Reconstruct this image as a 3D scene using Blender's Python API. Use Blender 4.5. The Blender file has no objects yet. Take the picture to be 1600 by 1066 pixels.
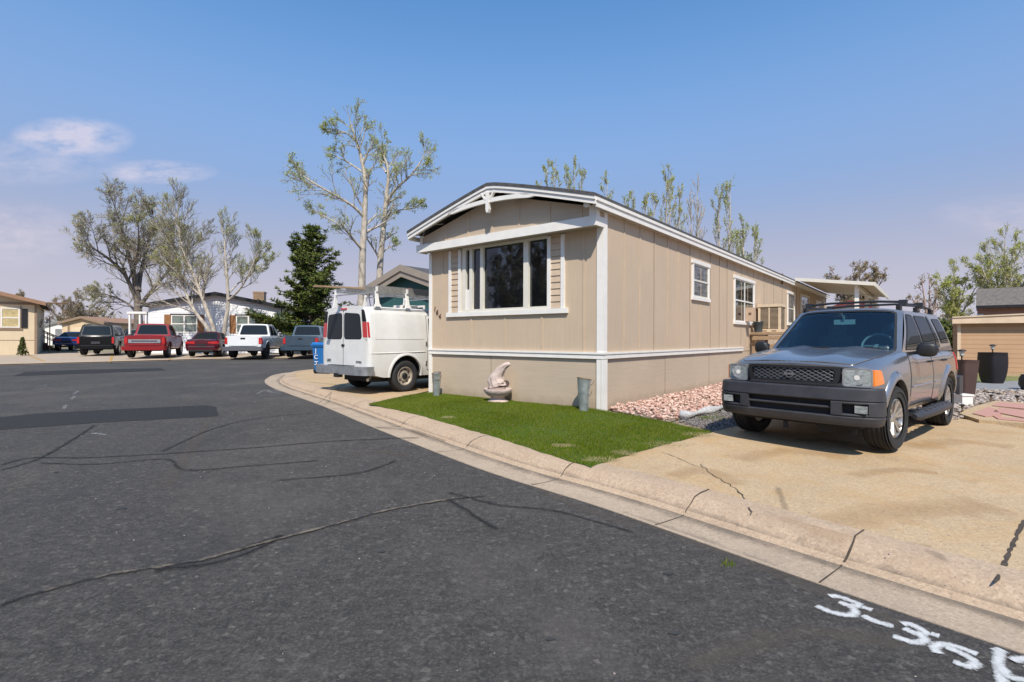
import bpy, bmesh, math, random
import numpy as np
from mathutils import Vector, Matrix
R_ = math.radians
random.seed(7); np.random.seed(7)
SC = bpy.context.scene
COL = SC.collection
# ------------------------------------------------------------ camera
CAMZ = 1.42; F = 801.0; HY = 528.9; ROLL = .00306
cd = bpy.data.cameras.new("camera"); cam = bpy.data.objects.new("camera", cd); COL.objects.link(cam)
cd.sensor_width = 36; cd.lens = 36*F/1600; cd.clip_end = 3000; cd.clip_start = .05
cd.shift_y = -(533-HY)/1600
cam.location = (0, 0, CAMZ); cam.rotation_euler = (math.pi/2, -ROLL, 0)
SC.camera = cam
# ------------------------------------------------------------ light
SUN_EL = R_(51); SUN_AZ = R_(184)      # compass angle of the sun, clockwise from +Y
SC.view_settings.view_transform = 'Standard'; SC.view_settings.look = 'None'
SC.view_settings.exposure = 0.45; SC.view_settings.gamma = 1
sd = Vector((math.sin(R_(176))*math.cos(SUN_EL), math.cos(R_(176))*math.cos(SUN_EL), math.sin(SUN_EL)))
sl = bpy.data.lights.new("sun", 'SUN'); sl.energy = 4.0; sl.angle = R_(.5); sl.color = (1, .93, .82)
so = bpy.data.objects.new("sun", sl); COL.objects.link(so)
so.rotation_euler = sd.to_track_quat('Z', 'Y').to_euler(); so.location = (0, -30, 40)
W_ = bpy.data.worlds.new("World"); SC.world = W_; W_.use_nodes = True
nt = W_.node_tree; nt.nodes.clear()
def nd(nt, t, **k):
    n = nt.nodes.new(t)
    for a, b in k.items():
        if a.startswith('i_'): n.inputs[a[2:]].default_value = b
        else: setattr(n, a, b)
    return n
def math_(nt, op, a, b=None, c=None):
    n = nt.nodes.new('ShaderNodeMath'); n.operation = op
    for i, v in enumerate((a, b, c)):
        if v is None: continue
        if isinstance(v, (int, float)): n.inputs[i].default_value = v
        else: nt.links.new(v, n.inputs[i])
    return n.outputs[0]
def mixc(nt, f, a, b, mode='MIX'):
    n = nt.nodes.new('ShaderNodeMix'); n.data_type = 'RGBA'; n.blend_type = mode
    for i, v in ((0, f), (6, a), (7, b)):
        if isinstance(v, (int, float)): n.inputs[i].default_value = v
        elif isinstance(v, tuple): n.inputs[i].default_value = (*v, 1) if len(v) == 3 else v
        else: nt.links.new(v, n.inputs[i])
    return n.outputs[2]
sky = nd(nt, 'ShaderNodeTexSky', sky_type='NISHITA', sun_disc=False, sun_elevation=SUN_EL, sun_rotation=R_(176),
         air_density=1.0, dust_density=1.0, ozone_density=3.0, altitude=1600)
tc = nd(nt, 'ShaderNodeTexCoord'); sp = nd(nt, 'ShaderNodeSeparateXYZ'); nt.links.new(tc.outputs['Generated'], sp.inputs[0])
ymx = math_(nt, 'MAXIMUM', sp.outputs[1], .02)
ax = math_(nt, 'DIVIDE', sp.outputs[0], ymx); az = math_(nt, 'DIVIDE', sp.outputs[2], ymx)
cv = nd(nt, 'ShaderNodeCombineXYZ'); nt.links.new(ax, cv.inputs[0]); nt.links.new(math_(nt, 'MULTIPLY', az, 2.6), cv.inputs[1])
nz = nd(nt, 'ShaderNodeTexNoise', i_Scale=11.0, i_Detail=7.0, i_Roughness=.62); nt.links.new(cv.outputs[0], nz.inputs['Vector'])
tot = None
for cx, cz, rx, rz, s in ((-.86, .388, .13, .045, 1.0), (-.70, .322, .13, .026, .8), (-.98, .20, .16, .07, .45), (1.0, .24, .2, .05, .3), (-.95, .34, .2, .05, .4)):
    ex = math_(nt, 'POWER', math_(nt, 'DIVIDE', math_(nt, 'ABSOLUTE', math_(nt, 'SUBTRACT', ax, cx)), rx), 2)
    ez = math_(nt, 'POWER', math_(nt, 'DIVIDE', math_(nt, 'ABSOLUTE', math_(nt, 'SUBTRACT', az, cz)), rz), 2)
    m = math_(nt, 'MULTIPLY', math_(nt, 'MAXIMUM', math_(nt, 'SUBTRACT', 1.0, math_(nt, 'ADD', ex, ez)), 0.0), s)
    tot = m if tot is None else math_(nt, 'MAXIMUM', tot, m)
cm = math_(nt, 'MULTIPLY', math_(nt, 'SUBTRACT', nz.outputs[0], .33), 2.6)
cm = math_(nt, 'MINIMUM', math_(nt, 'MULTIPLY', math_(nt, 'MAXIMUM', cm, 0.0), tot), .55)
front = math_(nt, 'GREATER_THAN', sp.outputs[1], .02)
cm = math_(nt, 'MULTIPLY', cm, front)
# smoky spring air: pale lavender near the horizon, clearer blue above
def sstep(f, a, b):
    n = nt.nodes.new('ShaderNodeMapRange'); n.interpolation_type = 'SMOOTHSTEP'; n.inputs[1].default_value = a; n.inputs[2].default_value = b; nt.links.new(f, n.inputs[0]); return n.outputs[0]
skyb = mixc(nt, 1.0, sky.outputs[0], (1.05, 1.62, 1.80), 'MULTIPLY')
haze = mixc(nt, sstep(sp.outputs[2], .02, .30), (4.25, 4.1, 4.8), (2.2, 2.9, 4.6))
low = sstep(sp.outputs[2], .14, .62)
c0 = mixc(nt, low, haze, skyb)
c1 = mixc(nt, cm, c0, (6.6, 5.8, 6.2))
bg = nd(nt, 'ShaderNodeBackground', i_Strength=.1); nt.links.new(c1, bg.inputs[0])
wo = nd(nt, 'ShaderNodeOutputWorld'); nt.links.new(bg.outputs[0], wo.inputs[0])

# ------------------------------------------------------------ helpers
def zg(Y):
    if Y < 9: return .018*max(Y, -5)
    if Y < 12: return .162
    if Y < 80: return .162+.007*(Y-12)
    return .638
def G(px, py, dz=0.0):                 # a photo pixel on the ground
    d = (py-(HY+ROLL*(px-800)))/F
    Y = 10.0
    for i in range(40): Y = .5*Y+.5*(CAMZ-(zg(Y)+dz))/d
    return Vector(((px-800)/F*Y, Y, zg(Y)+dz))
def at(px, py, Y):
    return Vector(((px-800)/F*Y, Y, CAMZ+(HY+ROLL*(px-800)-py)/F*Y))
class MB:
    def __init__(s): s.v = []; s.f = []; s.m = []
    def add(s, vs, fs, m=0):
        o = len(s.v); s.v += [tuple(v) for v in vs]; s.f += [tuple(i+o for i in f) for f in fs]; s.m += [m]*len(fs); return s
    def box(s, c, d, rz=0, m=0, rx=0, ry=0):
        h = [x/2 for x in d]; M = Matrix.Rotation(rz, 3, 'Z') @ Matrix.Rotation(ry, 3, 'Y') @ Matrix.Rotation(rx, 3, 'X')
        vs = [M @ Vector((x*h[0], y*h[1], z*h[2]))+Vector(c) for x in (-1, 1) for y in (-1, 1) for z in (-1, 1)]
        return s.add(vs, [(0, 1, 3, 2), (4, 6, 7, 5), (0, 4, 5, 1), (2, 3, 7, 6), (0, 2, 6, 4), (1, 5, 7, 3)], m)
    def bb(s, a, b, m=0):               # box by two corners
        return s.box([(a[i]+b[i])/2 for i in range(3)], [abs(b[i]-a[i]) for i in range(3)], m=m)
    def prism(s, poly, vec, m=0):       # 3D polygon extruded by vec
        n = len(poly); P = [Vector(p) for p in poly]; Q = [p+Vector(vec) for p in P]
        return s.add(P+Q, [tuple(range(n))[::-1], tuple(range(n, 2*n))]+[(i, (i+1) % n, n+(i+1) % n, n+i) for i in range(n)], m)
    def bar(s, a, b, w, h=None, m=0):   # rectangular bar from a to b
        a = Vector(a); b = Vector(b); h = h or w; d = (b-a).normalized()
        up = Vector((0, 0, 1)) if abs(d.z) < .95 else Vector((1, 0, 0))
        x = d.cross(up).normalized(); y = x.cross(d)
        c = [x*i*w/2+y*j*h/2 for i, j in ((-1, -1), (1, -1), (1, 1), (-1, 1))]
        return s.add([a+k for k in c]+[b+k for k in c], [(3, 2, 1, 0), (4, 5, 6, 7)]+[(i, (i+1) % 4, 4+(i+1) % 4, 4+i) for i in range(4)], m)
    def tube(s, pts, rs, n=8, m=0, cap=True):
        P = [Vector(p) for p in pts]; k = len(P)
        if isinstance(rs, (int, float)): rs = [rs]*k
        vs = []; prev = None
        for i in range(k):
            t = (P[min(i+1, k-1)]-P[max(i-1, 0)])
            t = t.normalized() if t.length > 1e-9 else Vector((0, 0, 1))
            if prev is None: x = t.orthogonal().normalized()
            else:
                x = prev-t*prev.dot(t); x = x.normalized() if x.length > 1e-6 else t.orthogonal().normalized()
            prev = x; y = t.cross(x)
            for j in range(n):
                a = 2*math.pi*j/n; vs.append(P[i]+(x*math.cos(a)+y*math.sin(a))*rs[i])
        fs = [(i*n+j, i*n+(j+1) % n, (i+1)*n+(j+1) % n, (i+1)*n+j) for i in range(k-1) for j in range(n)]
        if cap: fs += [tuple(range(n))[::-1], tuple(range((k-1)*n, k*n))]
        return s.add(vs, fs, m)
    def lathe(s, prof, n=24, axis='Z', c=(0, 0, 0), m=0, closed=False):
        vs = []; k = len(prof); c = Vector(c)
        for r, h in prof:
            for j in range(n):
                a = 2*math.pi*j/n; x, y = r*math.cos(a), r*math.sin(a)
                vs.append(c+(Vector((x, y, h)) if axis == 'Z' else Vector((x, h, y)) if axis == 'Y' else Vector((h, x, y))))
        fs = [(i*n+j, i*n+(j+1) % n, ((i+1) % k)*n+(j+1) % n, ((i+1) % k)*n+j) for i in range(k if closed else k-1) for j in range(n)]
        if not closed: fs += [tuple(range(n))[::-1], tuple(range((k-1)*n, k*n))]
        return s.add(vs, fs, m)
    def build(s, name, mats, parent=None, smooth=40, loc=None, off=None, norm=True):
        me = bpy.data.meshes.new(name); vs = s.v
        if off: vs = [(a+off[0], b+off[1], c+off[2]) for a, b, c in vs]
        me.from_pydata(vs, [], s.f); me.update()
        for mt in (mats if isinstance(mats, (list, tuple)) else [mats]): me.materials.append(mt)
        me.polygons.foreach_set('material_index', s.m)
        if norm and len(s.f) < 60000:
            bm = bmesh.new(); bm.from_mesh(me); bmesh.ops.recalc_face_normals(bm, faces=bm.faces)
            if smooth:
                c = math.radians(smooth)
                for f in bm.faces: f.smooth = True
                for e in bm.edges:
                    if len(e.link_faces) == 2 and e.calc_face_angle(0) > c: e.smooth = False
            bm.to_mesh(me); bm.free()
        o = bpy.data.objects.new(name, me); COL.objects.link(o)
        if parent: o.parent = parent
        if loc: o.location = loc
        return o
def tag(o, label=None, cat=None, group=None, kind=None):
    if label: o['label'] = label
    if cat: o['category'] = cat
    if group: o['group'] = group
    if kind: o['kind'] = kind
    return o
def empty(name, loc, rz=0, label=None, cat=None, group=None):
    o = bpy.data.objects.new(name, None); COL.objects.link(o); o.location = loc; o.rotation_euler = (0, 0, rz); o.empty_display_size = .3
    return tag(o, label, cat, group)
def struct(o): o['kind'] = 'structure'; return o
def copy_tree(o, parent=None):
    c = o.copy(); COL.objects.link(c); c.parent = parent
    for ch in list(o.children): copy_tree(ch, c)
    return c
def in_poly(x, y, poly):
    c = np.zeros(len(x), bool); n = len(poly)
    for i in range(n):
        x1, y1 = poly[i][0], poly[i][1]; x2, y2 = poly[(i+1) % n][0], poly[(i+1) % n][1]
        m = ((y1 > y) != (y2 > y)); c ^= m & (x < (x2-x1)*(y-y1)/((y2-y1) if y2 != y1 else 1e-9)+x1)
    return c
def sheet(name, poly, dz, mats, m=0):  # a flat layer that follows the ground's rise
    bm = bmesh.new(); bm.faces.new([bm.verts.new((p[0], p[1], 0)) for p in poly])
    ys = [p[1] for p in poly]
    for Y in (0, 9, 12, 80):
        if min(ys) < Y < max(ys):
            bmesh.ops.bisect_plane(bm, geom=list(bm.verts)+list(bm.edges)+list(bm.faces), plane_co=(0, Y, 0), plane_no=(0, 1, 0))
    bmesh.ops.triangulate(bm, faces=bm.faces)
    for v in bm.verts: v.co.z = zg(v.co.y)+dz
    bmesh.ops.recalc_face_normals(bm, faces=bm.faces)
    for f in bm.faces:
        if f.normal.z < 0: f.normal_flip()
    me = bpy.data.meshes.new(name); bm.to_mesh(me); bm.free()
    for mt in (mats if isinstance(mats, (list, tuple)) else [mats]): me.materials.append(mt)
    o = bpy.data.objects.new(name, me); COL.objects.link(o); return o
# ------------------------------------------------------------ materials
def pm(name, col, rough=.6, metal=0, var=.12, scale=3.0, bump=0, bscale=80, vec=None, coat=0, spec=.5, col2=None, detail=5, contrast=1.0):
    m = bpy.data.materials.new(name); m.use_nodes = True; t = m.node_tree; b = t.nodes['Principled BSDF']
    b.inputs['Roughness'].default_value = rough; b.inputs['Metallic'].default_value = metal
    b.inputs['Specular IOR Level'].default_value = spec; b.inputs['Coat Weight'].default_value = coat; b.inputs['Coat Roughness'].default_value = .06
    tc = t.nodes.new('ShaderNodeTexCoord'); src = tc.outputs['Object']
    if vec:
        mp = t.nodes.new('ShaderNodeMapping'); mp.inputs['Scale'].default_value = vec; t.links.new(src, mp.inputs[0]); src = mp.outputs[0]
    n = nd(t, 'ShaderNodeTexNoise', i_Scale=scale, i_Detail=detail, i_Roughness=.6); t.links.new(src, n.inputs['Vector'])
    f = n.outputs[0]
    k = 2.2*contrast
    f = math_(t, 'ADD', math_(t, 'MULTIPLY', math_(t, 'SUBTRACT', f, .5), k), .5)
    cl = t.nodes.new('ShaderNodeClamp'); t.links.new(f, cl.inputs[0])
    lo = tuple(c*(1-var) for c in col); hi = col2 or tuple(min(1, c*(1+var)) for c in col)
    c = mixc(t, cl.outputs[0], lo, hi); t.links.new(c, b.inputs['Base Color'])
    if bump:
        n2 = nd(t, 'ShaderNodeTexNoise', i_Scale=bscale, i_Detail=3.0); t.links.new(src, n2.inputs['Vector'])
        bp = nd(t, 'ShaderNodeBump', i_Strength=bump, i_Distance=.02); t.links.new(n2.outputs[0], bp.inputs['Height']); t.links.new(bp.outputs[0], b.inputs['Normal'])
    return m
def grow_nodes(m):                      # handles for extending a pm() material
    t = m.node_tree; b = t.nodes['Principled BSDF']; src = t.nodes['Texture Coordinate'].outputs['Object']
    return t, b, src, b.inputs['Base Color'].links[0].from_socket
def noise(t, src, scale, detail=4, rough=.6, vec=None):
    if vec:
        mp = t.nodes.new('ShaderNodeMapping'); mp.inputs['Scale'].default_value = vec; t.links.new(src, mp.inputs[0]); src = mp.outputs[0]
    n = nd(t, 'ShaderNodeTexNoise', i_Scale=scale, i_Detail=detail, i_Roughness=rough); t.links.new(src, n.inputs['Vector']); return n.outputs[0]
def step(t, f, a, b):
    n = t.nodes.new('ShaderNodeMapRange'); n.inputs[1].default_value = a; n.inputs[2].default_value = b; t.links.new(f, n.inputs[0]); return n.outputs[0]
M = {}
# asphalt
a = pm('asphalt', (.060, .055, .051), .88, var=.16, scale=.55, spec=.25); t, b, src, c = grow_nodes(a)
def cells(t, src, sc):
    v = nd(t, 'ShaderNodeTexVoronoi', i_Scale=sc); t.links.new(src, v.inputs['Vector']); q = nd(t, 'ShaderNodeSeparateColor'); t.links.new(v.outputs['Color'], q.inputs[0]); return q.outputs[0], v.outputs['Distance']
s1, d1 = cells(t, src, 95); s2, d2 = cells(t, src, 38)
c = mixc(t, math_(t, 'MULTIPLY', step(t, s1, .62, 1.0), .50), c, (.15, .138, .126))
c = mixc(t, math_(t, 'MULTIPLY', step(t, s1, .40, .0), .45), c, (.022, .021, .021))
c = mixc(t, math_(t, 'MULTIPLY', step(t, s2, .90, 1.0), .35), c, (.26, .235, .20))
c = mixc(t, math_(t, 'MULTIPLY', step(t, noise(t, src, 24, 5, .8), .47, .62), .36), c, (.026, .025, .025))
c = mixc(t, math_(t, 'MULTIPLY', step(t, noise(t, src, 9, 7, .8, (1, 2.2, 1)), .46, .66), .45), c, (.135, .122, .112))
c = mixc(t, math_(t, 'MULTIPLY', step(t, noise(t, src, 13, 5, .75, (3.4, .7, 1)), .50, .66), .35), c, (.024, .023, .023))
c = mixc(t, math_(t, 'MULTIPLY', step(t, noise(t, src, .55, 6, .65), .50, .68), .42), c, (.125, .108, .092))
c = mixc(t, math_(t, 'MULTIPLY', step(t, noise(t, src, .8, 5, .65, (1.3, .6, 1)), .55, .70), .42), c, (.030, .030, .032))
vo = nd(t, 'ShaderNodeTexVoronoi', i_Scale=3.2, feature='DISTANCE_TO_EDGE')
ns = nd(t, 'ShaderNodeTexNoise', i_Scale=2.4, i_Detail=5.0); t.links.new(src, ns.inputs['Vector'])
va = t.nodes.new('ShaderNodeVectorMath'); va.operation = 'MULTIPLY_ADD'; t.links.new(ns.outputs['Color'], va.inputs[0]); va.inputs[1].default_value = (.9, .9, 0); t.links.new(src, va.inputs[2])
t.links.new(va.outputs[0], vo.inputs['Vector'])
ck = math_(t, 'MULTIPLY', math_(t, 'LESS_THAN', vo.outputs['Distance'], .010), step(t, noise(t, src, .45, 2), .50, .60))
c = mixc(t, math_(t, 'MULTIPLY', ck, .5), c, (.02, .02, .022))
t.links.new(c, b.inputs['Base Color'])
bp = nd(t, 'ShaderNodeBump', i_Strength=.8, i_Distance=.014); t.links.new(noise(t, src, 75, 4, .8), bp.inputs['Height']); t.links.new(bp.outputs[0], b.inputs['Normal'])
M['asphalt'] = a
M['patch'] = pm('asphalt_patch', (.032, .031, .032), .9, var=.2, scale=40, bump=.4, bscale=150, spec=.2)
M['sealer'] = pm('crack_sealer', (.036, .034, .034), .7, var=.2, scale=9)
M['crack'] = pm('crack_dirt', (.06, .045, .032), .95, var=.4, scale=30)
def concrete(name, col, warm):
    a = pm(name, col, .85, var=.10, scale=1.2, spec=.3); t, b, src, c = grow_nodes(a)
    s1, d1 = cells(t, src, 80); c = mixc(t, math_(t, 'MULTIPLY', step(t, s1, .30, .0), .50), c, tuple(x*.55 for x in col)); c = mixc(t, math_(t, 'MULTIPLY', step(t, s1, .7, 1.0), .45), c, tuple(min(.8, x*1.45) for x in col)); c = mixc(t, math_(t, 'MULTIPLY', step(t, noise(t, src, 45, 4, .8), .52, .64), .45), c, tuple(x*.6 for x in col)); c = mixc(t, math_(t, 'MULTIPLY', step(t, noise(t, src, 6, 6, .75), .54, .70), .35), c, tuple(x*.62 for x in warm))
    c = mixc(t, math_(t, 'MULTIPLY', step(t, noise(t, src, 2.2, 6, .65), .48, .70), .45), c, warm)
    c = mixc(t, math_(t, 'MULTIPLY', step(t, noise(t, src, 30, 6, .8), .50, .68), .4), c, tuple(x*1.3 for x in col))
    c = mixc(t, math_(t, 'MULTIPLY', step(t, noise(t, src, .8, 4, .6), .58, .74), .35), c, tuple(x*.6 for x in warm))
    t.links.new(c, b.inputs['Base Color'])
    bp = nd(t, 'ShaderNodeBump', i_Strength=.35, i_Distance=.01); t.links.new(noise(t, src, 150, 3, .7), bp.inputs['Height']); t.links.new(bp.outputs[0], b.inputs['Normal'])
    return a
M['conc'] = concrete('driveway_concrete', (.44, .32, .195), (.46, .27, .10))
M['flow'] = concrete('stained_shaded_flow_line', (.23, .195, .155), (.15, .13, .11))
M['kerb'] = concrete('kerb_concrete', (.42, .31, .215), (.36, .25, .16))
M['gutter'] = concrete('gutter_concrete', (.40, .31, .225), (.27, .215, .16))
M['apron'] = concrete('apron_concrete', (.40, .32, .24), (.38, .28, .19))
M['slab'] = pm('grey_slab', (.22, .22, .22), .8, var=.15, scale=4, bump=.2)
M['dirt'] = pm('dirt', (.26, .20, .145), .95, var=.3, scale=2.5, bump=.5, bscale=60)
M['far'] = pm('dry_ground', (.22, .19, .12), .95, var=.3, scale=.3)
M['turfbase'] = pm('turf_backing', (.040, .085, .006), .9, var=.35, scale=9, bump=.5, bscale=120)
def multi(name, cols, scale=1.0, rough=.85, thin=False):       # colour differs from piece to piece
    m = bpy.data.materials.new(name); m.use_nodes = True; t = m.node_tree; b = t.nodes['Principled BSDF']; b.inputs['Roughness'].default_value = rough; b.inputs['Specular IOR Level'].default_value = .3
    g = t.nodes.new('ShaderNodeNewGeometry'); r = t.nodes.new('ShaderNodeValToRGB'); r.color_ramp.interpolation = 'LINEAR'
    e = r.color_ramp.elements; e[0].position = 0; e[0].color = (*cols[0], 1); e[1].position = 1; e[1].color = (*cols[-1], 1)
    for i, c in enumerate(cols[1:-1]): x = e.new((i+1)/(len(cols)-1)); x.color = (*c, 1)
    t.links.new(g.outputs['Random Per Island'], r.inputs[0]); t.links.new(r.outputs[0], b.inputs['Base Color'])
    if thin:
        b.inputs['Specular IOR Level'].default_value = .08
        tl = t.nodes.new('ShaderNodeBsdfTranslucent'); t.links.new(r.outputs[0], tl.inputs[0]); mx = t.nodes.new('ShaderNodeMixShader'); mx.inputs[0].default_value = .45
        t.links.new(b.outputs[0], mx.inputs[1]); t.links.new(tl.outputs[0], mx.inputs[2]); t.links.new(mx.outputs[0], t.nodes['Material Output'].inputs[0])
    return m
M['blade'] = multi('turf_blade', [(.05, .10, .001), (.08, .155, .002), (.13, .20, .003), (.20, .26, .008), (.20, .20, .05), (.34, .29, .13)], thin=True)
M['pink'] = multi('pink_gravel', [(.50, .30, .235), (.60, .39, .31), (.42, .24, .19), (.66, .48, .40), (.58, .42, .35)])
M['darkg'] = multi('dark_gravel', [(.09, .09, .095), (.20, .19, .19), (.30, .27, .25), (.14, .13, .13)])
M['river'] = multi('river_rock', [(.28, .23, .2), (.42, .35, .3), (.2, .17, .15), (.5, .43, .38)])
# siding and trim
def siding(name, col, vec, s=1.0):
    a = pm(name, col, .75, var=.05, scale=1.0, spec=.25); t, b, src, c = grow_nodes(a)
    g = noise(t, src, 1.0, 4, .6, vec)
    c = mixc(t, math_(t, 'MULTIPLY', step(t, g, .42, .62), .22*s), c, tuple(x*.72 for x in col))
    c = mixc(t, math_(t, 'MULTIPLY', step(t, noise(t, src, .9, 5), .52, .75), .25), c, tuple(x*1.16 for x in col))
    t.links.new(c, b.inputs['Base Color'])
    bp = nd(t, 'ShaderNodeBump', i_Strength=.3, i_Distance=.006); t.links.new(g, bp.inputs['Height']); t.links.new(bp.outputs[0], b.inputs['Normal'])
    return a
M['siding'] = siding('tan_siding', (.53, .41, .295), (45, 45, 1.2))
M['skirt'] = siding('tan_skirting', (.50, .40, .295), (1.6, 1.6, 40), 1.0)
t, b, src, c = grow_nodes(M['skirt'])      # soil splashed up at the foot of the skirting
s_ = t.nodes.new('ShaderNodeSeparateXYZ'); t.links.new(src, s_.inputs[0])
f = math_(t, 'MULTIPLY', step(t, math_(t, 'ADD', s_.outputs[2], math_(t, 'MULTIPLY', noise(t, src, 5, 5, .7), .30)), .36, .12), .5)
c = mixc(t, f, c, (.24, .16, .10)); t.links.new(c, b.inputs['Base Color'])
M['batten'] = pm('tan_batten', (.52, .40, .285), .75, var=.1, scale=4)
M['joint'] = pm('siding_joint', (.17, .105, .06), .8, var=.2, scale=5)
M['white'] = pm('white_trim_paint', (.77, .735, .68), .5, var=.06, scale=4)
M['cream'] = pm('cream_frame', (.68, .64, .55), .5, var=.05)
M['shingle'] = pm('dark_shingle', (.075, .07, .07), .9, var=.4, scale=12, bump=.6, bscale=40)
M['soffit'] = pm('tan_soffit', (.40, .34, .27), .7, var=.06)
M['black'] = pm('black_plastic', (.012, .012, .013), .5, var=.1)
M['rubber'] = pm('tyre_rubber', (.020, .020, .021), .8, var=.3, scale=8)
M['darkvoid'] = pm('dark_interior', (.02, .02, .022), .9, var=.1)
M['chrome'] = pm('chrome', (.75, .75, .76), .15, 1, var=.05)
M['alum'] = pm('aluminium', (.52, .52, .52), .38, .85, var=.15, scale=14)
M['alloy'] = pm('alloy_wheel', (.50, .48, .45), .33, .8, var=.2, scale=10)
M['wood'] = pm('weathered_wood', (.33, .22, .13), .85, var=.3, scale=6, vec=(1, 1, 6))
M['darkwood'] = pm('brown_stained_wood', (.11, .05, .03), .8, var=.3, scale=6)
M['curtain'] = pm('curtain', (.5, .5, .48), .9, var=.15, scale=8)
def glass(name, tint, refl=.12, transp=.5, rough=.02, gc=(.9, .95, 1)):
    m = bpy.data.materials.new(name); m.use_nodes = True; t = m.node_tree; t.nodes.remove(t.nodes['Principled BSDF']); o = t.nodes['Material Output']
    tr = nd(t, 'ShaderNodeBsdfTransparent', i_Color=(*tint, 1)); gl = nd(t, 'ShaderNodeBsdfGlossy', i_Roughness=rough, i_Color=(*gc, 1)); df = nd(t, 'ShaderNodeBsdfDiffuse', i_Color=(.015, .018, .02, 1))
    m1 = nd(t, 'ShaderNodeMixShader', i_Fac=1-transp); t.links.new(tr.outputs[0], m1.inputs[1]); t.links.new(df.outputs[0], m1.inputs[2])
    fr = nd(t, 'ShaderNodeFresnel', i_IOR=1.5); n = noise(t, t.nodes.new('ShaderNodeTexCoord').outputs['Object'], 1.1, 2)
    fac = math_(t, 'MULTIPLY', math_(t, 'ADD', fr.outputs[0], refl), math_(t, 'ADD', .8, math_(t, 'MULTIPLY', n, .4)))
    cl = t.nodes.new('ShaderNodeClamp'); t.links.new(fac, cl.inputs[0])
    m2 = t.nodes.new('ShaderNodeMixShader'); t.links.new(cl.outputs[0], m2.inputs[0]); t.links.new(m1.outputs[0], m2.inputs[1]); t.links.new(gl.outputs[0], m2.inputs[2]); t.links.new(m2.outputs[0], o.inputs[0]); return m
M['glass'] = glass('window_glass', (.5, .55, .6), .04, .75)
M['glasso'] = glass('opaque_glass', (.2, .2, .2), .08, 0)
M['wind'] = glass('windscreen_glass', (.45, .72, .78), .05, .93)
M['carglass'] = glass('tinted_car_glass', (.2, .2, .2), .0, 0, gc=(.5, .55, .6))
def lamp(name, col, rough=.15): return pm(name, col, rough, 0, var=.12, scale=25, coat=.6)
M['red_l'] = lamp('red_lens', (.45, .012, .012)); M['amber'] = lamp('amber_lens', (.75, .20, .02)); M['clear'] = lamp('clear_lens', (.52, .54, .50), .1)
M['tint'] = glass('headlamp_cover', (.9, .92, .9), .06, .9)
# ------------------------------------------------------------ ground, road, kerb, driveways
def xy(l, dz=0.0): return [G(px, py, dz).to_2d() for px, py in l]
RD = -.10
bmg = MB(); ysg = [-60, -20, -5, 0, 4.5, 9, 12, 20, 40, 80, 160, 400, 1400]; xsg = [-900, -200, -60, -20, 0, 20, 60, 200, 900]
bmg.add([(x, y, zg(y)-.16) for y in ysg for x in xsg], [(j*9+i, j*9+i+1, (j+1)*9+i+1, (j+1)*9+i) for j in range(12) for i in range(8)])
struct(bmg.build('ground', M['far'], smooth=0))
# asphalt edge along the property, near right to the far corner
edge = [Vector((8.5, -4.2))]+xy([(1600, 1018), (1281, 910), (1026, 820.6), (920, 784.5), (770, 738), (660, 697), (560, 657), (500, 632), (455, 616), (428, 606), (416, 598), (419, 591.5), (437, 584.5), (490, 578.5)], RD)
edge[0] = edge[1]+(edge[1]-edge[2])*2.2
d_ = (edge[-1]-edge[-2]).normalized(); edge.append(edge[-1]+d_*7)
def smooth_line(P, n=6):
    out = []
    for i in range(len(P)-1):
        p0, p1, p2, p3 = P[max(i-1, 0)], P[i], P[i+1], P[min(i+2, len(P)-1)]
        for k in range(n):
            t = k/n; out.append(.5*((2*p1)+(p2-p0)*t+(2*p0-5*p1+4*p2-p3)*t*t+(3*p1-p0-3*p2+p3)*t**3))
    out.append(P[-1]); return out
edge = smooth_line(edge)
def offs(P, d):
    o = []
    for i in range(len(P)):
        t = (P[min(i+1, len(P)-1)]-P[max(i-1, 0)]).normalized(); o.append(P[i]+Vector((t.y, -t.x))*d)
    return o
farline = xy([(0, 571), (150, 567), (300, 562.5), (430, 560.5), (497, 560)], RD)
farline = [Vector((-70, farline[0].y-4))]+farline+[farline[-1]+Vector((14, 4.2))]
road_poly = [(-70, -40), (edge[0].x+2, -40)]+[tuple(p) for p in edge]+[tuple(farline[-1])]+[tuple(p) for p in reversed(farline[:-1])]
mats = [M['asphalt'], M['patch'], M['sealer'], M['crack']]
road = struct(sheet('road', road_poly, RD, mats))
# kerb: gutter pan + rolled kerb, real step
def strip(name, P, secs, mt, m=0):
    b = MB(); lines = [(offs(P, d), z) for d, z in secs]; n = len(P)
    for L, z in lines: b.v += [(p.x, p.y, zg(p.y)+z) for p in L]
    b.f = [(k*n+i, k*n+i+1, (k+1)*n+i+1, (k+1)*n+i) for k in range(len(lines)-1) for i in range(n-1)]; b.m = [0]*len(b.f)
    return b.build(name, mt, smooth=30)
gut = struct(strip('gutter', edge, [(-.03, RD-.05), (-.03, RD+.006), (.12, RD-.004), (.36, RD-.02), (.40, RD-.012)], M['gutter']))
kerb = struct(strip('kerb', edge, [(.385, RD-.012), (.43, -.085), (.49, -.035), (.56, .0), (.64, .014), (.80, .016), (.80, -.1)], M['kerb']))
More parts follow.
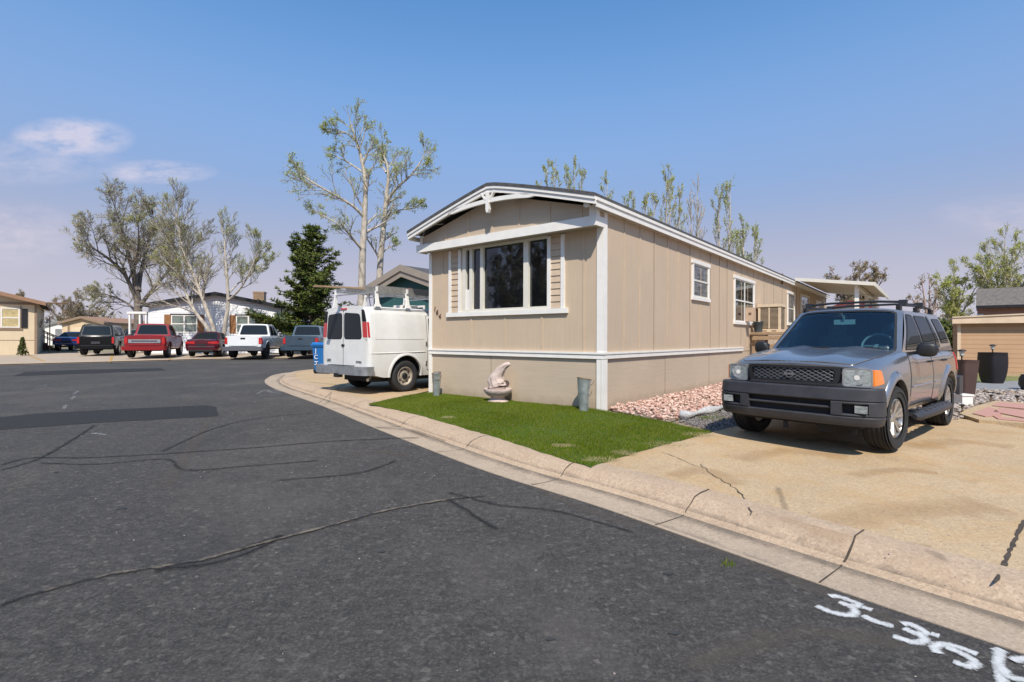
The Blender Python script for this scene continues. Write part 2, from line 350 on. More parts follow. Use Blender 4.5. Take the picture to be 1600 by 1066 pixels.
# property soil behind the kerb
back = offs(edge, .78)
struct(sheet('property_soil', [tuple(p) for p in back]+[(6, 27), (40, 30), (40, -8)], -.014, M['dirt']))
DRV = [Vector(p) for p in xy([(924, 731), (1000, 706), (1113, 676), (1145, 668)])]
u = Vector((.765, .644))
ki = [p for p in back if p.y < DRV[0].y+.02]
drive_poly = [tuple(p) for p in ki]+[tuple(DRV[0]), tuple(DRV[1]), tuple(DRV[2]), tuple(DRV[3]), tuple(DRV[3]+u*3.2), tuple(G(1395, 640).to_2d()), tuple(G(1500, 655).to_2d()), tuple(G(1600, 671).to_2d()), tuple(G(1900, 700).to_2d()), (22, 4), (22, -6)]
drive = struct(sheet('driveway', drive_poly, .010, [M['conc'], M['crack']]))
vd = [Vector(p) for p in xy([(576, 630), (600, 627), (668, 612)])]
kv = [p for p in back if p.y > vd[0].y-.05]
van_poly = [tuple(vd[2]), tuple(vd[1]), tuple(vd[0])]+[tuple(p) for p in kv if p.x < 2]+[(-1.0, 24), (2.8, 17.6)]
vdrive = struct(sheet('van_driveway', van_poly, .008, [M['conc'], M['crack']]))
# far parking apron with its own kerb line
ap = [tuple(p) for p in farline]+[(8, 80), (-70, 80)]
apron = struct(sheet('parking_apron', ap, -.055, [M['apron'], M['crack'], M['far']]))
struct(strip('apron_gutter', list(reversed(farline)), [(-.05, RD-.05), (-.05, RD+.006), (.35, RD+.012), (.5, -.03), (.6, -.045)], M['kerb']))
yard = sheet('far_yard', [(-70, 37.2), (-24, 38), (8, 36), (60, 30), (120, 60), (120, 79), (-70, 79)], -.03, M['far']); struct(yard)
def add_to(o, vs, fs, mi):              # extra faces joined into a setting object
    me = o.data; bm = bmesh.new(); bm.from_mesh(me); V = [bm.verts.new(v) for v in vs]
    for f in fs:
        g = bm.faces.new([V[i] for i in f]); g.material_index = mi; g.normal_update()
        if g.normal.z < 0: g.normal_flip()
    bm.to_mesh(me); bm.free()
def ribbon(P, w, dz, jit=.3, base=RD):
    n = len(P); vs = []
    for i in range(n):
        t = (P[min(i+1, n-1)]-P[max(i-1, 0)]); t = t.normalized() if t.length else Vector((1, 0)); nn = Vector((-t.y, t.x))
        ww = w*(1+random.uniform(-jit, jit))*(.5 if i in (0, n-1) else 1)/2
        for s in (-1, 1): q = P[i]+nn*ww*s; vs.append((q.x, q.y, zg(q.y)+base+dz))
    return vs, [(2*i, 2*i+1, 2*i+3, 2*i+2) for i in range(n-1)]
def wob(P, amp, step_=.12):
    out = []; 
    for i in range(len(P)-1):
        d = P[i+1]-P[i]; n = max(2, int(d.length/step_)); nn = Vector((-d.y, d.x)).normalized()
        for k in range(n): out.append(P[i]+d*(k/n)+nn*(random.uniform(-amp, amp) if k else 0))
    out.append(P[-1]); return out
def soft(name, lines, mt, parent=None, base=RD, dz=.005, jit=.25, smooth_=True, amp=0):
    vs = []; fs = []; al = []
    for li, (pts, w) in enumerate(lines):
        P = [Vector(p) for p in xy(pts, base)]
        P = smooth_line(P, 8) if smooth_ else P
        if amp: P = wob(P, amp, .10)
        n = len(P); o = len(vs); K = 7; w0 = w
        for i in range(n):
            t = (P[min(i+1, n-1)]-P[max(i-1, 0)]); t = t.normalized() if t.length else Vector((1, 0)); nn = Vector((-t.y, t.x)); ww = w0*(1+random.uniform(-jit, jit))
            for k in range(K): u_ = -1+2*k/(K-1); q = P[i]+nn*ww*u_*.75; vs.append((q.x, q.y, zg(q.y)+base+dz+li*.0004)); al.append((1-u_*u_)*min(1, min(i, n-1-i)/1.5+.15))
        fs += [(o+i*K+k, o+i*K+k+1, o+(i+1)*K+k+1, o+(i+1)*K+k) for i in range(n-1) for k in range(K-1)]
    me = bpy.data.meshes.new(name); me.from_pydata(vs, [], fs); at_ = me.attributes.new('fade', 'FLOAT', 'POINT'); at_.data.foreach_set('value', al); me.materials.append(mt)
    o = bpy.data.objects.new(name, me); COL.objects.link(o); return struct(o)
def softmat(name, col, lo=.25, hi=.75, amt=1.0, ns=70, k=.9):
    m = pm(name, col, .9, var=.15, scale=20); t, b, src, c = grow_nodes(m); a_ = t.nodes.new('ShaderNodeAttribute'); a_.attribute_name = 'fade'
    f = math_(t, 'ADD', a_.outputs['Fac'], math_(t, 'MULTIPLY', math_(t, 'SUBTRACT', noise(t, src, ns, 4, .8), .5), k)); t.links.new(math_(t, 'MULTIPLY', step(t, f, lo, hi), amt), b.inputs['Alpha']); return m
# patched trenches
def qpatch(px):
    P = [Vector(p) for p in xy(px, RD)]; W = wob(P+[P[0]], .012, .3)[:-1]
    bm = bmesh.new(); bm.faces.new([bm.verts.new((p.x, p.y, 0)) for p in W])
    for Yc in (9, 12): bmesh.ops.bisect_plane(bm, geom=list(bm.verts)+list(bm.edges)+list(bm.faces), plane_co=(0, Yc, 0), plane_no=(0, 1, 0))
    bmesh.ops.triangulate(bm, faces=bm.faces); bm.verts.index_update(); V_ = [(v.co.x, v.co.y, zg(v.co.y)+RD+.004) for v in bm.verts]; F2 = [tuple(v.index for v in g.verts) for g in bm.faces]; bm.free(); add_to(road, V_, F2, 1)
qpatch([(-40, 656), (70, 646), (200, 639), (325, 633.5), (338, 636), (343, 649), (338, 651), (150, 661), (0, 672), (-60, 678)])
qpatch([(20, 588), (38, 582), (120, 578), (252, 575.5), (259, 579), (140, 584)])
# cracks in the road
CR = []
for pts, w, mi in [([(0, 948), (60, 928), (170, 900), (300, 880), (370, 862), (420, 848), (520, 822), (600, 800), (700, 782), (760, 776)], .016, 2),
                   ([(0, 728), (50, 716), (130, 716), (250, 710), (400, 700), (520, 690), (660, 684)], .022, 2), ([(60, 724), (150, 726), (260, 718), (290, 735), (400, 728), (500, 720)], .018, 2),
                   ([(0, 736), (60, 718), (110, 690), (150, 664)], .02, 2), ([(250, 708), (330, 672), (400, 655), (500, 645)], .016, 2), ([(370, 862), (440, 838), (395, 862), (330, 882), (240, 892)], .02, 2),
                   ([(700, 770), (780, 790), (870, 800), (1000, 836)], .014, 2), ([(620, 720), (560, 740), (430, 752)], .018, 2), ([(780, 830), (700, 780)], .02, 2)]:
    CR.append((pts, w))
soft('crack_halo', [(p, w*3.2) for p, w in CR], softmat('worn_crack_edges', (.026, .025, .025), .35, 1.3, .55, 9, 1.6), dz=.0045, amp=.012)
soft('road_cracks', [(p, w*.55) for p, w in CR], softmat('crack_opening', (.014, .013, .013), .35, .7, .9, 22, 1.1), dz=.0085, amp=.014)
soft('crack_sand', [(CR[0][0][1:], .05), (CR[0][0][3:], .035)], softmat('sand_in_crack', (.17, .14, .105), .75, 1.25, .8, 4.5, 2.6), dz=.0105, amp=.006)
soft('worn_streaks', [([(960, 800), (1100, 850), (1290, 925), (1430, 985)], .16), ([(820, 755), (900, 790), (1000, 825)], .12), ([(540, 712), (590, 706), (640, 712)], .20), ([(700, 690), (640, 672), (560, 668)], .12), ([(250, 770), (300, 700), (330, 650)], .14), ([(1060, 1050), (1250, 990), (1430, 1010)], .14)], softmat('brown_worn_asphalt', (.115, .093, .074), .3, 1.4, .5, 9, 1.2), dz=.003)
for px, py, r in ((596, 863, .018), (1045, 897, .018), (1055, 990, .02), (190, 795, .03), (88, 738, .02), (1130, 740, .0), (860, 1000, .015)):
    if r:
        c = G(px, py, RD); n = 9; vs = [(c.x+r*random.uniform(.6, 1.3)*1.8*math.cos(k/n*6.283), c.y+r*random.uniform(.6, 1.3)*math.sin(k/n*6.283), c.z+.005) for k in range(n)]
        add_to(road, vs, [tuple(range(n))], 2)
# joints and cracks in the concrete
def drive_crack(pts, w, o=drive, base=.010, amp=.012):
    vs, fs = ribbon(wob([Vector(p) for p in xy(pts)], amp, .05), w, .004, .5, base); add_to(o, vs, fs, 1)
drive_crack([(1604, 812), (1592, 835), (1577, 870), (1556, 914)], .022, amp=.004)
drive_crack([(1095, 727), (1115, 745), (1150, 765), (1164, 782), (1175, 805)], .012, amp=.02)
drive_crack([(1035, 708), (1070, 722), (1100, 735)], .006); drive_crack([(1176, 683), (1300, 700), (1420, 712)], .003)
drive_crack([(640, 612), (560, 606), (480, 597)], .02, vdrive, .008); drive_crack([(498, 632), (520, 612), (560, 590)], .012, vdrive, .008)
soft('driveway_stains', [([(1150, 720), (1230, 705), (1330, 715)], .30), ([(1250, 830), (1400, 800), (1560, 790)], .35), ([(1050, 745), (1100, 735), (1160, 760)], .22), ([(1420, 700), (1500, 690), (1590, 700)], .30), ([(1330, 745), (1400, 735), (1470, 740)], .16)], softmat('rusty_driveway_stain', (.38, .22, .09), .2, 1.4, .33, 5, 1.3), base=.010, dz=.003)
soft('oil_stain', [([(1250, 690), (1290, 688), (1330, 694)], .22), ([(1215, 760), (1230, 800)], .05), ([(1440, 850), (1480, 880)], .08)], softmat('oil_on_concrete', (.10, .08, .06), .3, 1.4, .38, 8, 1.2), base=.010, dz=.0045)
def flow():  # gutter stain plus kerb shading painted as dark colour, fading up the face
    secs = [(.20, RD-.0085, 0), (.30, RD-.0135, .55), (.37, RD-.0155, 1), (.402, RD-.008, 1), (.424, -.092, .9), (.452, -.063, .45), (.49, -.030, 0)]; n = len(edge); vs = []; al = []
    for d, z, a_ in secs: L = offs(edge, d); vs += [(p.x, p.y, zg(p.y)+z) for p in L]; al += [a_*random.uniform(.6, 1.1) for p in L]
    me = bpy.data.meshes.new('flow_line_stain_shade'); me.from_pydata(vs, [], [(k*n+i, k*n+i+1, (k+1)*n+i+1, (k+1)*n+i) for k in range(len(secs)-1) for i in range(n-1)]); q = me.attributes.new('fade', 'FLOAT', 'POINT'); q.data.foreach_set('value', al)
    me.materials.append(softmat('flow_line_dirt_shade', (.17, .14, .11), .25, 1.3, .75, 12, 1.0)); o = bpy.data.objects.new('flow_line_stain_shade', me); COL.objects.link(o); struct(o)
flow()
# cross joints through kerb and gutter
jm = MB()
def kj(px, py, w=.010):
    p = G(px, py, RD).to_2d(); i = min(range(len(edge)), key=lambda k: (edge[k]-p).length)
    t = (edge[min(i+1, len(edge)-1)]-edge[i-1]).normalized(); n = Vector((t.y, -t.x)); p = edge[i]+t*((p-edge[i]).dot(t))
    prof = [(-.02, RD+.010), (.12, RD+.0), (.36, RD-.016), (.40, RD-.006), (.43, -.079), (.49, -.029), (.56, .006), (.64, .020), (.80, .022)]
    vs = []
    for d, z in prof:
        ww = w*random.uniform(.6, 1.5)
        q = p+n*d+t*random.uniform(-.012, .012); vs += [(q.x-t.x*ww/2, q.y-t.y*ww/2, zg(q.y)+z), (q.x+t.x*ww/2, q.y+t.y*ww/2, zg(q.y)+z)]
    jm.add(vs, [(2*i, 2*i+1, 2*i+3, 2*i+2) for i in range(len(prof)-1)])
for q in ((1281, 912), (1022, 822), (835, 758), (690, 706), (597, 668), (520, 639), (462, 617)): kj(*q)
# grit in the flow line
struct(jm.build('kerb_joints', M['crack'], smooth=0))
# ---- chalk and spray paint marks on the road
def paintmat(name, col, thr, rough=.9):
    m = pm(name, col, rough, var=.1, scale=20); t, b, src, c = grow_nodes(m)
    t.links.new(step(t, noise(t, src, 55, 5, .75), thr, thr+.12), b.inputs['Alpha']); return m
M['spray'] = paintmat('white_spray_paint', (.50, .50, .50), .40); M['chalk'] = paintmat('worn_white_chalk', (.42, .42, .42), .50); M['yel'] = paintmat('worn_yellow_paint', (.30, .24, .15), .56)
def strokes(name, lines, w, mt, label_kind='structure', dz=.007, base=RD):
    b = MB()
    for pts in lines:
        P = smooth_line([Vector(p) for p in xy(pts, base)], 6); vs, fs = ribbon(P, w, dz, .12, base); b.add(vs, fs); dz += .0006
    return struct(b.build(name, mt, smooth=0, norm=False))
def cz(x, y): return (1200+x/4, 860+y/4)
sp_ = [[cz(390, 292), cz(440, 292), cz(530, 322), cz(575, 345), cz(520, 350), cz(445, 325)], [cz(520, 350), cz(550, 385), cz(520, 410), cz(400, 390), cz(305, 348)], [cz(590, 356), cz(660, 380)],
       [cz(590, 410), cz(680, 450), cz(795, 482)], [cz(840, 465), cz(900, 470), cz(990, 520), cz(930, 525), cz(850, 490)], [cz(940, 520), cz(985, 565), cz(920, 582), cz(780, 540)], [cz(1020, 525), cz(1080, 545)],
       [cz(1320, 660), cz(1200, 615), cz(1100, 595), cz(1045, 615), cz(1075, 655)], [cz(1110, 610), cz(1200, 645), cz(1300, 705), cz(1260, 735), cz(1160, 700)],
       [cz(1415, 620), cz(1450, 650), cz(1445, 720), cz(1460, 780), cz(1475, 860)], [cz(1450, 640), cz(1475, 630)], [cz(1530, 700), cz(1600, 690), cz(1690, 700), cz(1640, 760)], [cz(1460, 730), cz(1510, 800), cz(1600, 820), cz(1700, 860)]]
soft('spray_paint_marks', [(l, .042) for l in sp_], softmat('white_spray_paint', (.52, .52, .51), .18, .95, .95, 60, 1.5), dz=.004, jit=.12)
strokes('chalk_marks', [[(402, 616), (415, 610), (425, 614)], [(415, 612), (443, 616)], [(404, 618), (436, 617)], [(430, 610), (441, 613)], [(327, 600), (349, 600)], [(327, 601.5), (346, 600.5)], [(30, 608), (55, 606), (75, 602)], [(60, 608), (82, 606)], [(18, 610), (40, 609)],
        [(115, 617), (122, 612)], [(112, 625), (117, 620)], [(100, 640), (103, 634)], [(145, 678), (165, 681)]], .065, M['chalk'])
strokes('faded_road_stripe', [[(22, 772), (39, 744)], [(50, 716), (60, 703)]], .09, M['yel'])
M['yel2'] = paintmat('yellow_parking_paint', (.52, .30, .07), .40)
strokes('parking_stripes', [[(46, 556), (70, 565)], [(172, 566), (176, 555)], [(262, 563), (275, 557)], [(333, 560), (345, 556.5)]], .12, M['yel2'], base=-.055)
# small pale stones lying on the asphalt, nobody could count them
def scatter(name, poly, n, r0, r1, mt, dz, flat=.6, sub=0, zj=0.0, seed=1, pts=None):
    rng = np.random.RandomState(seed); P = np.array([(p[0], p[1]) for p in poly]); lo, hi = P.min(0), P.max(0)
    q = rng.rand(n*4, 2)*(hi-lo)+lo; q = q[in_poly(q[:, 0], q[:, 1], P)][:n]; n = len(q)
    bm = bmesh.new(); bmesh.ops.create_icosphere(bm, subdivisions=1, radius=1); bv = np.array([v.co[:] for v in bm.verts]); bf = np.array([[v.index for v in f.verts] for f in bm.faces]); bm.free()
    k = len(bv); r = (r0+(r1-r0)*rng.rand(n)**2.0)
    V = bv[None]*(1+rng.uniform(-.28, .28, (n, k, 1)))
    sc = np.stack([rng.uniform(.7, 1.5, n), rng.uniform(.6, 1.1, n), np.full(n, flat)*rng.uniform(.7, 1.2, n)], 1)*r[:, None]
    V = V*sc[:, None, :]; a = rng.rand(n)*6.283; tl = rng.uniform(-.5, .5, n)
    x, y, z = V[..., 0].copy(), V[..., 1].copy(), V[..., 2].copy()
    z2 = z*np.cos(tl)[:, None]+x*np.sin(tl)[:, None]; x = x*np.cos(tl)[:, None]-z*np.sin(tl)[:, None]
    V[..., 0] = x*np.cos(a)[:, None]-y*np.sin(a)[:, None]+q[:, 0, None]; V[..., 1] = x*np.sin(a)[:, None]+y*np.cos(a)[:, None]+q[:, 1, None]
    g = np.array([zg(t) for t in q[:, 1]]); V[..., 2] = z2+(g+dz+rng.rand(n)*zj)[:, None]
    Fs = (bf[None]+(np.arange(n)*k)[:, None, None]).reshape(-1, 3)
    me = bpy.data.meshes.new(name); V = V.reshape(-1, 3); me.vertices.add(len(V)); me.vertices.foreach_set('co', V.ravel()); me.loops.add(Fs.size); me.loops.foreach_set('vertex_index', Fs.ravel())
    me.polygons.add(len(Fs)); me.polygons.foreach_set('loop_start', np.arange(len(Fs))*3); me.polygons.foreach_set('loop_total', np.full(len(Fs), 3)); me.update(calc_edges=True); me.materials.append(mt)
    o = bpy.data.objects.new(name, me); COL.objects.link(o); return o
tag(scatter('road_grit', xy([(0, 1066), (0, 640), (420, 610), (920, 800), (1500, 1066)], RD), 260, .002, .008, M['river'], RD+.003, seed=3), 'scattered pale grit lying on the dark asphalt road', 'grit', kind='stuff')
fl = offs(edge, .40); flp = [tuple(p) for p in offs(edge, .33)[3:70]]+[tuple(p) for p in reversed(offs(edge, .43)[3:70])]
tag(scatter('gutter_grit', flp, 1500, .002, .011, M['river'], RD-.012, seed=9), 'fine grit gathered in the flow line between gutter and kerb', 'grit', kind='stuff')
tag(scatter('driveway_grit', [tuple(p) for p in xy([(1000, 740), (1600, 690), (1600, 960), (1300, 850)])], 260, .002, .007, M['darkg'], .010, seed=10), 'dark specks scattered on the tan driveway', 'grit', kind='stuff')
# ---- artificial turf
TURF = xy([(576, 632), (600, 626), (640, 618), (673, 614), (760, 620), (850, 630), (945, 643), (1000, 652), (1050, 662), (1114, 676), (1080, 685), (1000, 706), (924, 731), (861, 712), (770, 683), (660, 651)], .01)
TURF = [tuple(p) for p in wob([Vector(p) for p in TURF]+[Vector(TURF[0])], .018, .12)[:-1]]
turf_base = tag(sheet('turf_mat', TURF, .016, M['turfbase']), 'green backing of the artificial lawn in front of the beige home', 'lawn', kind='stuff')
def blades(name, poly, n, h, mt, dz, seed):
    rng = np.random.RandomState(seed); P = np.array(poly); lo, hi = P.min(0)-.03, P.max(0)+.03
    q = rng.rand(int(n*2.4), 2)*(hi-lo)+lo; q = q[in_poly(q[:, 0]+rng.normal(0, .012, len(q)), q[:, 1]+rng.normal(0, .012, len(q)), P)][:n]; n = len(q)
    a = rng.rand(n)*6.283; lean = rng.uniform(.1, .9, n); hh = h*rng.uniform(.5, 1.25, n)*(.8+.35*np.sin(q[:, 0]*2.1+q[:, 1])*np.cos(q[:, 1]*3.1)+.22*np.sin(q[:, 0]*11+3*np.sin(q[:, 1]*7))); w = rng.uniform(.0016, .0032, n)
    g = np.array([zg(t) for t in q[:, 1]])+dz; V = np.zeros((n, 3, 3)); cx, cy = np.cos(a), np.sin(a); b2 = rng.rand(n)*6.283
    la = 1.0+rng.normal(0, .9, n)+.8*np.sin(q[:, 0]*3+1.7*np.cos(q[:, 1]*2))
    V[:, 0] = np.stack([q[:, 0]-cx*w, q[:, 1]-cy*w, g], 1); V[:, 1] = np.stack([q[:, 0]+cx*w, q[:, 1]+cy*w, g], 1)
    V[:, 2] = np.stack([q[:, 0]+np.cos(la)*lean*hh, q[:, 1]+np.sin(la)*lean*hh, g+hh*np.sqrt(1-lean**2*.8)], 1)
    me = bpy.data.meshes.new(name); me.vertices.add(n*3); me.vertices.foreach_set('co', V.ravel()); me.loops.add(n*3); me.loops.foreach_set('vertex_index', np.arange(n*3)); me.polygons.add(n)
    me.polygons.foreach_set('loop_start', np.arange(n)*3); me.polygons.foreach_set('loop_total', np.full(n, 3)); me.update(calc_edges=True); me.materials.append(mt)
    o = bpy.data.objects.new(name, me); COL.objects.link(o); return o
tag(blades('turf_blades', TURF, 190000, .036, M['blade'], .016, 5), 'short bright green artificial grass beside the kerb', 'grass', kind='stuff')
M['dryblade'] = multi('dry_blade', [(.30, .24, .12), (.40, .33, .19), (.22, .20, .08)])
for i, (px, rx, ry) in enumerate((((1045, 697), .30, .10), ((1090, 682), .22, .07), ((975, 712), .16, .05), ((880, 700), .14, .04), ((940, 722), .22, .06), ((700, 655), .10, .03))):
    c = G(*px); tag(blades('dry_grass_patch', [(c.x+rx*math.cos(k), c.y+ry*1.6*math.sin(k)) for k in np.linspace(0, 6.28, 11)[:-1]], 420, .036, M['dryblade'], .018, 30+i), 'dry straw coloured patch in the green turf', 'grass', kind='stuff')
# tufts and weeds in joints
def weeds(name, px, r, n, h, label, seed, dz=.0):
    c = G(*px); poly = [(c.x+r*math.cos(k)*1.3, c.y+r*math.sin(k)) for k in np.linspace(0, 6.28, 9)[:-1]]
    return tag(blades(name, poly, n, h, M['blade'], dz, seed), label, 'grass', kind='stuff')
weeds('weed_tuft', (1138, 859), .035, 90, .05, 'tiny green weed growing at the asphalt edge', 11, -.1)
weeds('grass_tuft', (958, 638), .10, 380, .11, 'grass tuft at the foot of the white corner post', 12)
weeds('grass_tuft', (1045, 614), .16, 420, .09, 'low grass along the tan skirting above the pink gravel', 13)
weeds('grass_tuft', (1112, 655), .18, 700, .05, 'patch of grass between the grey drain sleeve and the dark gravel', 14)
weeds('grass_tuft', (925, 637), .09, 240, .09, 'grass tuft beside the right metal pail', 15)
# ---- gravel beds
PINK = xy([(952, 641), (1030, 618), (1060, 608), (1130, 596), (1180, 590), (1240, 590), (1260, 610), (1150, 636), (1060, 656), (1046, 660), (1000, 651)])
tag(scatter('pink_gravel_bed', PINK, 6800, .014, .045, M['pink'], .012, zj=.05, seed=4), 'pinkish crushed stone bed along the tan side skirting', 'gravel', kind='stuff')
struct(sheet('pink_gravel_base', [tuple(p) for p in PINK], .004, M['dirt']))
DG = xy([(1060, 659), (1150, 637), (1200, 630), (1240, 640), (1180, 662), (1140, 670), (1114, 675)])
tag(scatter('dark_gravel_bed', DG, 4200, .007, .02, M['darkg'], .006, zj=.02, seed=6), 'dark grey fine gravel between turf and driveway', 'gravel', kind='stuff')
RR = xy([(1392, 655), (1400, 620), (1450, 608), (1620, 613), (1700, 625), (1700, 640), (1600, 632), (1545, 628), (1510, 640), (1500, 657)])
tag(scatter('river_rock_bed', RR, 1900, .018, .06, M['river'], .01, zj=.03, seed=8), 'mixed river stones beside the grey car and flagstones', 'gravel', kind='stuff')
# ------------------------------------------------------------ the tan mobile home
CX, CY, GZ = 1.58, 8.9, .16
UX, UY = .633, .774                     # along the long side, away from the street
def FRp(px, py, a=0.0):                 # pixel on the front plane set back by a -> (x, z)
    r = (px-800)/F; X0, Y0 = CX+UX*a, CY+UY*a; s = (X0-r*Y0)/(r*UY*0+UX*r+UY)
    Y = Y0+UX*s; return -s, CAMZ+(HY+ROLL*(px-800)-py)/F*Y-GZ
def SDp(px, py, b=0.0):                 # pixel on the right side plane (x=b) -> (y, z)
    r = (px-800)/F; X0, Y0 = CX+UY*b, CY-UX*b; t = (r*Y0-X0)/(UX-r*UY)
    Y = Y0+UY*t; return t, CAMZ+(HY+ROLL*(px-800)-py)/F*Y-GZ
W, LEN = 4.46, 24.4
home = empty('mobile_home', (CX, CY, GZ), math.atan2(-UX, UY), 'long tan mobile home with white trim and a wide front window beside the turf', 'mobile home')
EZ = 3.60; PK = 4.22                     # eave and ridge (top of roof), local z
def roofz(x, a=0): return EZ+(PK-EZ)*max(0, 1-abs(x+W/2)/(W/2+.16))
BZ0, BZ1 = .905, 1.02
wx0, wz1 = FRp(723-723+724.5, 0)[0], 0
wl = FRp(723.5, 388)[0]; wr = FRp(856, 369)[0]; wb = FRp(723.5, 488)[1]; wt = FRp(723.5, 388.5)[1]
b = MB()                                # front wall with a real opening
for (x0, z0, x1, z1) in ((-W, BZ1, wl, 3.2), (wr, BZ1, 0, 3.2), (wl, BZ1, wr, wb), (wl, wt, wr, 3.2)): b.bb((x0, 0, z0), (x1, .10, z1))
b.bb((-.10, .101, BZ0+.001), (0, LEN, EZ-.12)); b.bb((-W, .101, BZ1), (-W+.1, LEN, EZ-.12)); b.bb((-W+.101, LEN-.1, BZ1), (-.101, LEN, EZ-.12))
WALL = b
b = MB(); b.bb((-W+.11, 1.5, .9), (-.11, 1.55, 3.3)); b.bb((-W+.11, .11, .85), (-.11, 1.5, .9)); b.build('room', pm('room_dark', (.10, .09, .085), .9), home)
# upper gable box, projecting over the window
ga = -.25; b = MB(); gx0, gx1 = -W-.03, 0.0
b.prism([(gx0, ga, 3.34), (gx1, ga, 3.34), (gx1, ga, roofz(0)-.14), (-W/2, ga, PK-.14), (gx0, ga, roofz(-W)-.14)], (0, .35, 0)); GB = b; b = MB()
for px in (696.9, 731.4, 769, 810.6, 858.3, 907.8):
    x, _ = FRp(px, 330, ga); GB.bb((x-.02, ga-.012, 3.34), (x+.02, ga-.0005, roofz(x)-.18), 1)
GB.build('gable', [M['skirt'], M['batten']], home)
for px in (691.3, 912.2):
    x, _ = FRp(px, 450); WALL.bb((x-.02, -.012, BZ1), (x+.02, -.0005, 3.2), 1)
for px in (736.7, 789, 847):
    x, _ = FRp(px, 520); WALL.bb((x-.02, -.012, BZ1), (x+.02, -.0005, wb-.12), 1)
# side siding joints and thin battens
b = MB(); y = .79; k = 0
ys = [.79, 1.45, 2.12, 2.8, 3.41, 4.14, 4.85, 5.59, 6.3, 6.98]+[7.66+.68*i for i in range(25)]
for i, y in enumerate(ys):
    if y < LEN-.1: WALL.bb((.0005, y-.016, BZ1), (.010, y+.016, 3.46), 1)
b = MB()
for i, y in enumerate(ys):
    if i in (2, 5, 7, 9, 8) or i > 9 and i % 2: WALL.bb((.0005, y-.026, BZ1), (.006, y-.019, 3.46), 2)
WALL.build('wall', [M['siding'], M['batten'], M['joint']], home)
b = MB(); b.bb((-W, .012, -.12), (-.012, .10, BZ0)); b.bb((-.10, .101, -.12), (-.012, LEN, BZ0)); b.bb((-W, .101, -.12), (-W+.1, LEN, BZ0))
for px in (1040, 1108.5): yy, _ = SDp(px, 580); b.bb((-.0115, yy-.004, 0), (-.008, yy+.004, BZ0), 1)
for px in (767,): x, _ = FRp(px, 580); b.bb((x-.004, .008, 0), (x+.004, .0115, BZ0), 1)
b.build('skirting', [M['skirt'], M['joint']], home)
b = MB()                                # belt trim and corner boards
b.bb((-W-.02, -.03, BZ0), (.03, .0, BZ1-.035)); b.bb((-W-.03, -.045, BZ1-.035), (.045, 0, BZ1)); b.bb((0, .0, BZ0+.002), (.03, SDp(1160, 550)[0], BZ1-.035)); b.bb((0, .0, BZ1-.034), (.042, SDp(1160, 550)[0], BZ1-.001))
b.build('belt_trim', M['white'], home)
b = MB(); b.bb((-.115, -.022, BZ1), (.022, 0, 3.2)); b.bb((.0, .0, BZ1), (.022, .11, 3.46)); b.bb((-.115, -.022, -.1), (-.03, .011, BZ0)); b.bb((-.022, -.024, -.1), (.024, .011, BZ0)); b.bb((-.011, .012, -.1), (.024, .12, BZ0))
b.bb((-W-.02, -.022, -.1), (-W+.07, .011, BZ0)); b.bb((-W-.02, -.022, BZ1), (-W+.07, 0, 3.18)); b.bb((-.12, ga-.022, 3.345), (.022, ga, 3.62)); b.bb((.0, ga, 3.345), (.022, ga+.09, 3.46)); b.bb((.0, .0, 3.46), (.018, LEN, 3.56)); b.bb((.0, ga+.0, 3.461), (.0175, 0, 3.56))
b.bb((gx0-.02, ga-.022, 3.345), (gx0+.06, ga, 3.55))
b.build('corner_trim', M['white'], home)
b = MB(); b.bb((-W-.14, ga-.045, 3.185), (.024, ga+.0, 3.35)); b.bb((-.012, ga+.001, 3.185), (.024, .0, 3.35)); b.bb((-W-.14, ga+.001, 3.185), (-W-.1, .0, 3.35)); b.build('header_beam', M['white'], home)
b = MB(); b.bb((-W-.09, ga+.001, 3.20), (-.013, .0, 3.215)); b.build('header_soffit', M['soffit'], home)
# roof
FO = -.50; rx0, rx1 = -W-.19, .13; rend = LEN+.25
def arc(x): 
    t = (x+W/2)/(W/2+.16); return EZ-.0+(PK-EZ)*(1-abs(t)**1.12)
xs = [rx0+(rx1-rx0)*i/24 for i in range(25)]
b = MB()
vs = [(x, y, arc(x)+.055) for y in (FO-.03, rend) for x in xs]+[(x, y, arc(x)) for y in (FO-.03, rend) for x in xs]; n = 25
b.add(vs, [(i, i+1, n+i+1, n+i) for i in range(24)]+[(2*n+i, 3*n+i, 3*n+i+1, 2*n+i+1) for i in range(24)]+[(i, 2*n+i, 2*n+i+1, i+1) for i in range(24)]+[(n+i, n+i+1, 3*n+i+1, 3*n+i) for i in range(24)]+[(0, n, 3*n, 2*n), (n-1, 3*n-1, 4*n-1, 2*n-1)])
b.build('roof', M['shingle'], home)
def archband(bb, y0, y1, t0, t1, xa=None, xb=None, f=arc, m=0):
    X = [x for x in xs if (xa is None or x >= xa) and (xb is None or x <= xb)]; n = len(X)
    vs = [(x, y, f(x)+t) for y in (y0, y1) for t in (t0, t1) for x in X]
    F_ = []
    for i in range(n-1):
        F_ += [(i, i+1, n+i+1, n+i), (2*n+i, 3*n+i, 3*n+i+1, 2*n+i+1), (i, 2*n+i, 2*n+i+1, i+1), (n+i, n+i+1, 3*n+i+1, 3*n+i)]
    F_ += [(0, n, 3*n, 2*n), (n-1, 3*n-1, 4*n-1, 2*n-1)]
    bb.add(vs, F_, m)
b = MB(); archband(b, FO-.02, FO+.02, -.055, -.0005); archband(b, FO, FO+.04, -.130, -.056)
b.bb((rx1-.03, FO+.041, EZ-.155), (rx1, rend, EZ-.056)); b.bb((rx1-.03, FO+.021, EZ-.055), (rx1+.02, rend, EZ-.001))
b.bb((rx0, FO+.041, EZ-.155), (rx0+.03, rend, EZ-.056))
b.build('fascia', M['white'], home)
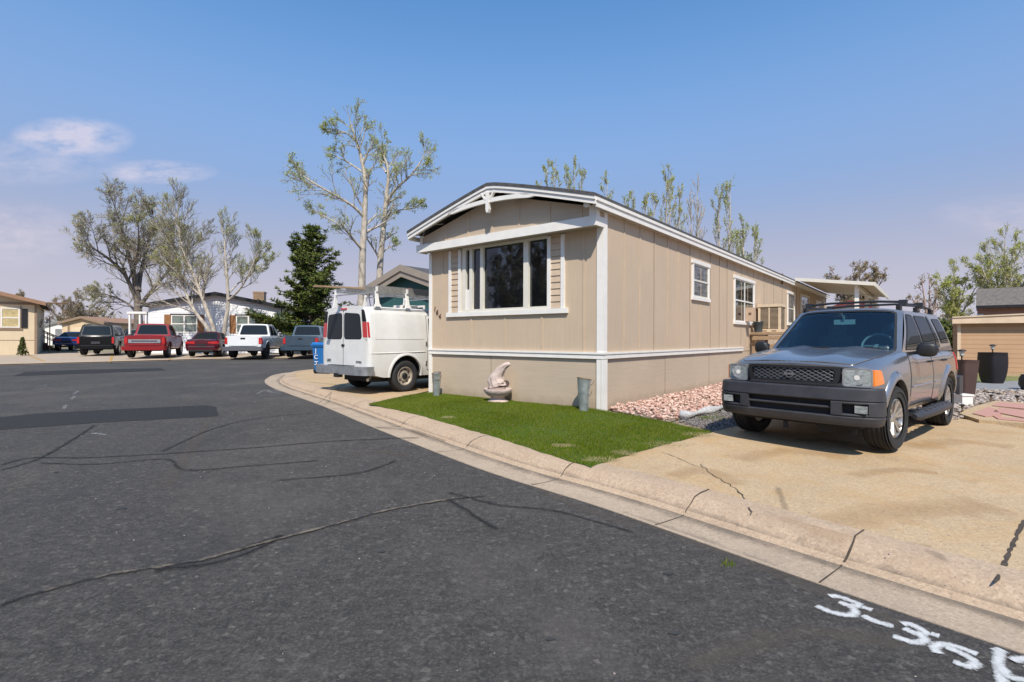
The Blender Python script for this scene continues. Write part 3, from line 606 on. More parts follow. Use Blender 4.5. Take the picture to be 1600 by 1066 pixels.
b = MB(); b.bb((.0, .0, EZ-.13), (rx1-.031, rend-.02, EZ-.12)); b.bb((rx0+.031, 0, EZ-.13), (-W, rend-.02, EZ-.12)); b.build('soffit', M['soffit'], home)
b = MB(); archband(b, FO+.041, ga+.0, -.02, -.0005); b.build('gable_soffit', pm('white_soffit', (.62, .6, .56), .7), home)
# decorative collar with king post and two struts
cl = lambda x: 3.845+.085*(1-((x+2.25)/1.10)**2)
b = MB(); X = [-3.37+.14*i for i in range(17)]; n = len(X)
vs = [(x, y, cl(x)+t*(1 if 0 < i < n-1 else .35)) for y in (FO, FO+.05) for t in (-.04, .04) for i, x in enumerate(X)]
F_ = []
for i in range(n-1): F_ += [(i, i+1, n+i+1, n+i), (2*n+i, 3*n+i, 3*n+i+1, 2*n+i+1), (i, 2*n+i, 2*n+i+1, i+1), (n+i, n+i+1, 3*n+i+1, 3*n+i)]
b.add(vs, F_+[(0, n, 3*n, 2*n), (n-1, 3*n-1, 4*n-1, 2*n-1)])
kx = -2.26; b.bb((kx-.04, FO-.012, 3.76), (kx+.04, FO+.06, 4.10)); b.prism([(kx-.04, FO-.012, 3.76), (kx+.04, FO-.012, 3.76), (kx+.02, FO-.012, 3.70), (kx-.02, FO-.012, 3.70)], (0, .072, 0))
for s in (-1, 1): b.bar((kx+s*.06, FO+.022, 3.96), (kx+s*.17, FO+.022, 4.10), .055, .04)
b.build('gable_truss', M['white'], home)
# front window
win = MB(); fr = .05
win.bb((wl, -.03, wb), (wr, .07, wb+fr)); win.bb((wl, -.03, wt-fr), (wr, .07, wt)); 
for px0, px1 in ((723.5, 728.5), (734.5, 738.8), (751.2, 755.8), (818.8, 826.5), (855.6, 858)):
    a0 = FRp(px0, 430)[0]; a1 = FRp(px1, 430)[0]; a0 = max(a0, wl); a1 = min(a1, wr)
    win.bb((a0, -.028, wb+fr), (a1, .068, wt-fr))
wo_ = win.build('window', M['cream'], home)
for px0, px1 in ((728.5, 734.5), (738.8, 751.2), (755.8, 818.8), (826.5, 855.6)):
    a0 = FRp(px0, 430)[0]; a1 = FRp(px1, 430)[0]; MB().bb((a0, .03, wb+fr), (a1, .036, wt-fr)).build('pane', M['glass'], wo_)
a0 = FRp(728.5, 430)[0]; a1 = FRp(734.5, 430)[0]; MB().bb((a0, -.01, wb+fr), (a1, .02, FRp(729, 453)[1])).build('window_insert', M['white'], wo_)
sb = MB(); sx0 = FRp(699.5, 497)[0]; sx1 = FRp(888, 489)[0]; sb.bb((sx0, -.05, wb-.095), (sx1, -.0, wb)); sb.build('sill', M['white'], wo_)
b = MB(); cx = FRp(764, 430)[0]                         # curtain folds inside
for k in range(7): b.box((cx-.10+k*.035, .16+.012*(k % 2), (wb+wt)/2), (.036, .02, wt-wb-.1), rz=.4*(-1)**k)
b.build('curtain', M['curtain'], home)
b = MB(); b.lathe([(.03, 0), (.07, .05), (.05, .25), (.02, .3), (.11, .33), (.07, .55), (.0, .55)], 12, c=(FRp(791, 460)[0], .5, wb+.02)); b.bb((FRp(772, 470)[0], .3, wb-.05), (FRp(845, 480)[0], .7, wb+.06)); b.build('windowsill_clutter', pm('pale_clutter', (.35, .4, .38), .7, var=.5, scale=9), home)
# slatted shutters
for px0, px1, pt, pb in ((702.5, 721.3, 0, 0), (856.3, 882.8, 0, 0)):
    x0 = FRp(px0, 430)[0]; x1 = FRp(px1, 430)[0]; s = MB(); st = .075; z0, z1 = wb+.002, 3.17
    s.bb((x0, -.04, z0), (x0+st, -.0, z1)); s.bb((x1-st, -.04, z0), (x1, -.0, z1)); f = s.build('shutter', M['white'], home)
    s = MB(); k = 0; z = z0
    while z < z1-.02:
        s.prism([(x0+st, -.001, z), (x0+st, -.026, z+.005), (x0+st, -.012, z+.118), (x0+st, -.001, z+.118)], (x1-x0-2*st, 0, 0)); z += .12
    s.build('slats', M['batten'], f)
# house number, slanting down
def text_mesh(body, size, name, mt, parent, M4, ext=.006):
    c = bpy.data.curves.new(name, 'FONT'); c.body = body; c.size = size; c.extrude = ext; c.align_x = 'CENTER'
    o = bpy.data.objects.new(name, c); COL.objects.link(o); dg = bpy.context.evaluated_depsgraph_get(); me = bpy.data.meshes.new_from_object(o.evaluated_get(dg)); bpy.data.objects.remove(o); me.name = name
    me.materials.clear(); me.materials.append(mt); me.transform(M4); o = bpy.data.objects.new(name, me); COL.objects.link(o); o.parent = parent; return o
for ch, px, py in (('1', 679.5, 483), ('6', 683.2, 488), ('4', 687.3, 494.5)):
    x, z = FRp(px, py); text_mesh(ch, .155, 'house_number', M['darkwood'], home, Matrix.Translation((x, -.012, z-.05)) @ Matrix.Rotation(R_(10), 4, 'Y') @ Matrix.Rotation(math.pi/2, 4, 'X'))
# side windows
def side_window(l, r, pt, pb, style):
    y0 = SDp(l, 450)[0]; y1 = SDp(r, 450)[0]; z1 = SDp(l, pt)[1]; z0 = SDp(l, pb)[1]; t = .085
    w = MB(); w.bb((0, y0+.03, z0), (.035, y0+.03+t, z1)); w.bb((0, y1-t-.03, z0), (.035, y1-.03, z1)); w.bb((0, y0, z1), (.045, y1, z1+.09)); w.bb((0, y0, z0-.08), (.05, y1, z0))
    wi = w.build('window', M['white'], home); p = MB(); p.bb((0, y0+.03+t, z0), (.008, y1-t-.03, z1)); p.build('pane', M['glasso'] if style != 'b' else M['winblind'], wi)
    g = MB(); m = (z0+z1)/2; a, c = y0+.03+t, y1-t-.03
    g.bb((.009, a, m-.02), (.025, c, m+.02)); g.bb((.009, a, z0), (.022, a+.035, z1)); g.bb((.009, c-.035, z0), (.022, c, z1)); g.bb((.009, a, z0), (.023, c, z0+.035)); g.bb((.009, a, z1-.035), (.023, c, z1))
    if style == 'g': g.bb((.009, (a+c)/2-.02, z0), (.024, (a+c)/2+.02, z1))
    g.build('sash', M['white'] if style == 'g' else M['cream'], wi)
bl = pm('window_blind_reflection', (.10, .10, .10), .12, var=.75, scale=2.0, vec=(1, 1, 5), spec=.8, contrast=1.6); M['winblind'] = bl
side_window(1079.5, 1107.5, 410.5, 463, 'b'); side_window(1145.5, 1178, 434, 502, 'g')
side_window(1229.5, 1241, 458, 505, 'b')
dy0 = SDp(1250, 460)[0]; dy1 = SDp(1263, 460)[0]
d = MB(); d.bb((0, dy0, 1.02), (.04, dy0+.12, 3.15)); d.bb((0, dy1-.12, 1.02), (.04, dy1, 3.15)); d.bb((0, dy0, 3.15), (.04, dy1, 3.25)); dd = d.build('door', M['cream'], home); MB().bb((0, dy0+.12, 1.02), (.012, dy1-.12, 3.15)).build('pane', M['glasso'], dd)
side_window(1274, 1281.5, 472, 492, 'b')
b = MB(); yy, zz = SDp(1220, 432); b.bb((.02, yy-.03, zz-.3), (.07, yy+.03, zz+.1)); b.build('cable_clip', M['joint'], home)
# flood lamp with cable on the corner post
lp = MB(); lx, lz = FRp(922, 320, -.3); lp.lathe([(.035, -.03), (.04, .0), (.04, .02), (.0, .02)], 12, 'Y', (lx+.02, ga-.03, lz)); lp.lathe([(.02, 0), (.05, -.07), (.055, -.11), (.0, -.11)], 12, 'Y', (lx-.02, ga-.05, lz-.01)); fl = lp.build('flood_lamp', M['white'], home)
lp = MB(); lp.lathe([(.02, 0), (.045, -.06), (.0, -.06)], 12, 'Y', (lx+.05, ga-.04, lz+.02)); lp.build('lamp_head', M['black'], fl)
cab = [Vector((FRp(px, py, -.27)[0], ga-.012, FRp(px, py, -.27)[1])) for px, py in ((921, 318), (910, 316), (895, 313), (880, 309), (862, 305.5), (835, 303))]
MB().tube(smooth_line(cab, 5), .006, 5).build('cable', M['cream'], home)
cab = [Vector((FRp(px, py, -.27)[0], ga-.012, FRp(px, py, -.27)[1])) for px, py in ((692, 350), (676, 352), (664, 357), (661, 368))]
MB().tube(smooth_line(cab, 5), .006, 5).build('cable', M['cream'], home)
# patio roof on the right side
aw0 = 15.4; aw = empty('patio_roof', (CX+UX*aw0, CY+UY*aw0, GZ), math.atan2(-UX, UY), 'cream patio roof on white posts standing off the rear side of the tan home', 'awning')
Z0, Z1 = 3.72, 3.36; b = MB()
for y0, y1, e in ((0, 8.0, 0),):
    b.prism([(.16, y0, Z0), (2.75, y0, Z1), (2.75, y0, Z1-.03), (.16, y0, Z0-.03)], (0, y1, 0))
b.build('roof_panel', pm('cream_metal_roof', (.55, .48, .36), .6, var=.08, scale=2), aw)
b = MB(); b.prism([(.15, -.03, Z0+.03), (2.79, -.03, Z1+.03), (2.79, -.03, Z1-.10), (.15, -.03, Z0-.10)], (0, .028, 0)); b.bb((2.755, .0, Z1-.13), (2.80, 8.0, Z1+.035)); b.build('fascia', M['cream'], aw)
b = MB(); b.bb((2.15, .1, Z1-.12), (2.25, 7.9, Z1+.0)); b.build('beam', M['cream'], aw)
for y in (.3, 4.1, 7.7): MB().bb((2.13, y-.06, -.05), (2.27, y+.06, Z1-.121)).build('post', M['white'], aw)
# evaporative cooler on its wooden stand
ca = 9.95; cz0 = 1.48
cool = empty('evaporative_cooler', (CX+UX*ca+UY*.08, CY+UY*ca-UX*.08, GZ+cz0), math.atan2(-UX, UY), 'beige louvred evaporative cooler on a wooden stand beside the side window', 'cooler')
tanm = pm('beige_painted_metal', (.62, .49, .34), .55, var=.08, scale=5); dk = pm('cooler_pad', (.10, .07, .045), .9, var=.3, scale=30)
b = MB(); w_, d_2, h_ = .66, .7, .9
b.bb((0, 0, 0), (w_, d_2, .10)); b.bb((-.02, -.02, h_-.09), (w_+.02, d_2+.02, h_)); b.bb((.03, .03, .10), (w_-.03, d_2-.03, h_-.09), 0)
for x in (0, w_-.07): 
    for y in (0, d_2-.07): b.bb((x, y, .10), (x+.07, y+.07, h_-.09))
b.build('cabinet', tanm, cool)
b = MB(); b.bb((.08, .012, .13), (w_-.08, .029, h_-.12)); b.bb((w_-.029, .08, .13), (w_-.012, d_2-.08, h_-.12)); b.build('pad', dk, cool)
b = MB()
for k in range(17): z = .15+k*.037; b.bb((.08, .0, z), (w_-.08, .011, z+.009)); b.bb((w_-.011, .08, z), (w_, d_2-.08, z+.009))
b.bb((w_/2-.02, -.003, .12), (w_/2+.02, .0, h_-.1)); b.build('louvre', tanm, cool)
b = MB(); 
for x in (.12, .40): MB().bb((x, -.004, .03), (x+.14, .0, .06)).build('slot', M['joint'], cool)
st = empty('wooden_stand', (CX+UX*ca+UY*.08, CY+UY*ca-UX*.08, GZ), math.atan2(-UX, UY), 'weathered wooden stand and railing carrying the beige cooler', 'stand')
b = MB(); b.bb((-.04, -.75, cz0-.08), (.9, .95, cz0-.002)); b.build('deck', M['wood'], st)
for x, y in ((.0, -.7), (.9, -.7), (.0, .85), (.9, .85)): MB().bb((x, y, -.05), (x+.09, y+.09, cz0-.081)).build('leg', M['wood'], st)
b = MB(); b.bar((.05, -.8, cz0-.62), (1.6, -.8, cz0-.12), .04, .14); b.bar((.05, -.8, cz0-.95), (1.6, -.8, cz0-.45), .04, .14); b.bar((.05, -.8, cz0-.18), (1.0, -.8, cz0-.18), .04, .12); b.build('brace', M['wood'], st)
ub = MB(); y, z = SDp(1163, 481); ub.bb((.03, y, z-.42), (.26, y+.22, z)); o = ub.build('utility_box', pm('tan_box', (.48, .34, .23), .6), smooth=0)
ub_e = empty('utility_box', (CX, CY, GZ), math.atan2(-UX, UY), 'tan square utility box fixed beside the right edge of the side window', 'utility box'); o.name = 'box_body'; o.parent = ub_e
MB().bb((.13, y-.02, z-.2), (.2, y, z-.15)).build('latch', M['joint'], ub_e)
bk = MB(); bk.lathe([(.11, 0), (.15, .30), (.16, .31), (.15, .33), (.13, .31), (.10, .02)], 18); bo = bk.build('bucket', pm('grey_green_bucket', (.05, .065, .07), .5))
kk = (.22, ca-.55); bo.location = (CX+UX*kk[1]+UY*kk[0], CY+UY*kk[1]-UX*kk[0], GZ+cz0); tag(bo, 'dark grey bucket standing on the wooden stand below the tan utility box', 'bucket')
# ------------------------------------------------------------ fountain, pails, drain sleeve
fp = G(778, 630); fo = empty('stone_fountain', fp+Vector((0, .12, .0)), -.6, 'pale stone garden fountain with a curved leaf carving above a round bowl', 'fountain')
stn = pm('cast_stone', (.52, .41, .36), .85, var=.16, scale=7, bump=.5, bscale=35)
MB().lathe([(.0, 0), (.21, 0), (.215, .03), (.15, .06), (.125, .09), (.13, .11), (.0, .11)], 32).build('foot', stn, fo)
MB().lathe([(.0, .10), (.12, .10), (.20, .14), (.265, .20), (.285, .255), (.28, .275), (.26, .275), (.235, .25), (.14, .24), (.0, .24)], 36).build('bowl', stn, fo)
MB().lathe([(0, .24), (.15, .245), (.155, .27), (.14, .30), (0, .30)], 28).build('plinth', pm('brown_stone', (.30, .22, .19), .85, var=.2, scale=9), fo)
# carving: a folded shell that curls forward at its tip
b = MB(); N = 26; K = 28; ctr = []
prof = [(0, .30, -.01, .17, .14), (.15, .38, -.03, .175, .145), (.35, .48, -.02, .15, .125), (.5, .56, .02, .11, .095), (.62, .63, .07, .085, .08), (.74, .69, .125, .07, .066), (.85, .735, .19, .058, .05), (.94, .755, .25, .042, .036), (1, .75, .29, .018, .018)]
def ip(t, j):
    for p, q in zip(prof, prof[1:]):
        if t <= q[0]: k = (t-p[0])/(q[0]-p[0]); return p[j]+(q[j]-p[j])*k
    return prof[-1][j]
vs = []
for i in range(N):
    t = i/(N-1); z, x, rx, ry = ip(t, 1), ip(t, 2), ip(t, 3), ip(t, 4)
    tn = Vector((ip(min(1, t+.05), 2)-ip(max(0, t-.05), 2), 0, ip(min(1, t+.05), 1)-ip(max(0, t-.05), 1))).normalized(); nn = Vector((tn.z, 0, -tn.x))
    for j in range(K):
        a = 2*math.pi*j/K; g = 1+.12*math.sin(a*8+t*10)+.07*math.sin(a*3-t*14); 
        vs.append(Vector((x, 0, z))+nn*rx*math.cos(a)*g+Vector((0, ry*math.sin(a)*g, 0)))
b.add(vs, [(i*K+j, i*K+(j+1) % K, (i+1)*K+(j+1) % K, (i+1)*K+j) for i in range(N-1) for j in range(K)]+[tuple(range(K))[::-1], tuple(range((N-1)*K, N*K))]); b.build('carved_leaf', stn, fo, smooth=70)
galv = pm('galvanised_metal', (.40, .43, .42), .42, .6, var=.3, scale=9, bump=.3, bscale=14)
def pail(px, py, h, r0, r1, label, bend, lean):
    e = empty('metal_pail', G(px, py)+Vector((0, .1, 0)), bend, label, 'pail', 'metal pails along the front skirting'); e.rotation_euler = (lean, 0, bend)
    b = MB(); n = 24; vs = []; lv = [(0, r0), (.02, r0+.004), (h*.3, r0+(r1-r0)*.25), (h*.55, r0+(r1-r0)*.6), (h*.75, r1*.97), (h*.97, r1), (h, r1+.006), (h-.01, r1-.008), (h*.6, r1*.8)]
    for k, (z, r) in enumerate(lv):
        for j in range(n):
            a = 2*math.pi*j/n; d = 1-.22*math.exp(-((a-3.4)/.5)**2)*math.exp(-((z-h*.55)/(h*.3))**2)+.03*math.sin(a*2+z*9)
            vs.append((r*math.cos(a)*d, r*math.sin(a)*d*.9, z+(.02*math.sin(a+1) if z > h*.9 else 0)))
    b.add(vs, [(i*n+j, i*n+(j+1) % n, (i+1)*n+(j+1) % n, (i+1)*n+j) for i in range(len(lv)-1) for j in range(n)]+[tuple(range(n))[::-1]]); b.build('pail_body', galv, e)
    hb = MB(); hb.tube([(r1*math.cos(a)*1.02, -r1*.9-.012+.0*a, h-.03-.10*math.sin(a)) for a in np.linspace(0, math.pi, 12)], .005, 6)
    hb.tube([(r1*1.01*math.cos(a), r1*.93*math.sin(a), h+.004+.02*math.sin(a+1)) for a in np.linspace(0, 2*math.pi, 25)], .006, 6); hb.build('handle', M['joint'], e)
pail(681, 620, .50, .068, .10, 'slim straight metal pail by the left corner of the tan home', .3, 0)
pail(914, 645, .57, .08, .125, 'dented leaning metal pail by the right corner of the tan home', 2.6, .02)
# corrugated drain sleeve
b = MB(); P = smooth_line([G(px, py)+Vector((0, 0, .07)) for px, py in ((1062, 654), (1078, 655), (1098, 650), (1118, 646), (1140, 638), (1165, 632))], 9); k = len(P)
b.tube(P, [(.035 if i < 2 else .052+.02*math.sin(i*.35)+.006*math.sin(i*2.4)) for i in range(k)], 12); d = b.build('drain_sleeve', pm('grey_sleeve_fabric', (.42, .42, .42), .85, var=.25, scale=14, bump=.6, bscale=30), smooth=60); tag(d, 'grey fabric covered drain sleeve lying between pink and dark gravel', 'drain pipe')
# ------------------------------------------------------------ vehicles
def mono(pts):
    X = [p[0] for p in pts]; Y = [p[1] for p in pts]; n = len(X); d = [(Y[i+1]-Y[i])/(X[i+1]-X[i]) for i in range(n-1)]
    m = [d[0]]+[0 if d[i-1]*d[i] <= 0 else 2*d[i-1]*d[i]/(d[i-1]+d[i]) for i in range(1, n-1)]+[d[-1]]
    def f(x):
        if x <= X[0]: return Y[0]
        if x >= X[-1]: return Y[-1]
        i = max(k for k in range(n-1) if X[k] <= x); h = X[i+1]-X[i]; t = (x-X[i])/h
        return (2*t**3-3*t*t+1)*Y[i]+(t**3-2*t*t+t)*h*m[i]+(-2*t**3+3*t*t)*Y[i+1]+(t**3-t*t)*h*m[i+1]
    return f
def lin(pts):
    X = [p[0] for p in pts]; Y = [p[1] for p in pts]
    return lambda x: float(np.interp(x, X, Y))
def carpaint(name, col, metal=.45, rough=.33, dust=.12, dcol=(.35, .32, .28), coat=.7):
    m = pm(name, col, rough, metal, var=.05, scale=2, coat=coat, spec=.5 if coat > .3 else .3); t, b, src, c = grow_nodes(m)
    c = mixc(t, math_(t, 'MULTIPLY', step(t, noise(t, src, 2.4, 6, .7), .42, .75), dust), c, dcol); t.links.new(c, b.inputs['Base Color'])
    t.links.new(math_(t, 'ADD', math_(t, 'MULTIPLY', noise(t, src, 3.5, 6, .7), .25), rough-.10), b.inputs['Roughness']); return m
def dens(poly, n):                      # resample a closed 2D polygon evenly
    P = [Vector(p) for p in poly]; L = [(P[(i+1) % len(P)]-P[i]).length for i in range(len(P))]; T = sum(L); out = []
    corners = []
    for i in range(len(P)):
        k = max(1, round(n*L[i]/T))
        for j in range(k): out.append(P[i]+(P[(i+1) % len(P)]-P[i])*(j/k))
    return out
def rnd(poly, r, seg=4):                # round polygon corners
    P = [Vector(p) for p in poly]; n = len(P); out = []
    for i in range(n):
        a, p, c = P[i-1], P[i], P[(i+1) % n]; da, dc = (a-p), (c-p); rr = min(r, da.length*.45, dc.length*.45); A = p+da.normalized()*rr; C = p+dc.normalized()*rr
        for k in range(seg+1): t = k/seg; out.append(A*(1-t)**2+p*2*t*(1-t)+C*t*t)
    return out
def patch(mb, poly, fn, off=.004, n=48, rings=6, depth=.02, m=0, inner=None):
    B = dens(poly, n); k = len(B); c = Vector((sum(p.x for p in B)/k, sum(p.y for p in B)/k)); vs = [fn(p.x, p.y, off-depth) for p in B]
    s1 = 0 if inner is None else inner
    for r in range(rings):
        t = 1-(1-s1)*r/(rings if inner is None else rings-1)
        vs += [fn(c.x+(p.x-c.x)*t, c.y+(p.y-c.y)*t, off) for p in B]
    fs = [(r*k+i, r*k+(i+1) % k, (r+1)*k+(i+1) % k, (r+1)*k+i) for r in range(rings) for i in range(k)]
    if inner is None: vs.append(fn(c.x, c.y, off)); fs += [(rings*k+i, rings*k+(i+1) % k, (rings+1)*k) for i in range(k)]
    mb.add(vs, fs, m)
def ringpatch(mb, outer, inner, fn, off, depth=.02, m=0, n=48):     # frame between two polygons with equal sampling
    def res(poly):
        P = [Vector(p) for p in poly]; L = [0]
        for i in range(len(P)): L.append(L[-1]+(P[(i+1) % len(P)]-P[i]).length)
        o = []
        for j in range(n):
            s = L[-1]*j/n; i = max(q for q in range(len(P)) if L[q] <= s+1e-9); t = (s-L[i])/max(1e-9, L[i+1]-L[i]); o.append(P[i]+(P[(i+1) % len(P)]-P[i])*t)
        return o
    A, Bq = res(outer), res(inner); c = sum(Bq, Vector((0, 0)))/n
    an = lambda p: math.atan2(p.y-c.y, p.x-c.x)
    j0 = min(range(n), key=lambda j: abs(math.remainder(an(Bq[j])-an(A[0]), 2*math.pi))); Bq = Bq[j0:]+Bq[:j0]
    vs = [fn(p.x, p.y, off-depth) for p in A]; R = 4
    for r in range(R): vs += [fn(a.x+(b.x-a.x)*r/(R-1), a.y+(b.y-a.y)*r/(R-1), off) for a, b in zip(A, Bq)]
    vs += [fn(p.x, p.y, off-depth) for p in Bq]
    mb.add(vs, [(r*n+i, r*n+(i+1) % n, (r+1)*n+(i+1) % n, (r+1)*n+i) for r in range(R+1) for i in range(n)], m)
class Car:
    def __init__(s, name, loc, heading, label, cat, group, L, Wd, paint, zb, zt, wf, prof, crown=.03, bow=(.12, .06), off_x=None, z0=0):
        rz = math.atan2(heading[1], heading[0])     # local +x points from the nose to the tail
        s.e = empty(name, loc, rz, label, cat, group); s.L = L; s.W = Wd/2; s.paint = paint; s.zb = zb; s.zt = zt; s.wf = wf; s.prof = prof; s.crown = crown; s.bow = bow
        s.o = (-(off_x or 0), 0, 0)
    def D(s, x, y, z):
        q = (y/s.W)**2; return (x+s.bow[0]*q*max(0, 1-x/.9)-s.bow[1]*q*max(0, 1-(s.L-x)/.6), y, z)
    def S(s, x, z):
        b, t = s.zb(x), s.zt(x); return s.W*s.wf(x)*s.prof(min(1, max(0, (z-b)/(t-b))))
    def side(s, sg, extra=0): return lambda x, z, off: s.D(x, sg*(s.S(x, z)+off+extra), z)
    def frontf(s, xo=0): return lambda y, z, off: (s.D(xo-off, y, z))
    def rearf(s, xo=0): return lambda y, z, off: (s.D(s.L+xo+off, y, z))
    def topf(s):
        def f(x, y, off):
            w = s.W*s.wf(x)*s.prof(1); return s.D(x, y, s.zt(x)+s.crown*(1-min(1, abs(y)/w)**2)+off)
        return f
    def add(s, mb, name, mt, parent=None, smooth=40): return mb.build(name, mt, parent or s.e, smooth, off=s.o)
    def body(s, arches, R, N=70, K=16, bed=None, name='body', arch_z=0):
        xs = [s.L*(.5-.5*math.cos(math.pi*i/N)) if 0 else s.L*i/N for i in range(N+1)]; xs = sorted(set([0, .02, .05, .09]+xs[1:-1]+[s.L-.09, s.L-.05, s.L-.02, s.L])); vs = []; rows = 0
        for x in xs:
            b, t = s.zb(x), s.zt(x); w = s.W*s.wf(x); row = [(x, w*.5, b)]
            for k in range(K+1):
                z = b+(t-b)*k/K; row.append((x, s.S(x, z), z))
            wt = w*s.prof(1)
            for u in (.93, .8, .6, .35, 0): row.append((x, wt*u, t+s.crown*(1-u*u)))
            full = row+[(x, -y, z) for (x, y, z) in reversed(row[:-1])]; rows = len(full); vs += [s.D(*p) for p in full]
        n = len(xs); b_ = MB(); b_.add(vs, [(i*rows+j, i*rows+(j+1) % rows, (i+1)*rows+(j+1) % rows, (i+1)*rows+j) for i in range(n-1) for j in range(rows)]+[tuple(range(rows))[::-1], tuple(range((n-1)*rows, n*rows))])
        o = b_.build(name, [s.paint, M['darkvoid']], None, 0)
        cut = MB()
        for x in arches:
            for sg in (-1, 1): cut.lathe([(R, s.W+.2), (R, s.W-.32)], 40, 'Y', (x, 0, 0), m=1) if 0 else cut.add(*arch_cut(x, R, sg, s.W, arch_z), 1)
        if bed: cut.bb(bed[0], bed[1], 0)
        c = cut.build('cutter', [s.paint, M['darkvoid']], None, 0)
        md = o.modifiers.new('b', 'BOOLEAN'); md.object = c; md.operation = 'DIFFERENCE'; md.solver = 'EXACT'
        dg = bpy.context.evaluated_depsgraph_get(); me = bpy.data.meshes.new_from_object(o.evaluated_get(dg)); o.modifiers.clear(); o.data = me; bpy.data.objects.remove(c)
        bm = bmesh.new(); bm.from_mesh(me)
        for v in bm.verts: v.co.x += s.o[0]
        for f in bm.faces: f.smooth = True
        for ed in bm.edges:
            if len(ed.link_faces) == 2 and ed.calc_face_angle(0) > R_(35): ed.smooth = False
        bm.to_mesh(me); bm.free(); me.name = name; o.parent = s.e; s.b = o; return o
    def glasshouse(s, xb, xt, xr, xq, zb, zr, wb, wr, bf=.18, br=.12, crown=.05, frame_paint=None, seal=True, through=False, ribs=0):
        s.g = dict(xb=xb, xt=xt, xr=xr, xq=xq, zb=zb, zr=zr, wb=wb, wr=wr, bf=bf, br=br); pt = frame_paint or s.paint
        rise = lambda u: crown*(1-abs(u)**4)
        fw = lambda u, v, off: (xb+(xt-xb)*v+bf*u*u*(1-.4*v)-off*.6, u*(wb+(wr-wb)*v), zb+(zr-zb)*v+rise(u)*v**3+off*.8)
        fr = lambda u, v, off: (xq+(xr-xq)*v-br*u*u*(1-.4*v)+off, u*(wb+(wr-wb)*v), zb+(zr-zb)*v+rise(u)*v**3+off*.3)
        s.fw, s.fr = fw, fr
        def sf(sg):
            def f(x, z, off):
                v = min(1.05, max(0, (z-zb)/(zr-zb))); return (x, sg*(wb+(wr-wb)*v+.018*math.sin(math.pi*min(1, v))+off), z)
            return f
        s.sf = sf
        fx = lambda v: xb+(xt-xb)*v+bf*(1-.4*v); rx = lambda v: xq+(xr-xq)*v-br*(1-.4*v)
        s.fx, s.rx = fx, rx
        g = MB(); n = 14
        for sg in (-1, 1):                                # side sheets
            vs = []
            for j in range(9):
                v = j/8
                for i in range(n): x = fx(v)+(rx(v)-fx(v))*i/(n-1); vs.append(sf(sg)(x, zb+(zr-zb)*v, 0))
            g.add(vs, [(j*n+i, j*n+i+1, (j+1)*n+i+1, (j+1)*n+i) for j in range(8) for i in range(n-1)])
        vs = []; U = [math.sin(math.pi/2*(-1+2*i/16)) for i in range(17)]
        for j in range(n):                                # roof
            t = j/(n-1)
            for u_ in U:
                a = fw(u_, 1, 0); c = fr(u_, 1, 0); vs.append((a[0]+(c[0]-a[0])*t, u_*wr, a[2]+(c[2]-a[2])*t+.012*math.sin(math.pi*t)*(1-u_**4)+(.006*math.cos(u_*9*ribs) if ribs and 0 < t < 1 and abs(u_) < .8 else 0)))
        g.add(vs, [(j*17+i, j*17+i+1, (j+1)*17+i+1, (j+1)*17+i) for j in range(n-1) for i in range(16)])
        sq = [(-1, 0), (1, 0), (1, 1), (-1, 1)]
        s.winf = rnd([(-.90, .045), (.90, .045), (.875, .925), (-.875, .925)], .06); s.winr = rnd([(-.86, .14), (.86, .14), (.84, .88), (-.84, .88)], .10)
        ringpatch(g, sq, s.winf, fw, 0, .0, n=72)
        patch(g, sq, fr, 0, 60, 5, .0) if not through else ringpatch(g, sq, s.winr, fr, 0, 0, n=72)
        s.add(g, 'cab', [pt], smooth=30)
        if seal:
            q = MB(); ringpatch(q, rnd([(-.94, .02), (.94, .02), (.91, .96), (-.91, .96)], .07), s.winf, fw, .004, .004, n=72); s.add(q, 'window_seal', M['black'])
    def windscreen(s, mt, rear=True, rmt=None):
        q = MB(); patch(q, s.winf, s.fw, .001, 56, 7, .0); s.add(q, 'windscreen', mt, smooth=60)
        if rear:
            q = MB(); patch(q, rnd([(-.90, .10), (.90, .10), (.88, .91), (-.88, .91)], .12), s.fr, .004, 56, 5, .004); o = s.add(q, 'rear_window', M['black'], smooth=60)
            q = MB(); patch(q, s.winr, s.fr, .008, 56, 5, .004); s.add(q, 'pane', rmt or M['carglass'], o, smooth=60)
    def sidewin(s, polys, sg=(-1, 1), border=.022, r=.05):
        for poly in polys:
            for g in sg:
                c = Vector((sum(p[0] for p in poly)/len(poly), sum(p[1] for p in poly)/len(poly)))
                big = [c+(Vector(p)-c)*(1+border/max(.1, (Vector(p)-c).length)*1.3) for p in poly]
                q = MB(); patch(q, rnd(big, r), s.sf(g), .004, 36, 3, .006); o = s.add(q, 'side_window', M['black'], smooth=60)
                q = MB(); patch(q, rnd(poly, r), s.sf(g), .008, 36, 3, .004); s.add(q, 'pane', M['carglass'], o, smooth=60)
    def door(s, poly, sg=(-1, 1), handle=None, name='door', hm=None, fn=None):
        for g in sg:
            q = MB(); f = fn(g) if fn else s.side(g); c = Vector((sum(p[0] for p in poly)/len(poly), sum(p[1] for p in poly)/len(poly)))
            big = [c+(Vector(p)-c)*(1+.011/(Vector(p)-c).length*1.2) for p in poly]
            patch(q, rnd(big, .05), f, .0015, 90, 6, .004, m=1); patch(q, rnd(poly, .05), f, .005, 90, 10, .004, m=0); d = s.add(q, name, [s.paint, M['black']], smooth=50)
            if handle:
                hx, hz_ = handle; y = f(hx, hz_, .02); q = MB(); q.tube([(f(hx-.08, hz_, .004)), (f(hx-.06, hz_, .03)), (f(hx+.06, hz_, .03)), (f(hx+.08, hz_, .004))], [.012, .015, .015, .012], 8); s.add(q, 'handle', hm or M['black'], d)
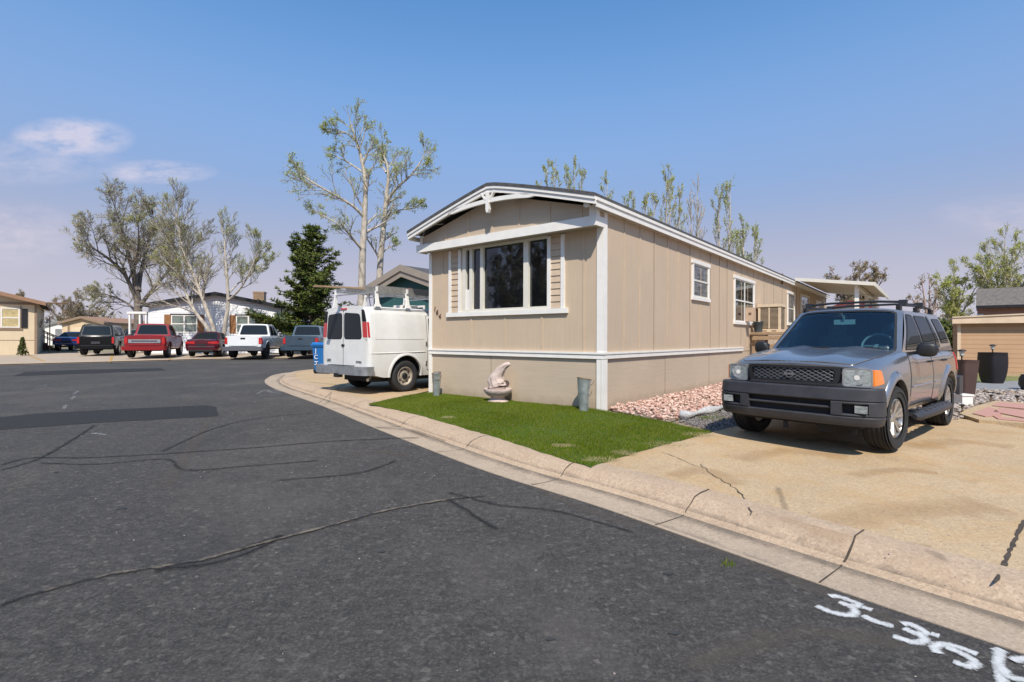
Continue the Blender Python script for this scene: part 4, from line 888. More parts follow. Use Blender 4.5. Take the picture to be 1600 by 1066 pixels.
    def wheels(s, xf, xr, R, tw, track, rim='alloy', turn=0, spokes=6, rimmat=None):
        for x in (xf, xr):
            for sg in (-1, 1):
                q = MB(); w = tw/2; rr = R*.60
                pr = [(rr, -w*.80), (rr+.02, -w*.92), (R*.82, -w*1.03), (R*.93, -w*.98), (R*.985, -w*.82)]
                for gx in (-.55, -.18, .18, .55): pr += [(R, w*gx-w*.12-.001), (R, w*gx-.012), (R-.011, w*gx-.006), (R-.011, w*gx+.006), (R, w*gx+.012)]
                pr = sorted(pr[:5], key=lambda p: p[1])+sorted(pr[5:], key=lambda p: p[1])+[(R*.985, w*.82), (R*.93, w*.98), (R*.82, w*1.03), (rr+.02, w*.92), (rr, w*.80)]
                q.lathe(pr, 44, 'Y', closed=True); t = q.build('wheel', M['rubber'], s.e, 50); t.location = (x+s.o[0], sg*(track/2), R)
                t.rotation_euler = (0, 0, turn if x == xf else 0)
                q = MB(); o = sg*w*.80
                if rim == 'steel':
                    q.lathe([(rr, -o*.6), (rr, o), (rr*.93, o*1.06), (rr*.90, o*.85), (rr*.80, o*.55), (rr*.62, o*.45), (rr*.55, o*.72), (rr*.34, o*.78), (rr*.32, o*.55), (0, o*.55)], 40, 'Y')
                    f = q.build('rim', [rimmat or M['alloy']], t, 30)
                    q = MB(); q.lathe([(rr*.30, o*.6), (rr*.30, o*1.05), (rr*.2, o*1.15), (0, o*1.15)], 20, 'Y')
                    for k in range(8): a = k*.785+.2; q.lathe([(.022, o*.56), (.022, o*.60), (0, o*.60)], 8, 'Y', (rr*.70*math.cos(a), 0, rr*.70*math.sin(a)))
                    q.build('hub_cap', M['black'], t)
                else:
                    q.lathe([(rr, -o*.8), (rr, o), (rr*.955, o*1.05), (rr*.92, o*.9), (rr*.88, -o*.1), (rr*.88, -o*.8)], 44, 'Y')
                    for k in range(spokes):
                        a = 2*math.pi*k/spokes+.3
                        for da in ((-.13, .13) if rim == 'alloy' else (0,)):
                            ca, sa = math.cos(a+da*.6), math.sin(a+da*.6); cb, sb_ = math.cos(a+da*1.5), math.sin(a+da*1.5)
                            q.bar((rr*.2*ca, o*.62, rr*.2*sa), (rr*.93*cb, o*.92, rr*.93*sb_), .035 if rim == 'alloy' else .07, .03)
                    q.lathe([(rr*.27, o*.3), (rr*.27, o*.72), (rr*.20, o*.86), (0, o*.9)], 24, 'Y'); q.lathe([(rr*.86, -o*.25), (rr*.86, -o*.2), (0, -o*.2)], 30, 'Y', m=1)
                    q.build('rim', [rimmat or M['alloy'], M['darkvoid']], t, 35)
    def sweep(s, path, prof, name, mt, parent=None, closed=False, smooth=40):   # vertical profile swept round a plan path
        n = len(path); m_ = len(prof); vs = []
        for i, p in enumerate(path):
            t = (Vector(path[min(i+1, n-1)])-Vector(path[max(i-1, 0)])).normalized(); nn = Vector((-t.y, t.x))
            for o, z in prof: vs.append((p[0]+nn.x*o, p[1]+nn.y*o, z))
        q = MB(); q.add(vs, [(i*m_+j, i*m_+(j+1) % m_, (i+1)*m_+(j+1) % m_, (i+1)*m_+j) for i in range(n-1) for j in range(m_)]+[tuple(range(m_))[::-1], tuple(range((n-1)*m_, n*m_))]); return s.add(q, name, mt, parent, smooth)
    def mirror(s, x, z, w, mt=None, big=1.0):
        for sg in (-1, 1):
            q = MB(); q.bar((x, sg*(w-.03), z-.02), (x+.0, sg*(w+.08), z), .06, .04)
            vs = []; N = 10; K = 16
            for i in range(N):
                t = i/(N-1); rr = (1-abs(2*t-1)**3.2)**.5
                for j in range(K):
                    a = 2*math.pi*j/K; cx_, cz_ = math.copysign(abs(math.cos(a))**.6, math.cos(a)), math.copysign(abs(math.sin(a))**.6, math.sin(a))
                    vs.append((x-.02+cx_*.055*rr*big+.02*t, sg*(w+.06+.20*t*big), z+.035+cz_*.078*rr*big))
            q.add(vs, [(i*K+j, i*K+(j+1) % K, (i+1)*K+(j+1) % K, (i+1)*K+j) for i in range(N-1) for j in range(K)]+[tuple(range(K))[::-1], tuple(range((N-1)*K, N*K))]); o = s.add(q, 'mirror', mt or M['black'], smooth=60)
            q = MB(); q.bb((x+.055*big, sg*(w+.09), z-.02), (x+.062*big, sg*(w+.22*big), z+.09)); s.add(q, 'mirror_glass', M['chrome'], o)
    def flare(s, x, R, sg, wd=.07, out=.03, mt=None, a0=-12, a1=192, name='wheel_flare', h=0):
        n = 36; vs = []
        for i in range(n):
            a = R_(a0+(a1-a0)*i/(n-1)); 
            for r, o in ((R-.012, -.04), (R-.012, out), (R+wd*.35, out+.006), (R+wd, .004), (R+wd, -.02)):
                px_, pz = x+r*math.cos(a), h+r*math.sin(a); vs.append(s.side(sg)(min(max(px_, .01), s.L-.01), max(pz, s.zb(x)-.0), o))
        q = MB(); q.add(vs, [(i*5+j, i*5+j+1, (i+1)*5+j+1, (i+1)*5+j) for i in range(n-1) for j in range(4)]); return s.add(q, name, mt or s.paint, smooth=60)
def arch_cut(x, R, sg, W, h):
    n = 40; vs = []
    for y in (sg*(W+.3), sg*(W-.30)):
        for j in range(n): a = 2*math.pi*j/n; vs.append((x+R*math.cos(a), y, h+R*math.sin(a)))
    return vs, [tuple(range(n)), tuple(range(n, 2*n))]+[(i, (i+1) % n, n+(i+1) % n, n+i) for i in range(n)]
def upath(W, x0, D, back, n=40, e=.55, sgn=1):     # plan outline of a bumper, wrapping both corners
    P = [(x0+D+back, W)]
    for i in range(n+1):
        a = math.pi/2*(1-2*i/n); P.append((x0+D*(1-max(0, math.cos(a))**e), W*math.copysign(abs(math.sin(a))**e, a)))
    P.append((x0+D+back, -W)); return P

# ============ the grey SUV on the driveway
PF = carpaint('grey_silver_paint', (.35, .345, .35), .80, .25, .06, (.36, .35, .33))
hd = Vector((.765, .644)); org = Vector((3.33, 6.12))
suv = Car('parked_suv', (org.x+hd.x*2.2, org.y+hd.y*2.2, zg(org.y+1.2)+.010), hd, 'silver grey SUV with roof rack and black bumper parked nose out on the tan driveway', 'car', None, 4.42, 1.78, PF,
          lin([(0, .42), (.3, .40), (4.1, .42), (4.42, .50)]), mono([(0, .96), (.05, .985), (.35, 1.045), (1.05, 1.115), (1.35, 1.14), (1.6, 1.115), (4.2, 1.12), (4.42, 1.09)]),
          mono([(0, .88), (.08, .925), (.25, .955), (.7, .985), (1.6, 1.0), (3.6, 1.0), (4.2, .97), (4.36, .93), (4.42, .87)]),
          mono([(0, .93), (.12, .975), (.35, .995), (.55, 1.0), (.75, .985), (.88, .965), (.95, .93), (1, .86)]), crown=.035, bow=(.13, .06), off_x=2.2)
XF, XR, RT = .70, 3.40, .372
suv.body((XF, XR), .445, arch_z=.385)
suv.glasshouse(1.10, 1.88, 3.98, 4.34, 1.11, 1.665, .79, .645, bf=.20, br=.10, crown=.05)
suv.windscreen(M['wind'])
sw = lambda x0, x1, x2, x3, z0=1.155, z1=1.60: [(x0, z0), (x1, z0), (x2, z1), (x3, z1)]
suv.sidewin([[(1.50, 1.155), (2.36, 1.155), (2.30, 1.60), (2.02, 1.60)], [(2.46, 1.155), (3.12, 1.155), (3.02, 1.60), (2.40, 1.60)], [(3.20, 1.17), (3.42, 1.20), (3.20, 1.60), (3.10, 1.60)], [(3.55, 1.24), (4.06, 1.24), (3.86, 1.58), (3.40, 1.58)]])
suv.door([(1.28, .46), (2.38, .46), (2.40, 1.09), (1.30, 1.09)], handle=(2.27, .99))
suv.door([(2.43, .46), (2.92, .46), (2.93, .62), (3.03, .80), (3.22, .90), (3.27, 1.09), (2.43, 1.09)], handle=(3.10, .99))
q = MB()                                                             # side crease moulding
for sg in (-1, 1):
    q.tube([suv.side(sg)(x, .70, .006) for x in np.linspace(1.32, 2.36, 8)], .011, 6); q.tube([suv.side(sg)(x, .70, .006) for x in np.linspace(2.46, 2.92, 6)], .011, 6)
    q = [suv.add(q, 'side_moulding', PF), MB()][1]
for sg in (-1, 1):
    suv.flare(XF, .445, sg, .085, .028, h=.385); suv.flare(XR, .445, sg, .085, .028, h=.385)
suv.wheels(XF, XR, RT, .26, 1.53, 'alloy', turn=-.06)
# bonnet with shut lines
q = MB(); hp = [(.045, -.62), (.045, .62), (.30, .70), (1.12, .745), (1.22, .55), (1.26, 0), (1.22, -.55), (1.12, -.745), (.30, -.70)]
fn = suv.topf(); patch(q, rnd([(x, y*1.012) for x, y in hp], .05), fn, .002, 80, 8, .003, m=1); 
def hoodf(x, y, off): p = fn(x, y, off); return (p[0], p[1], p[2]+.018*math.exp(-((abs(y)-.33)/.10)**2)*min(1, x/.3)-.006*math.exp(-((abs(y))/.15)**2))
patch(q, rnd(hp, .05), hoodf, .010, 90, 14, .008); suv.add(q, 'bonnet', [PF, M['black']], smooth=60)
# grille, emblem, lamps
M['lens'] = pm('lamp_lens', (.40, .43, .42), .08, .35, var=.45, scale=16, coat=1, vec=(1, 1, 3)); M['refl'] = pm('lamp_reflector', (.62, .64, .62), .2, .6, var=.4, scale=22)
ff = suv.frontf(-.0)
BPm = pm('grey_bumper_plastic', (.034, .034, .040), .5, var=.3, scale=5, bump=.1)
q = MB(); gp = rnd([(-.50, .775), (.50, .775), (.52, .965), (-.52, .965)], .04); gi = rnd([(-.455, .80), (.455, .80), (.47, .94), (-.47, .94)], .03)
ringpatch(q, gp, gi, ff, .032, .04, n=64); gr = suv.add(q, 'grille', M['black'], smooth=50); q = MB(); patch(q, gi, ff, .003, 40, 4, .002); suv.add(q, 'grille_backing', M['darkvoid'], gr)
q = MB(); grm = pm('grille_mesh', (.22, .22, .23), .4, .7, var=.1)
k0 = -1.2
while k0 < 1.2:
    for s_ in (-1, 1):
        pts = [(k0+s_*(z-.87)*1.9, z) for z in np.linspace(.797, .943, 10)]; pts = [p for p in pts if abs(p[0]) < .462]
        if len(pts) > 1: q.tube([ff(y, z, .018) for y, z in pts], .0034, 5)
    k0 += .077
suv.add(q, 'grille_mesh', grm, gr)
q = MB(); c = ff(0, .87, .036); q.lathe([(.046, -.006), (.046, .006), (.036, .006), (.036, -.006)], 28, 'X', c, closed=True); q.bb((c[0]-.010, -.062, .858), (c[0]+.002, .062, .882)); suv.add(q, 'emblem', M['chrome'], gr)
def slotp(f, y0, y1, z0, z1, name, mt, off, r=.02, dep=.01, parent=None, n=36): q = MB(); patch(q, rnd([(y0, z0), (y1, z0), (y1, z1), (y0, z1)], r), f, off, n, 4, dep); return suv.add(q, name, mt, parent, smooth=60)
for sg in (-1, 1):
    a_, b_ = sorted((sg*.545, sg*.79)); h = slotp(ff, a_, b_, .765, .945, 'headlight', M['lens'], .010, .03); 
    q = MB(); cy = sg*.665; q.lathe([(.080, -.002), (.072, .004), (.045, .002), (.02, .001), (0, .001)], 24, 'X', ff(cy, .855, .014)); suv.add(q, 'reflector', M['refl'], h)
    q = MB(); q.lathe([(.028, -.002), (.020, .006), (0, .008)], 16, 'X', ff(cy, .855, .020)); suv.add(q, 'bulb', M['white'], h)
    q = MB(); pts = rnd([(.02, .765), (.235, .79), (.215, .935), (.02, .945)], .02)
    fcorner = lambda x, z, off, sg=sg: suv.side(sg)(x, z, off)
    patch(q, pts, fcorner, .008, 36, 5, .01); cyy = sorted((sg*.795, sg*.82)); patch(q, rnd([(cyy[0], .768), (cyy[1], .768), (cyy[1], .943), (cyy[0], .943)], .004), ff, .010, 16, 2, .01); suv.add(q, 'indicator', M['amber'], smooth=60)
    q = MB(); ringpatch(q, rnd([(a_-.015, .752), (b_+.015, .752), (b_+.015, .957), (a_-.015, .957)], .035), rnd([(a_, .765), (b_, .765), (b_, .945), (a_, .945)], .03), ff, .013, .012, n=48); suv.add(q, 'bezel', pm('lamp_bezel', (.4, .4, .4), .3, .6), h)
# front bumper in bands, with real openings and a dark backing
P = upath(.905, -.12, .30, .02, 60, .62); s_of = lambda y: y
def band(z0, z1, y0, y1, out, name=None, th=.05):
    idx = [i for i, p in enumerate(P) if y0-.001 <= p[1] <= y1+.001]; return [P[i] for i in idx], z0, z1, out, th
bmp = MB()
def addband(z0, z1, y0, y1, out, th=.05, slope=0.0, m=0, crease=.012):
    pts = [(x, y) for x, y in P if y0 < y < y1]
    def xa(y):
        ys_ = [p[1] for p in P[1:-1]][::-1]; xs_ = [p[0] for p in P[1:-1]][::-1]; return float(np.interp(y, ys_, xs_))
    pts = ([(xa(y1), y1)] if y1 < .9 else [P[0]])+pts+([(xa(y0), y0)] if y0 > -.9 else [P[-1]])
    if y1 >= .9: pts = [p for i, p in enumerate(pts) if i == 0 or p != pts[i-1]]
    n = len(pts); vs = []; zm = (z0+z1)/2
    prof = [(out-th, z0), (out-crease, z0), (out, z0+crease), (out+slope*.5, zm), (out+slope, z1-crease), (out+slope-crease, z1), (out-th, z1)]; K = len(prof)
    for i, p in enumerate(pts):
        t = (Vector(pts[min(i+1, n-1)])-Vector(pts[max(i-1, 0)])).normalized(); nn = Vector((t.y, -t.x))
        nn = nn if nn.x < .01 or abs(nn.y) > .5 else -nn
        if (nn.x > 0 and abs(nn.y) < .9) : nn = -nn
        if abs(nn.y) >= .9: nn = Vector((nn.x, abs(nn.y)*(1 if p[1] > 0 else -1)))
        for o, z in prof: vs.append((p[0]+nn.x*o, p[1]+nn.y*o, z))
    bmp.add(vs, [(i*K+j, i*K+(j+1) % K, (i+1)*K+(j+1) % K, (i+1)*K+j) for i in range(n-1) for j in range(K)]+[tuple(range(K))[::-1], tuple(range((n-1)*K, n*K))], m)
P = [p for i, p in enumerate(P) if i == 0 or (Vector(p)-Vector(P[i-1])).length > 1e-5]
addband(.60, .742, -.95, .95, .0, .10, -.012)
addband(.33, .435, -.95, .95, -.022, .08, .022)
for a_, b_ in ((-.95, -.80), (-.565, -.46), (.46, .565), (.80, .95)): addband(.436, .599, a_, b_, 0, .06)
addband(.505, .535, -.46, .46, -.02, .03)
for a_, b_ in ((-.80, -.565), (.565, .80)): addband(.57, .599, a_, b_, 0, .06); addband(.436, .465, a_, b_, 0, .06)
bo = suv.add(bmp, 'front_bumper', BPm, smooth=35)
bmp = MB(); addband(.40, .62, -.85, .85, -.075, .03); suv.add(bmp, 'bumper_recess', M['darkvoid'], bo)
for sg in (-1, 1):
    q = MB(); y = sg*.63 if sg > 0 else -.73; 
    ya = sorted((sg*.68, sg*.795)); q.bb((-.070, ya[0], .48), (-.045, ya[1]-.0, .56)); o = q.build('fog_light', M['lens'], suv.e, off=suv.o)
q = MB(); q.bb((.05, -.7, .29), (.9, .7, .33)); q.bar((-.02, .05, .30), (-.02, .05, .22), .04); q.prism([(.1, -.42, .31), (.1, -.22, .31), (.1, -.27, .21), (.1, -.38, .21)], (.04, 0, 0)); q.prism([(.1, -.66, .33), (.1, -.58, .33), (.1, -.60, .22), (.1, -.64, .22)], (.04, 0, 0)); q.tube([(.7, -.7, .34), (.7, .7, .34)], .035, 8); q.tube([(3.4, -.7, .36), (3.4, .7, .36)], .045, 8); q.bb((.9, -.6, .32), (3.9, .6, .40)); suv.add(q, 'chassis', M['darkvoid'])
# rear bumper
q = MB(); Pr = [(suv.L+.10-x, y) for x, y in upath(.86, 0, .22, .25, 40, .6)]; suv.sweep(Pr, [(.02, .42), (-.02, .44), (-.03, .68), (.05, .70), (.05, .42)], 'rear_bumper', BPm)
for sg in (-1, 1):
    q = MB(); patch(q, rnd([(4.12, .80), (4.38, .80), (4.36, 1.08), (4.16, 1.08)], .03), suv.side(sg), .01, 30, 3, .012); suv.add(q, 'tail_light', M['red_l'])
    q = MB(); q.tube([(1.24, sg*.93, .345), (1.34, sg*.955, .35), (2.2, sg*.965, .35), (2.86, sg*.955, .355), (2.98, sg*.92, .36)], [.03, .06, .065, .065, .03], 10)
    for k in range(6): q.bb((1.5+k*.22, sg*.91, .40), (1.6+k*.22, sg*1.0, .414))
    for x in (1.4, 2.8): q.bar((x, sg*.6, .36), (x, sg*.9, .35), .04)
    suv.add(q, 'running_board', BPm)
    q = MB(); q.bb((XF+.45, sg*.70, .16), (XF+.462, sg*.88, .46)); suv.add(q, 'mud_flap', M['black'])
suv.mirror(1.50, 1.12, .83, big=1.12)
# roof rails and cross bars
for sg in (-1, 1):
    q = MB(); q.tube([(2.0, sg*.585, 1.70), (2.12, sg*.585, 1.755), (3.0, sg*.585, 1.775), (3.75, sg*.585, 1.765), (3.9, sg*.585, 1.71)], [.02, .018, .016, .018, .02], 8); 
    for x in (2.06, 2.95, 3.84): q.bb((x-.05, sg*.56, 1.68), (x+.05, sg*.61, 1.75))
    suv.add(q, 'roof_rail', M['black'])
for x in (2.22, 3.1):
    q = MB(); q.tube([(x, -.60, 1.80), (x, -.3, 1.82), (x, .3, 1.82), (x, .60, 1.80)], .017, 8)
    for sg in (-1, 1): q.prism([(x-.05, sg*.64, 1.745), (x+.05, sg*.64, 1.745), (x+.03, sg*.64, 1.83), (x-.03, sg*.64, 1.83)], (0, -sg*.09, 0))
    suv.add(q, 'cross_bar', M['black'])
# wipers and interior
for y0, y1 in ((-.10, -.66), (.50, -.04)):
    q = MB(); a_ = suv.fw(y0/.8, .03, .015); b_ = suv.fw(y1/.8, .085, .022); q.bar((a_[0]-.03, a_[1], a_[2]-.02), a_, .02); q.tube([a_, suv.fw((y0+y1)/1.6, .06, .03), b_], .008, 6); suv.add(q, 'wiper', M['black'])
ing = pm('grey_interior', (.13, .14, .145), .85, var=.2, scale=5)
q = MB(); q.bb((1.42, -.70, .95), (1.95, .70, 1.13)); suv.add(q, 'dashboard', ing)
q = MB(); c = (1.98, -.36, 1.19); n = 28; ringp = [Vector((c[0]+.09*math.sin(a), c[1]+.185*math.cos(a), c[2]+.165*math.sin(a))) for a in np.linspace(0, 2*math.pi, n)]; q.tube(ringp, .016, 8); q.bar((1.85, -.36, 1.12), c, .05); q.bar((c[0], -.52, c[2]), (c[0], -.20, c[2]), .035, .02); suv.add(q, 'steering_wheel', pm('wheel_grey', (.25, .25, .25), .6))
for y in (-.36, .36):
    q = MB(); q.prism([(2.45, y-.24, .75), (2.60, y-.24, .75), (2.80, y-.22, 1.33), (2.68, y-.22, 1.33)], (0, .47, 0)); q.box((2.75, y, 1.42), (.10, .26, .17), ry=.1); q.bb((2.1, y-.24, .7), (2.6, y+.24, .82)); suv.add(q, 'front_seat', ing)
q = MB(); q.bb((3.2, -.6, .8), (3.4, .6, 1.33)); suv.add(q, 'rear_seat', ing)
m_ = suv.fw(0, .86, -.08); q = MB(); q.box((m_[0]+.02, 0, m_[2]-.03), (.03, .26, .07)); q.bar((m_[0], 0, m_[2]), (m_[0]-.02, 0, m_[2]+.06), .02); suv.add(q, 'inside_mirror', pm('mirror_shell', (.35, .38, .38), .5))
q = MB(); a_ = suv.fw(-.80, .12, -.004); q.box((a_[0]+.01, a_[1]+.02, a_[2]), (.015, .10, .022)); suv.add(q, 'dash_label', M['white'])
q = MB(); q.tube([(1.30, .80, 1.10), (1.29, .82, 1.5), (1.28, .83, 1.72)], .003, 5)

# ============ the white cargo van
SS0 = 1
VP = carpaint('white_van_paint', (.70, .69, .66), 0, .38, .30, (.50, .44, .36))
vh = Vector((-.64, -.768)); ax_ = Vector((-2.55, 12.0))
fwd = -vh; cen_ = ax_+Vector((-fwd.y, fwd.x))*.85+fwd*1.72
VL = 4.9
van = Car('cargo_van', (cen_.x, cen_.y, zg(12)), vh, 'white cargo van with ladders on its roof parked beside the tan home', 'van', None, VL, 2.0, VP,
          lin([(0, .36), (VL-.4, .36), (VL, .46)]), mono([(0, .95), (.1, 1.02), (1.0, 1.18), (1.25, 1.3), (1.95, 1.88), (2.3, 1.95), (VL-.3, 1.95), (VL, 1.93)]),
          mono([(0, .84), (.15, .92), (.5, .97), (1.2, 1.0), (VL-.5, 1.0), (VL-.2, .99), (VL-.08, .975), (VL-.02, .95), (VL, .92)]),
          mono([(0, .955), (.1, .985), (.3, 1.0), (.5, .99), (.64, .965), (.8, .93), (.92, .885), (.97, .85), (1, .79)]), crown=.05, bow=(.15, .03), off_x=VL/2)
VXF, VXR = .78, 3.88
# shift so that the rear axle stands at ax_
van.e.location = (ax_.x+Vector((-fwd.y, fwd.x)).x*.86+fwd.x*(VXR-VL/2), ax_.y+Vector((-fwd.y, fwd.x)).y*.86+fwd.y*(VXR-VL/2), zg(12)+.008)
van.body((VXF, VXR), .46, arch_z=.40)
van.wheels(VXF, VXR, .365, .235, 1.70, 'steel', rimmat=pm('rusty_white_rim', (.36, .31, .25), .55, .3, var=.4, scale=9))
for sg in (-1, 1): van.flare(VXR, .46, sg, .05, .016, h=.40); van.flare(VXF, .46, sg, .05, .016, h=.40)
def vpatch(poly, f, off, name, mt, parent=None, r=.05, dep=.006, n=60): q = MB(); patch(q, rnd(poly, r), f, off, n, 6, dep); return van.add(q, name, mt, parent, smooth=60)
vr = lambda y, z, off: van.D(VL+off-.35*max(0, (z-1.25))**1.7*.45, y*(1 if z < 1.2 else 1), z)
# rear face needs the same lean as the body's tail: rear doors are panels on the tail
for sg in (-1, 1):
    d = vpatch([(sg*.012, .50), (sg*.86, .50), (sg*.84, 1.22), (sg*.74, 1.25), (sg*.68, 1.84), (sg*.012, 1.87)], van.rearf(), .012, 'rear_door', [VP], r=.05)
    s_ = vpatch([(sg*.04, 1.22), (sg*.72, 1.22), (sg*.645, 1.79), (sg*.04, 1.83)], van.rearf(), .017, 'rear_window', M['black'], d, r=.09)
    vpatch([(sg*.055, 1.235), (sg*.705, 1.235), (sg*.63, 1.775), (sg*.055, 1.815)], van.rearf(), .021, 'pane', M['carglass'], d, r=.08)
    tl = MB(); patch(tl, rnd([(VL-.03, 1.26), (VL-.004, 1.26), (VL-.004, 1.60), (VL-.03, 1.60)], .015), van.side(sg), .012, 40, 4, .014); patch(tl, rnd([(sg*.755, 1.26), (sg*.895, 1.26), (sg*.865, 1.60), (sg*.725, 1.60)], .01), van.rearf(), .014, 24, 2, .014)
    tlo = van.add(tl, 'tail_light', M['red_l'], smooth=60)
    q = MB(); patch(q, rnd([(sg*.77, 1.21), (sg*.885, 1.21), (sg*.885, 1.258), (sg*.77, 1.258)], .01), van.rearf(), .013, 24, 2, .01); van.add(q, 'reversing_lens', M['clear'], tlo)
    q = MB(); patch(q, rnd([(sg*.72, 1.61), (sg*.86, 1.61), (sg*.78, 1.87), (sg*.69, 1.88)], .02), van.rearf(), .012, 40, 4, .012)
    for k in range(6): z = 1.65+k*.033; q.tube([van.rearf()(sg*.73, z, .018), van.rearf()(sg*(.85-k*.012), z, .018)], .007, 5)
    van.add(q, 'louvre', M['black'], smooth=50)
    # long side panels and the front door
    vpatch([(2.45, .50), (3.55, .50), (3.68, .75), (4.0, .90), (4.5, .92), (4.80, .95), (4.95, 1.0), (5.22, 1.0), (5.22, 1.17), (2.45, 1.17)], van.side(sg), .0025, 'side_crease', [VP], r=.03, dep=.003) if 0 else None
    vpatch([(3.36, 1.22), (4.76, 1.22), (4.72, 1.80), (3.36, 1.80)], van.side(sg), .006, 'side_panel', [VP], r=.06, dep=.008)
    q = MB(); q.tube([van.side(sg)(x, .93+.02*math.sin(x), .0) for x in np.linspace(3.32, 4.85, 12)], .014, 8); van.add(q, 'side_moulding', VP)
    f_ = MB(); patch(f_, rnd([(1.96, .47), (3.26, .47), (3.24, 1.80), (2.36, 1.80), (1.96, 1.20)], .05), van.side(sg), .0015, 90, 6, .004, m=1); patch(f_, rnd([(1.97, .48), (3.25, .48), (3.23, 1.79), (2.36, 1.79), (1.97, 1.20)], .05), van.side(sg), .005, 90, 10, .004); dr = van.add(f_, 'front_door', [VP, M['black']], smooth=50)
    q = MB(); patch(q, rnd([(2.1, 1.25), (3.20, 1.25), (3.18, 1.74), (2.40, 1.74)], .06), van.side(sg), .010, 50, 5, .008); van.add(q, 'side_window', M['carglass'], dr, smooth=60)
    q = MB(); q.bb((3.08, sg*1.0, 1.10), (3.20, sg*1.03, 1.14)); van.add(q, 'handle', M['chrome'], dr)
    q = MB()
    for z in (.66, 1.12): q.bb((3.275, sg*(van.S(3.27, z)), z-.045), (3.315, sg*(van.S(3.27, z)+.022), z+.045))
    van.add(q, 'hinge', M['alum'])
q = MB(); q.tube([(VL+.005, 0, z) for z in (.5, 1.2, 1.87)], .004, 4); van.add(q, 'door_gap', M['black'])
q = MB(); q.bb((VL+.012, -.055, 1.06), (VL+.03, .055, 1.10)); q.lathe([(.03, 0), (.03, .02), (0, .02)], 12, 'X', (VL+.012, 0, 1.08)); van.add(q, 'door_handle', M['black'])
q = MB(); q.bb((VL-.02, -.11, 1.895), (VL+.015, .11, 1.93)); van.add(q, 'brake_light', M['red_l'])
# lettering on the rear doors, as small as it shows
for t_, y in (('GMC', -.60), ('SAVANA', .62)):
    text_mesh(t_, .085 if y < 0 else .055, 'badge', M['black'], van.e, Matrix.Translation((VL+.014-VL/2+.002, y, .70)) @ Matrix.Rotation(math.pi/2, 4, 'Z') @ Matrix.Rotation(math.pi/2, 4, 'X'), .003)
# rear bumper with step and hitch
Pr = [(VL+.11-x, y) for x, y in upath(.955, 0, .13, .08, 40, .4)]
vb = van.sweep(Pr, [(.03, .43), (-.025, .44), (-.03, .60), (.0, .62), (.08, .62), (.08, .43)], 'rear_bumper', pm('grey_worn_bumper', (.30, .31, .32), .4, .5, var=.3, scale=6))
q = MB(); q.bb((VL+.09, -.18, .44), (VL+.145, .18, .60)); q.bb((VL+.08, -.09, .36), (VL+.20, .09, .45)); van.add(q, 'tow_hitch', M['black'], vb)
q = MB(); q.bb((VL+.0, -.45, .622), (VL+.14, .45, .632)); van.add(q, 'step_pad', M['black'], vb)
q = MB(); q.tube([(3.9, -.5, .36), (4.5, SS0*.5, .34), (4.68, SS0*.62, .30)], .035, 10); van.add(q, 'exhaust_pipe', M['alum'])
q = MB(); q.bb((.9, -.6, .24), (4.5, .6, .37)); q.tube([(VXR, -.7, .365), (VXR, .7, .365)], .06, 8); van.add(q, 'chassis', M['darkvoid'])
van.mirror(2.0, 1.25, 1.0, big=1.3)
# drip rail and ladder rack
for sg in (-1, 1): q = MB(); q.tube([van.side(sg)(x, 1.915, .02) for x in np.linspace(2.3, 4.7, 10)], .012, 6); van.add(q, 'drip_rail', M['alum'])
for x in (2.5, 3.75, 4.6):
    q = MB(); q.bb((x-.025, -.86, 2.265), (x+.025, .86, 2.29)); van.add(q, 'rack_crossbar', M['alum'])
    for sg in (-1, 1): q = MB(); q.prism([(x-.09, sg*.90, 1.95), (x+.09, sg*.90, 1.95), (x+.045, sg*.88, 2.03), (x+.03, sg*.84, 2.30), (x-.03, sg*.84, 2.30), (x-.045, sg*.88, 2.03)], (0, -sg*.04, 0)); q.bb((x-.02, sg*.84-.02, 2.29), (x+.02, sg*.84+.02, 2.40)); van.add(q, 'rack_post', M['white'], smooth=30)
q = MB(); q.bb((2.9, -.2, 1.99), (3.35, .2, 2.08)); van.add(q, 'roof_vent', M['white'])
VMAT = Matrix.Translation(van.e.location) @ Matrix.Rotation(van.e.rotation_euler.z, 4, 'Z')
def ladder(yc, z, x0, x1, label, wd=.42, mt=None, hr=.045):
    e = empty('extension_ladder', VMAT @ Vector(((x0+x1)/2-VL/2, yc, z)), van.e.rotation_euler.z, label, 'ladder', 'ladders on the van roof'); l = (x1-x0)/2
    for sg in (-1, 1): b = MB(); b.bb((-l, sg*wd/2-.015, -hr), (l, sg*wd/2+.015, hr)); b.build('rail', mt or M['alum'], e)
    b = MB(); n = int(2*l/.3)
    for k in range(n): x = -l+.15+k*.3; b.tube([(x, -wd/2, 0), (x, wd/2, 0)], .016, 8)
    for k in range(n): b.lathe([(.022, 0), (.022, .006), (0, .006)], 8, 'Y', (-l+.15+k*.3, wd/2+.016, 0))
    b.build('rungs', mt or M['alum'], e); return e
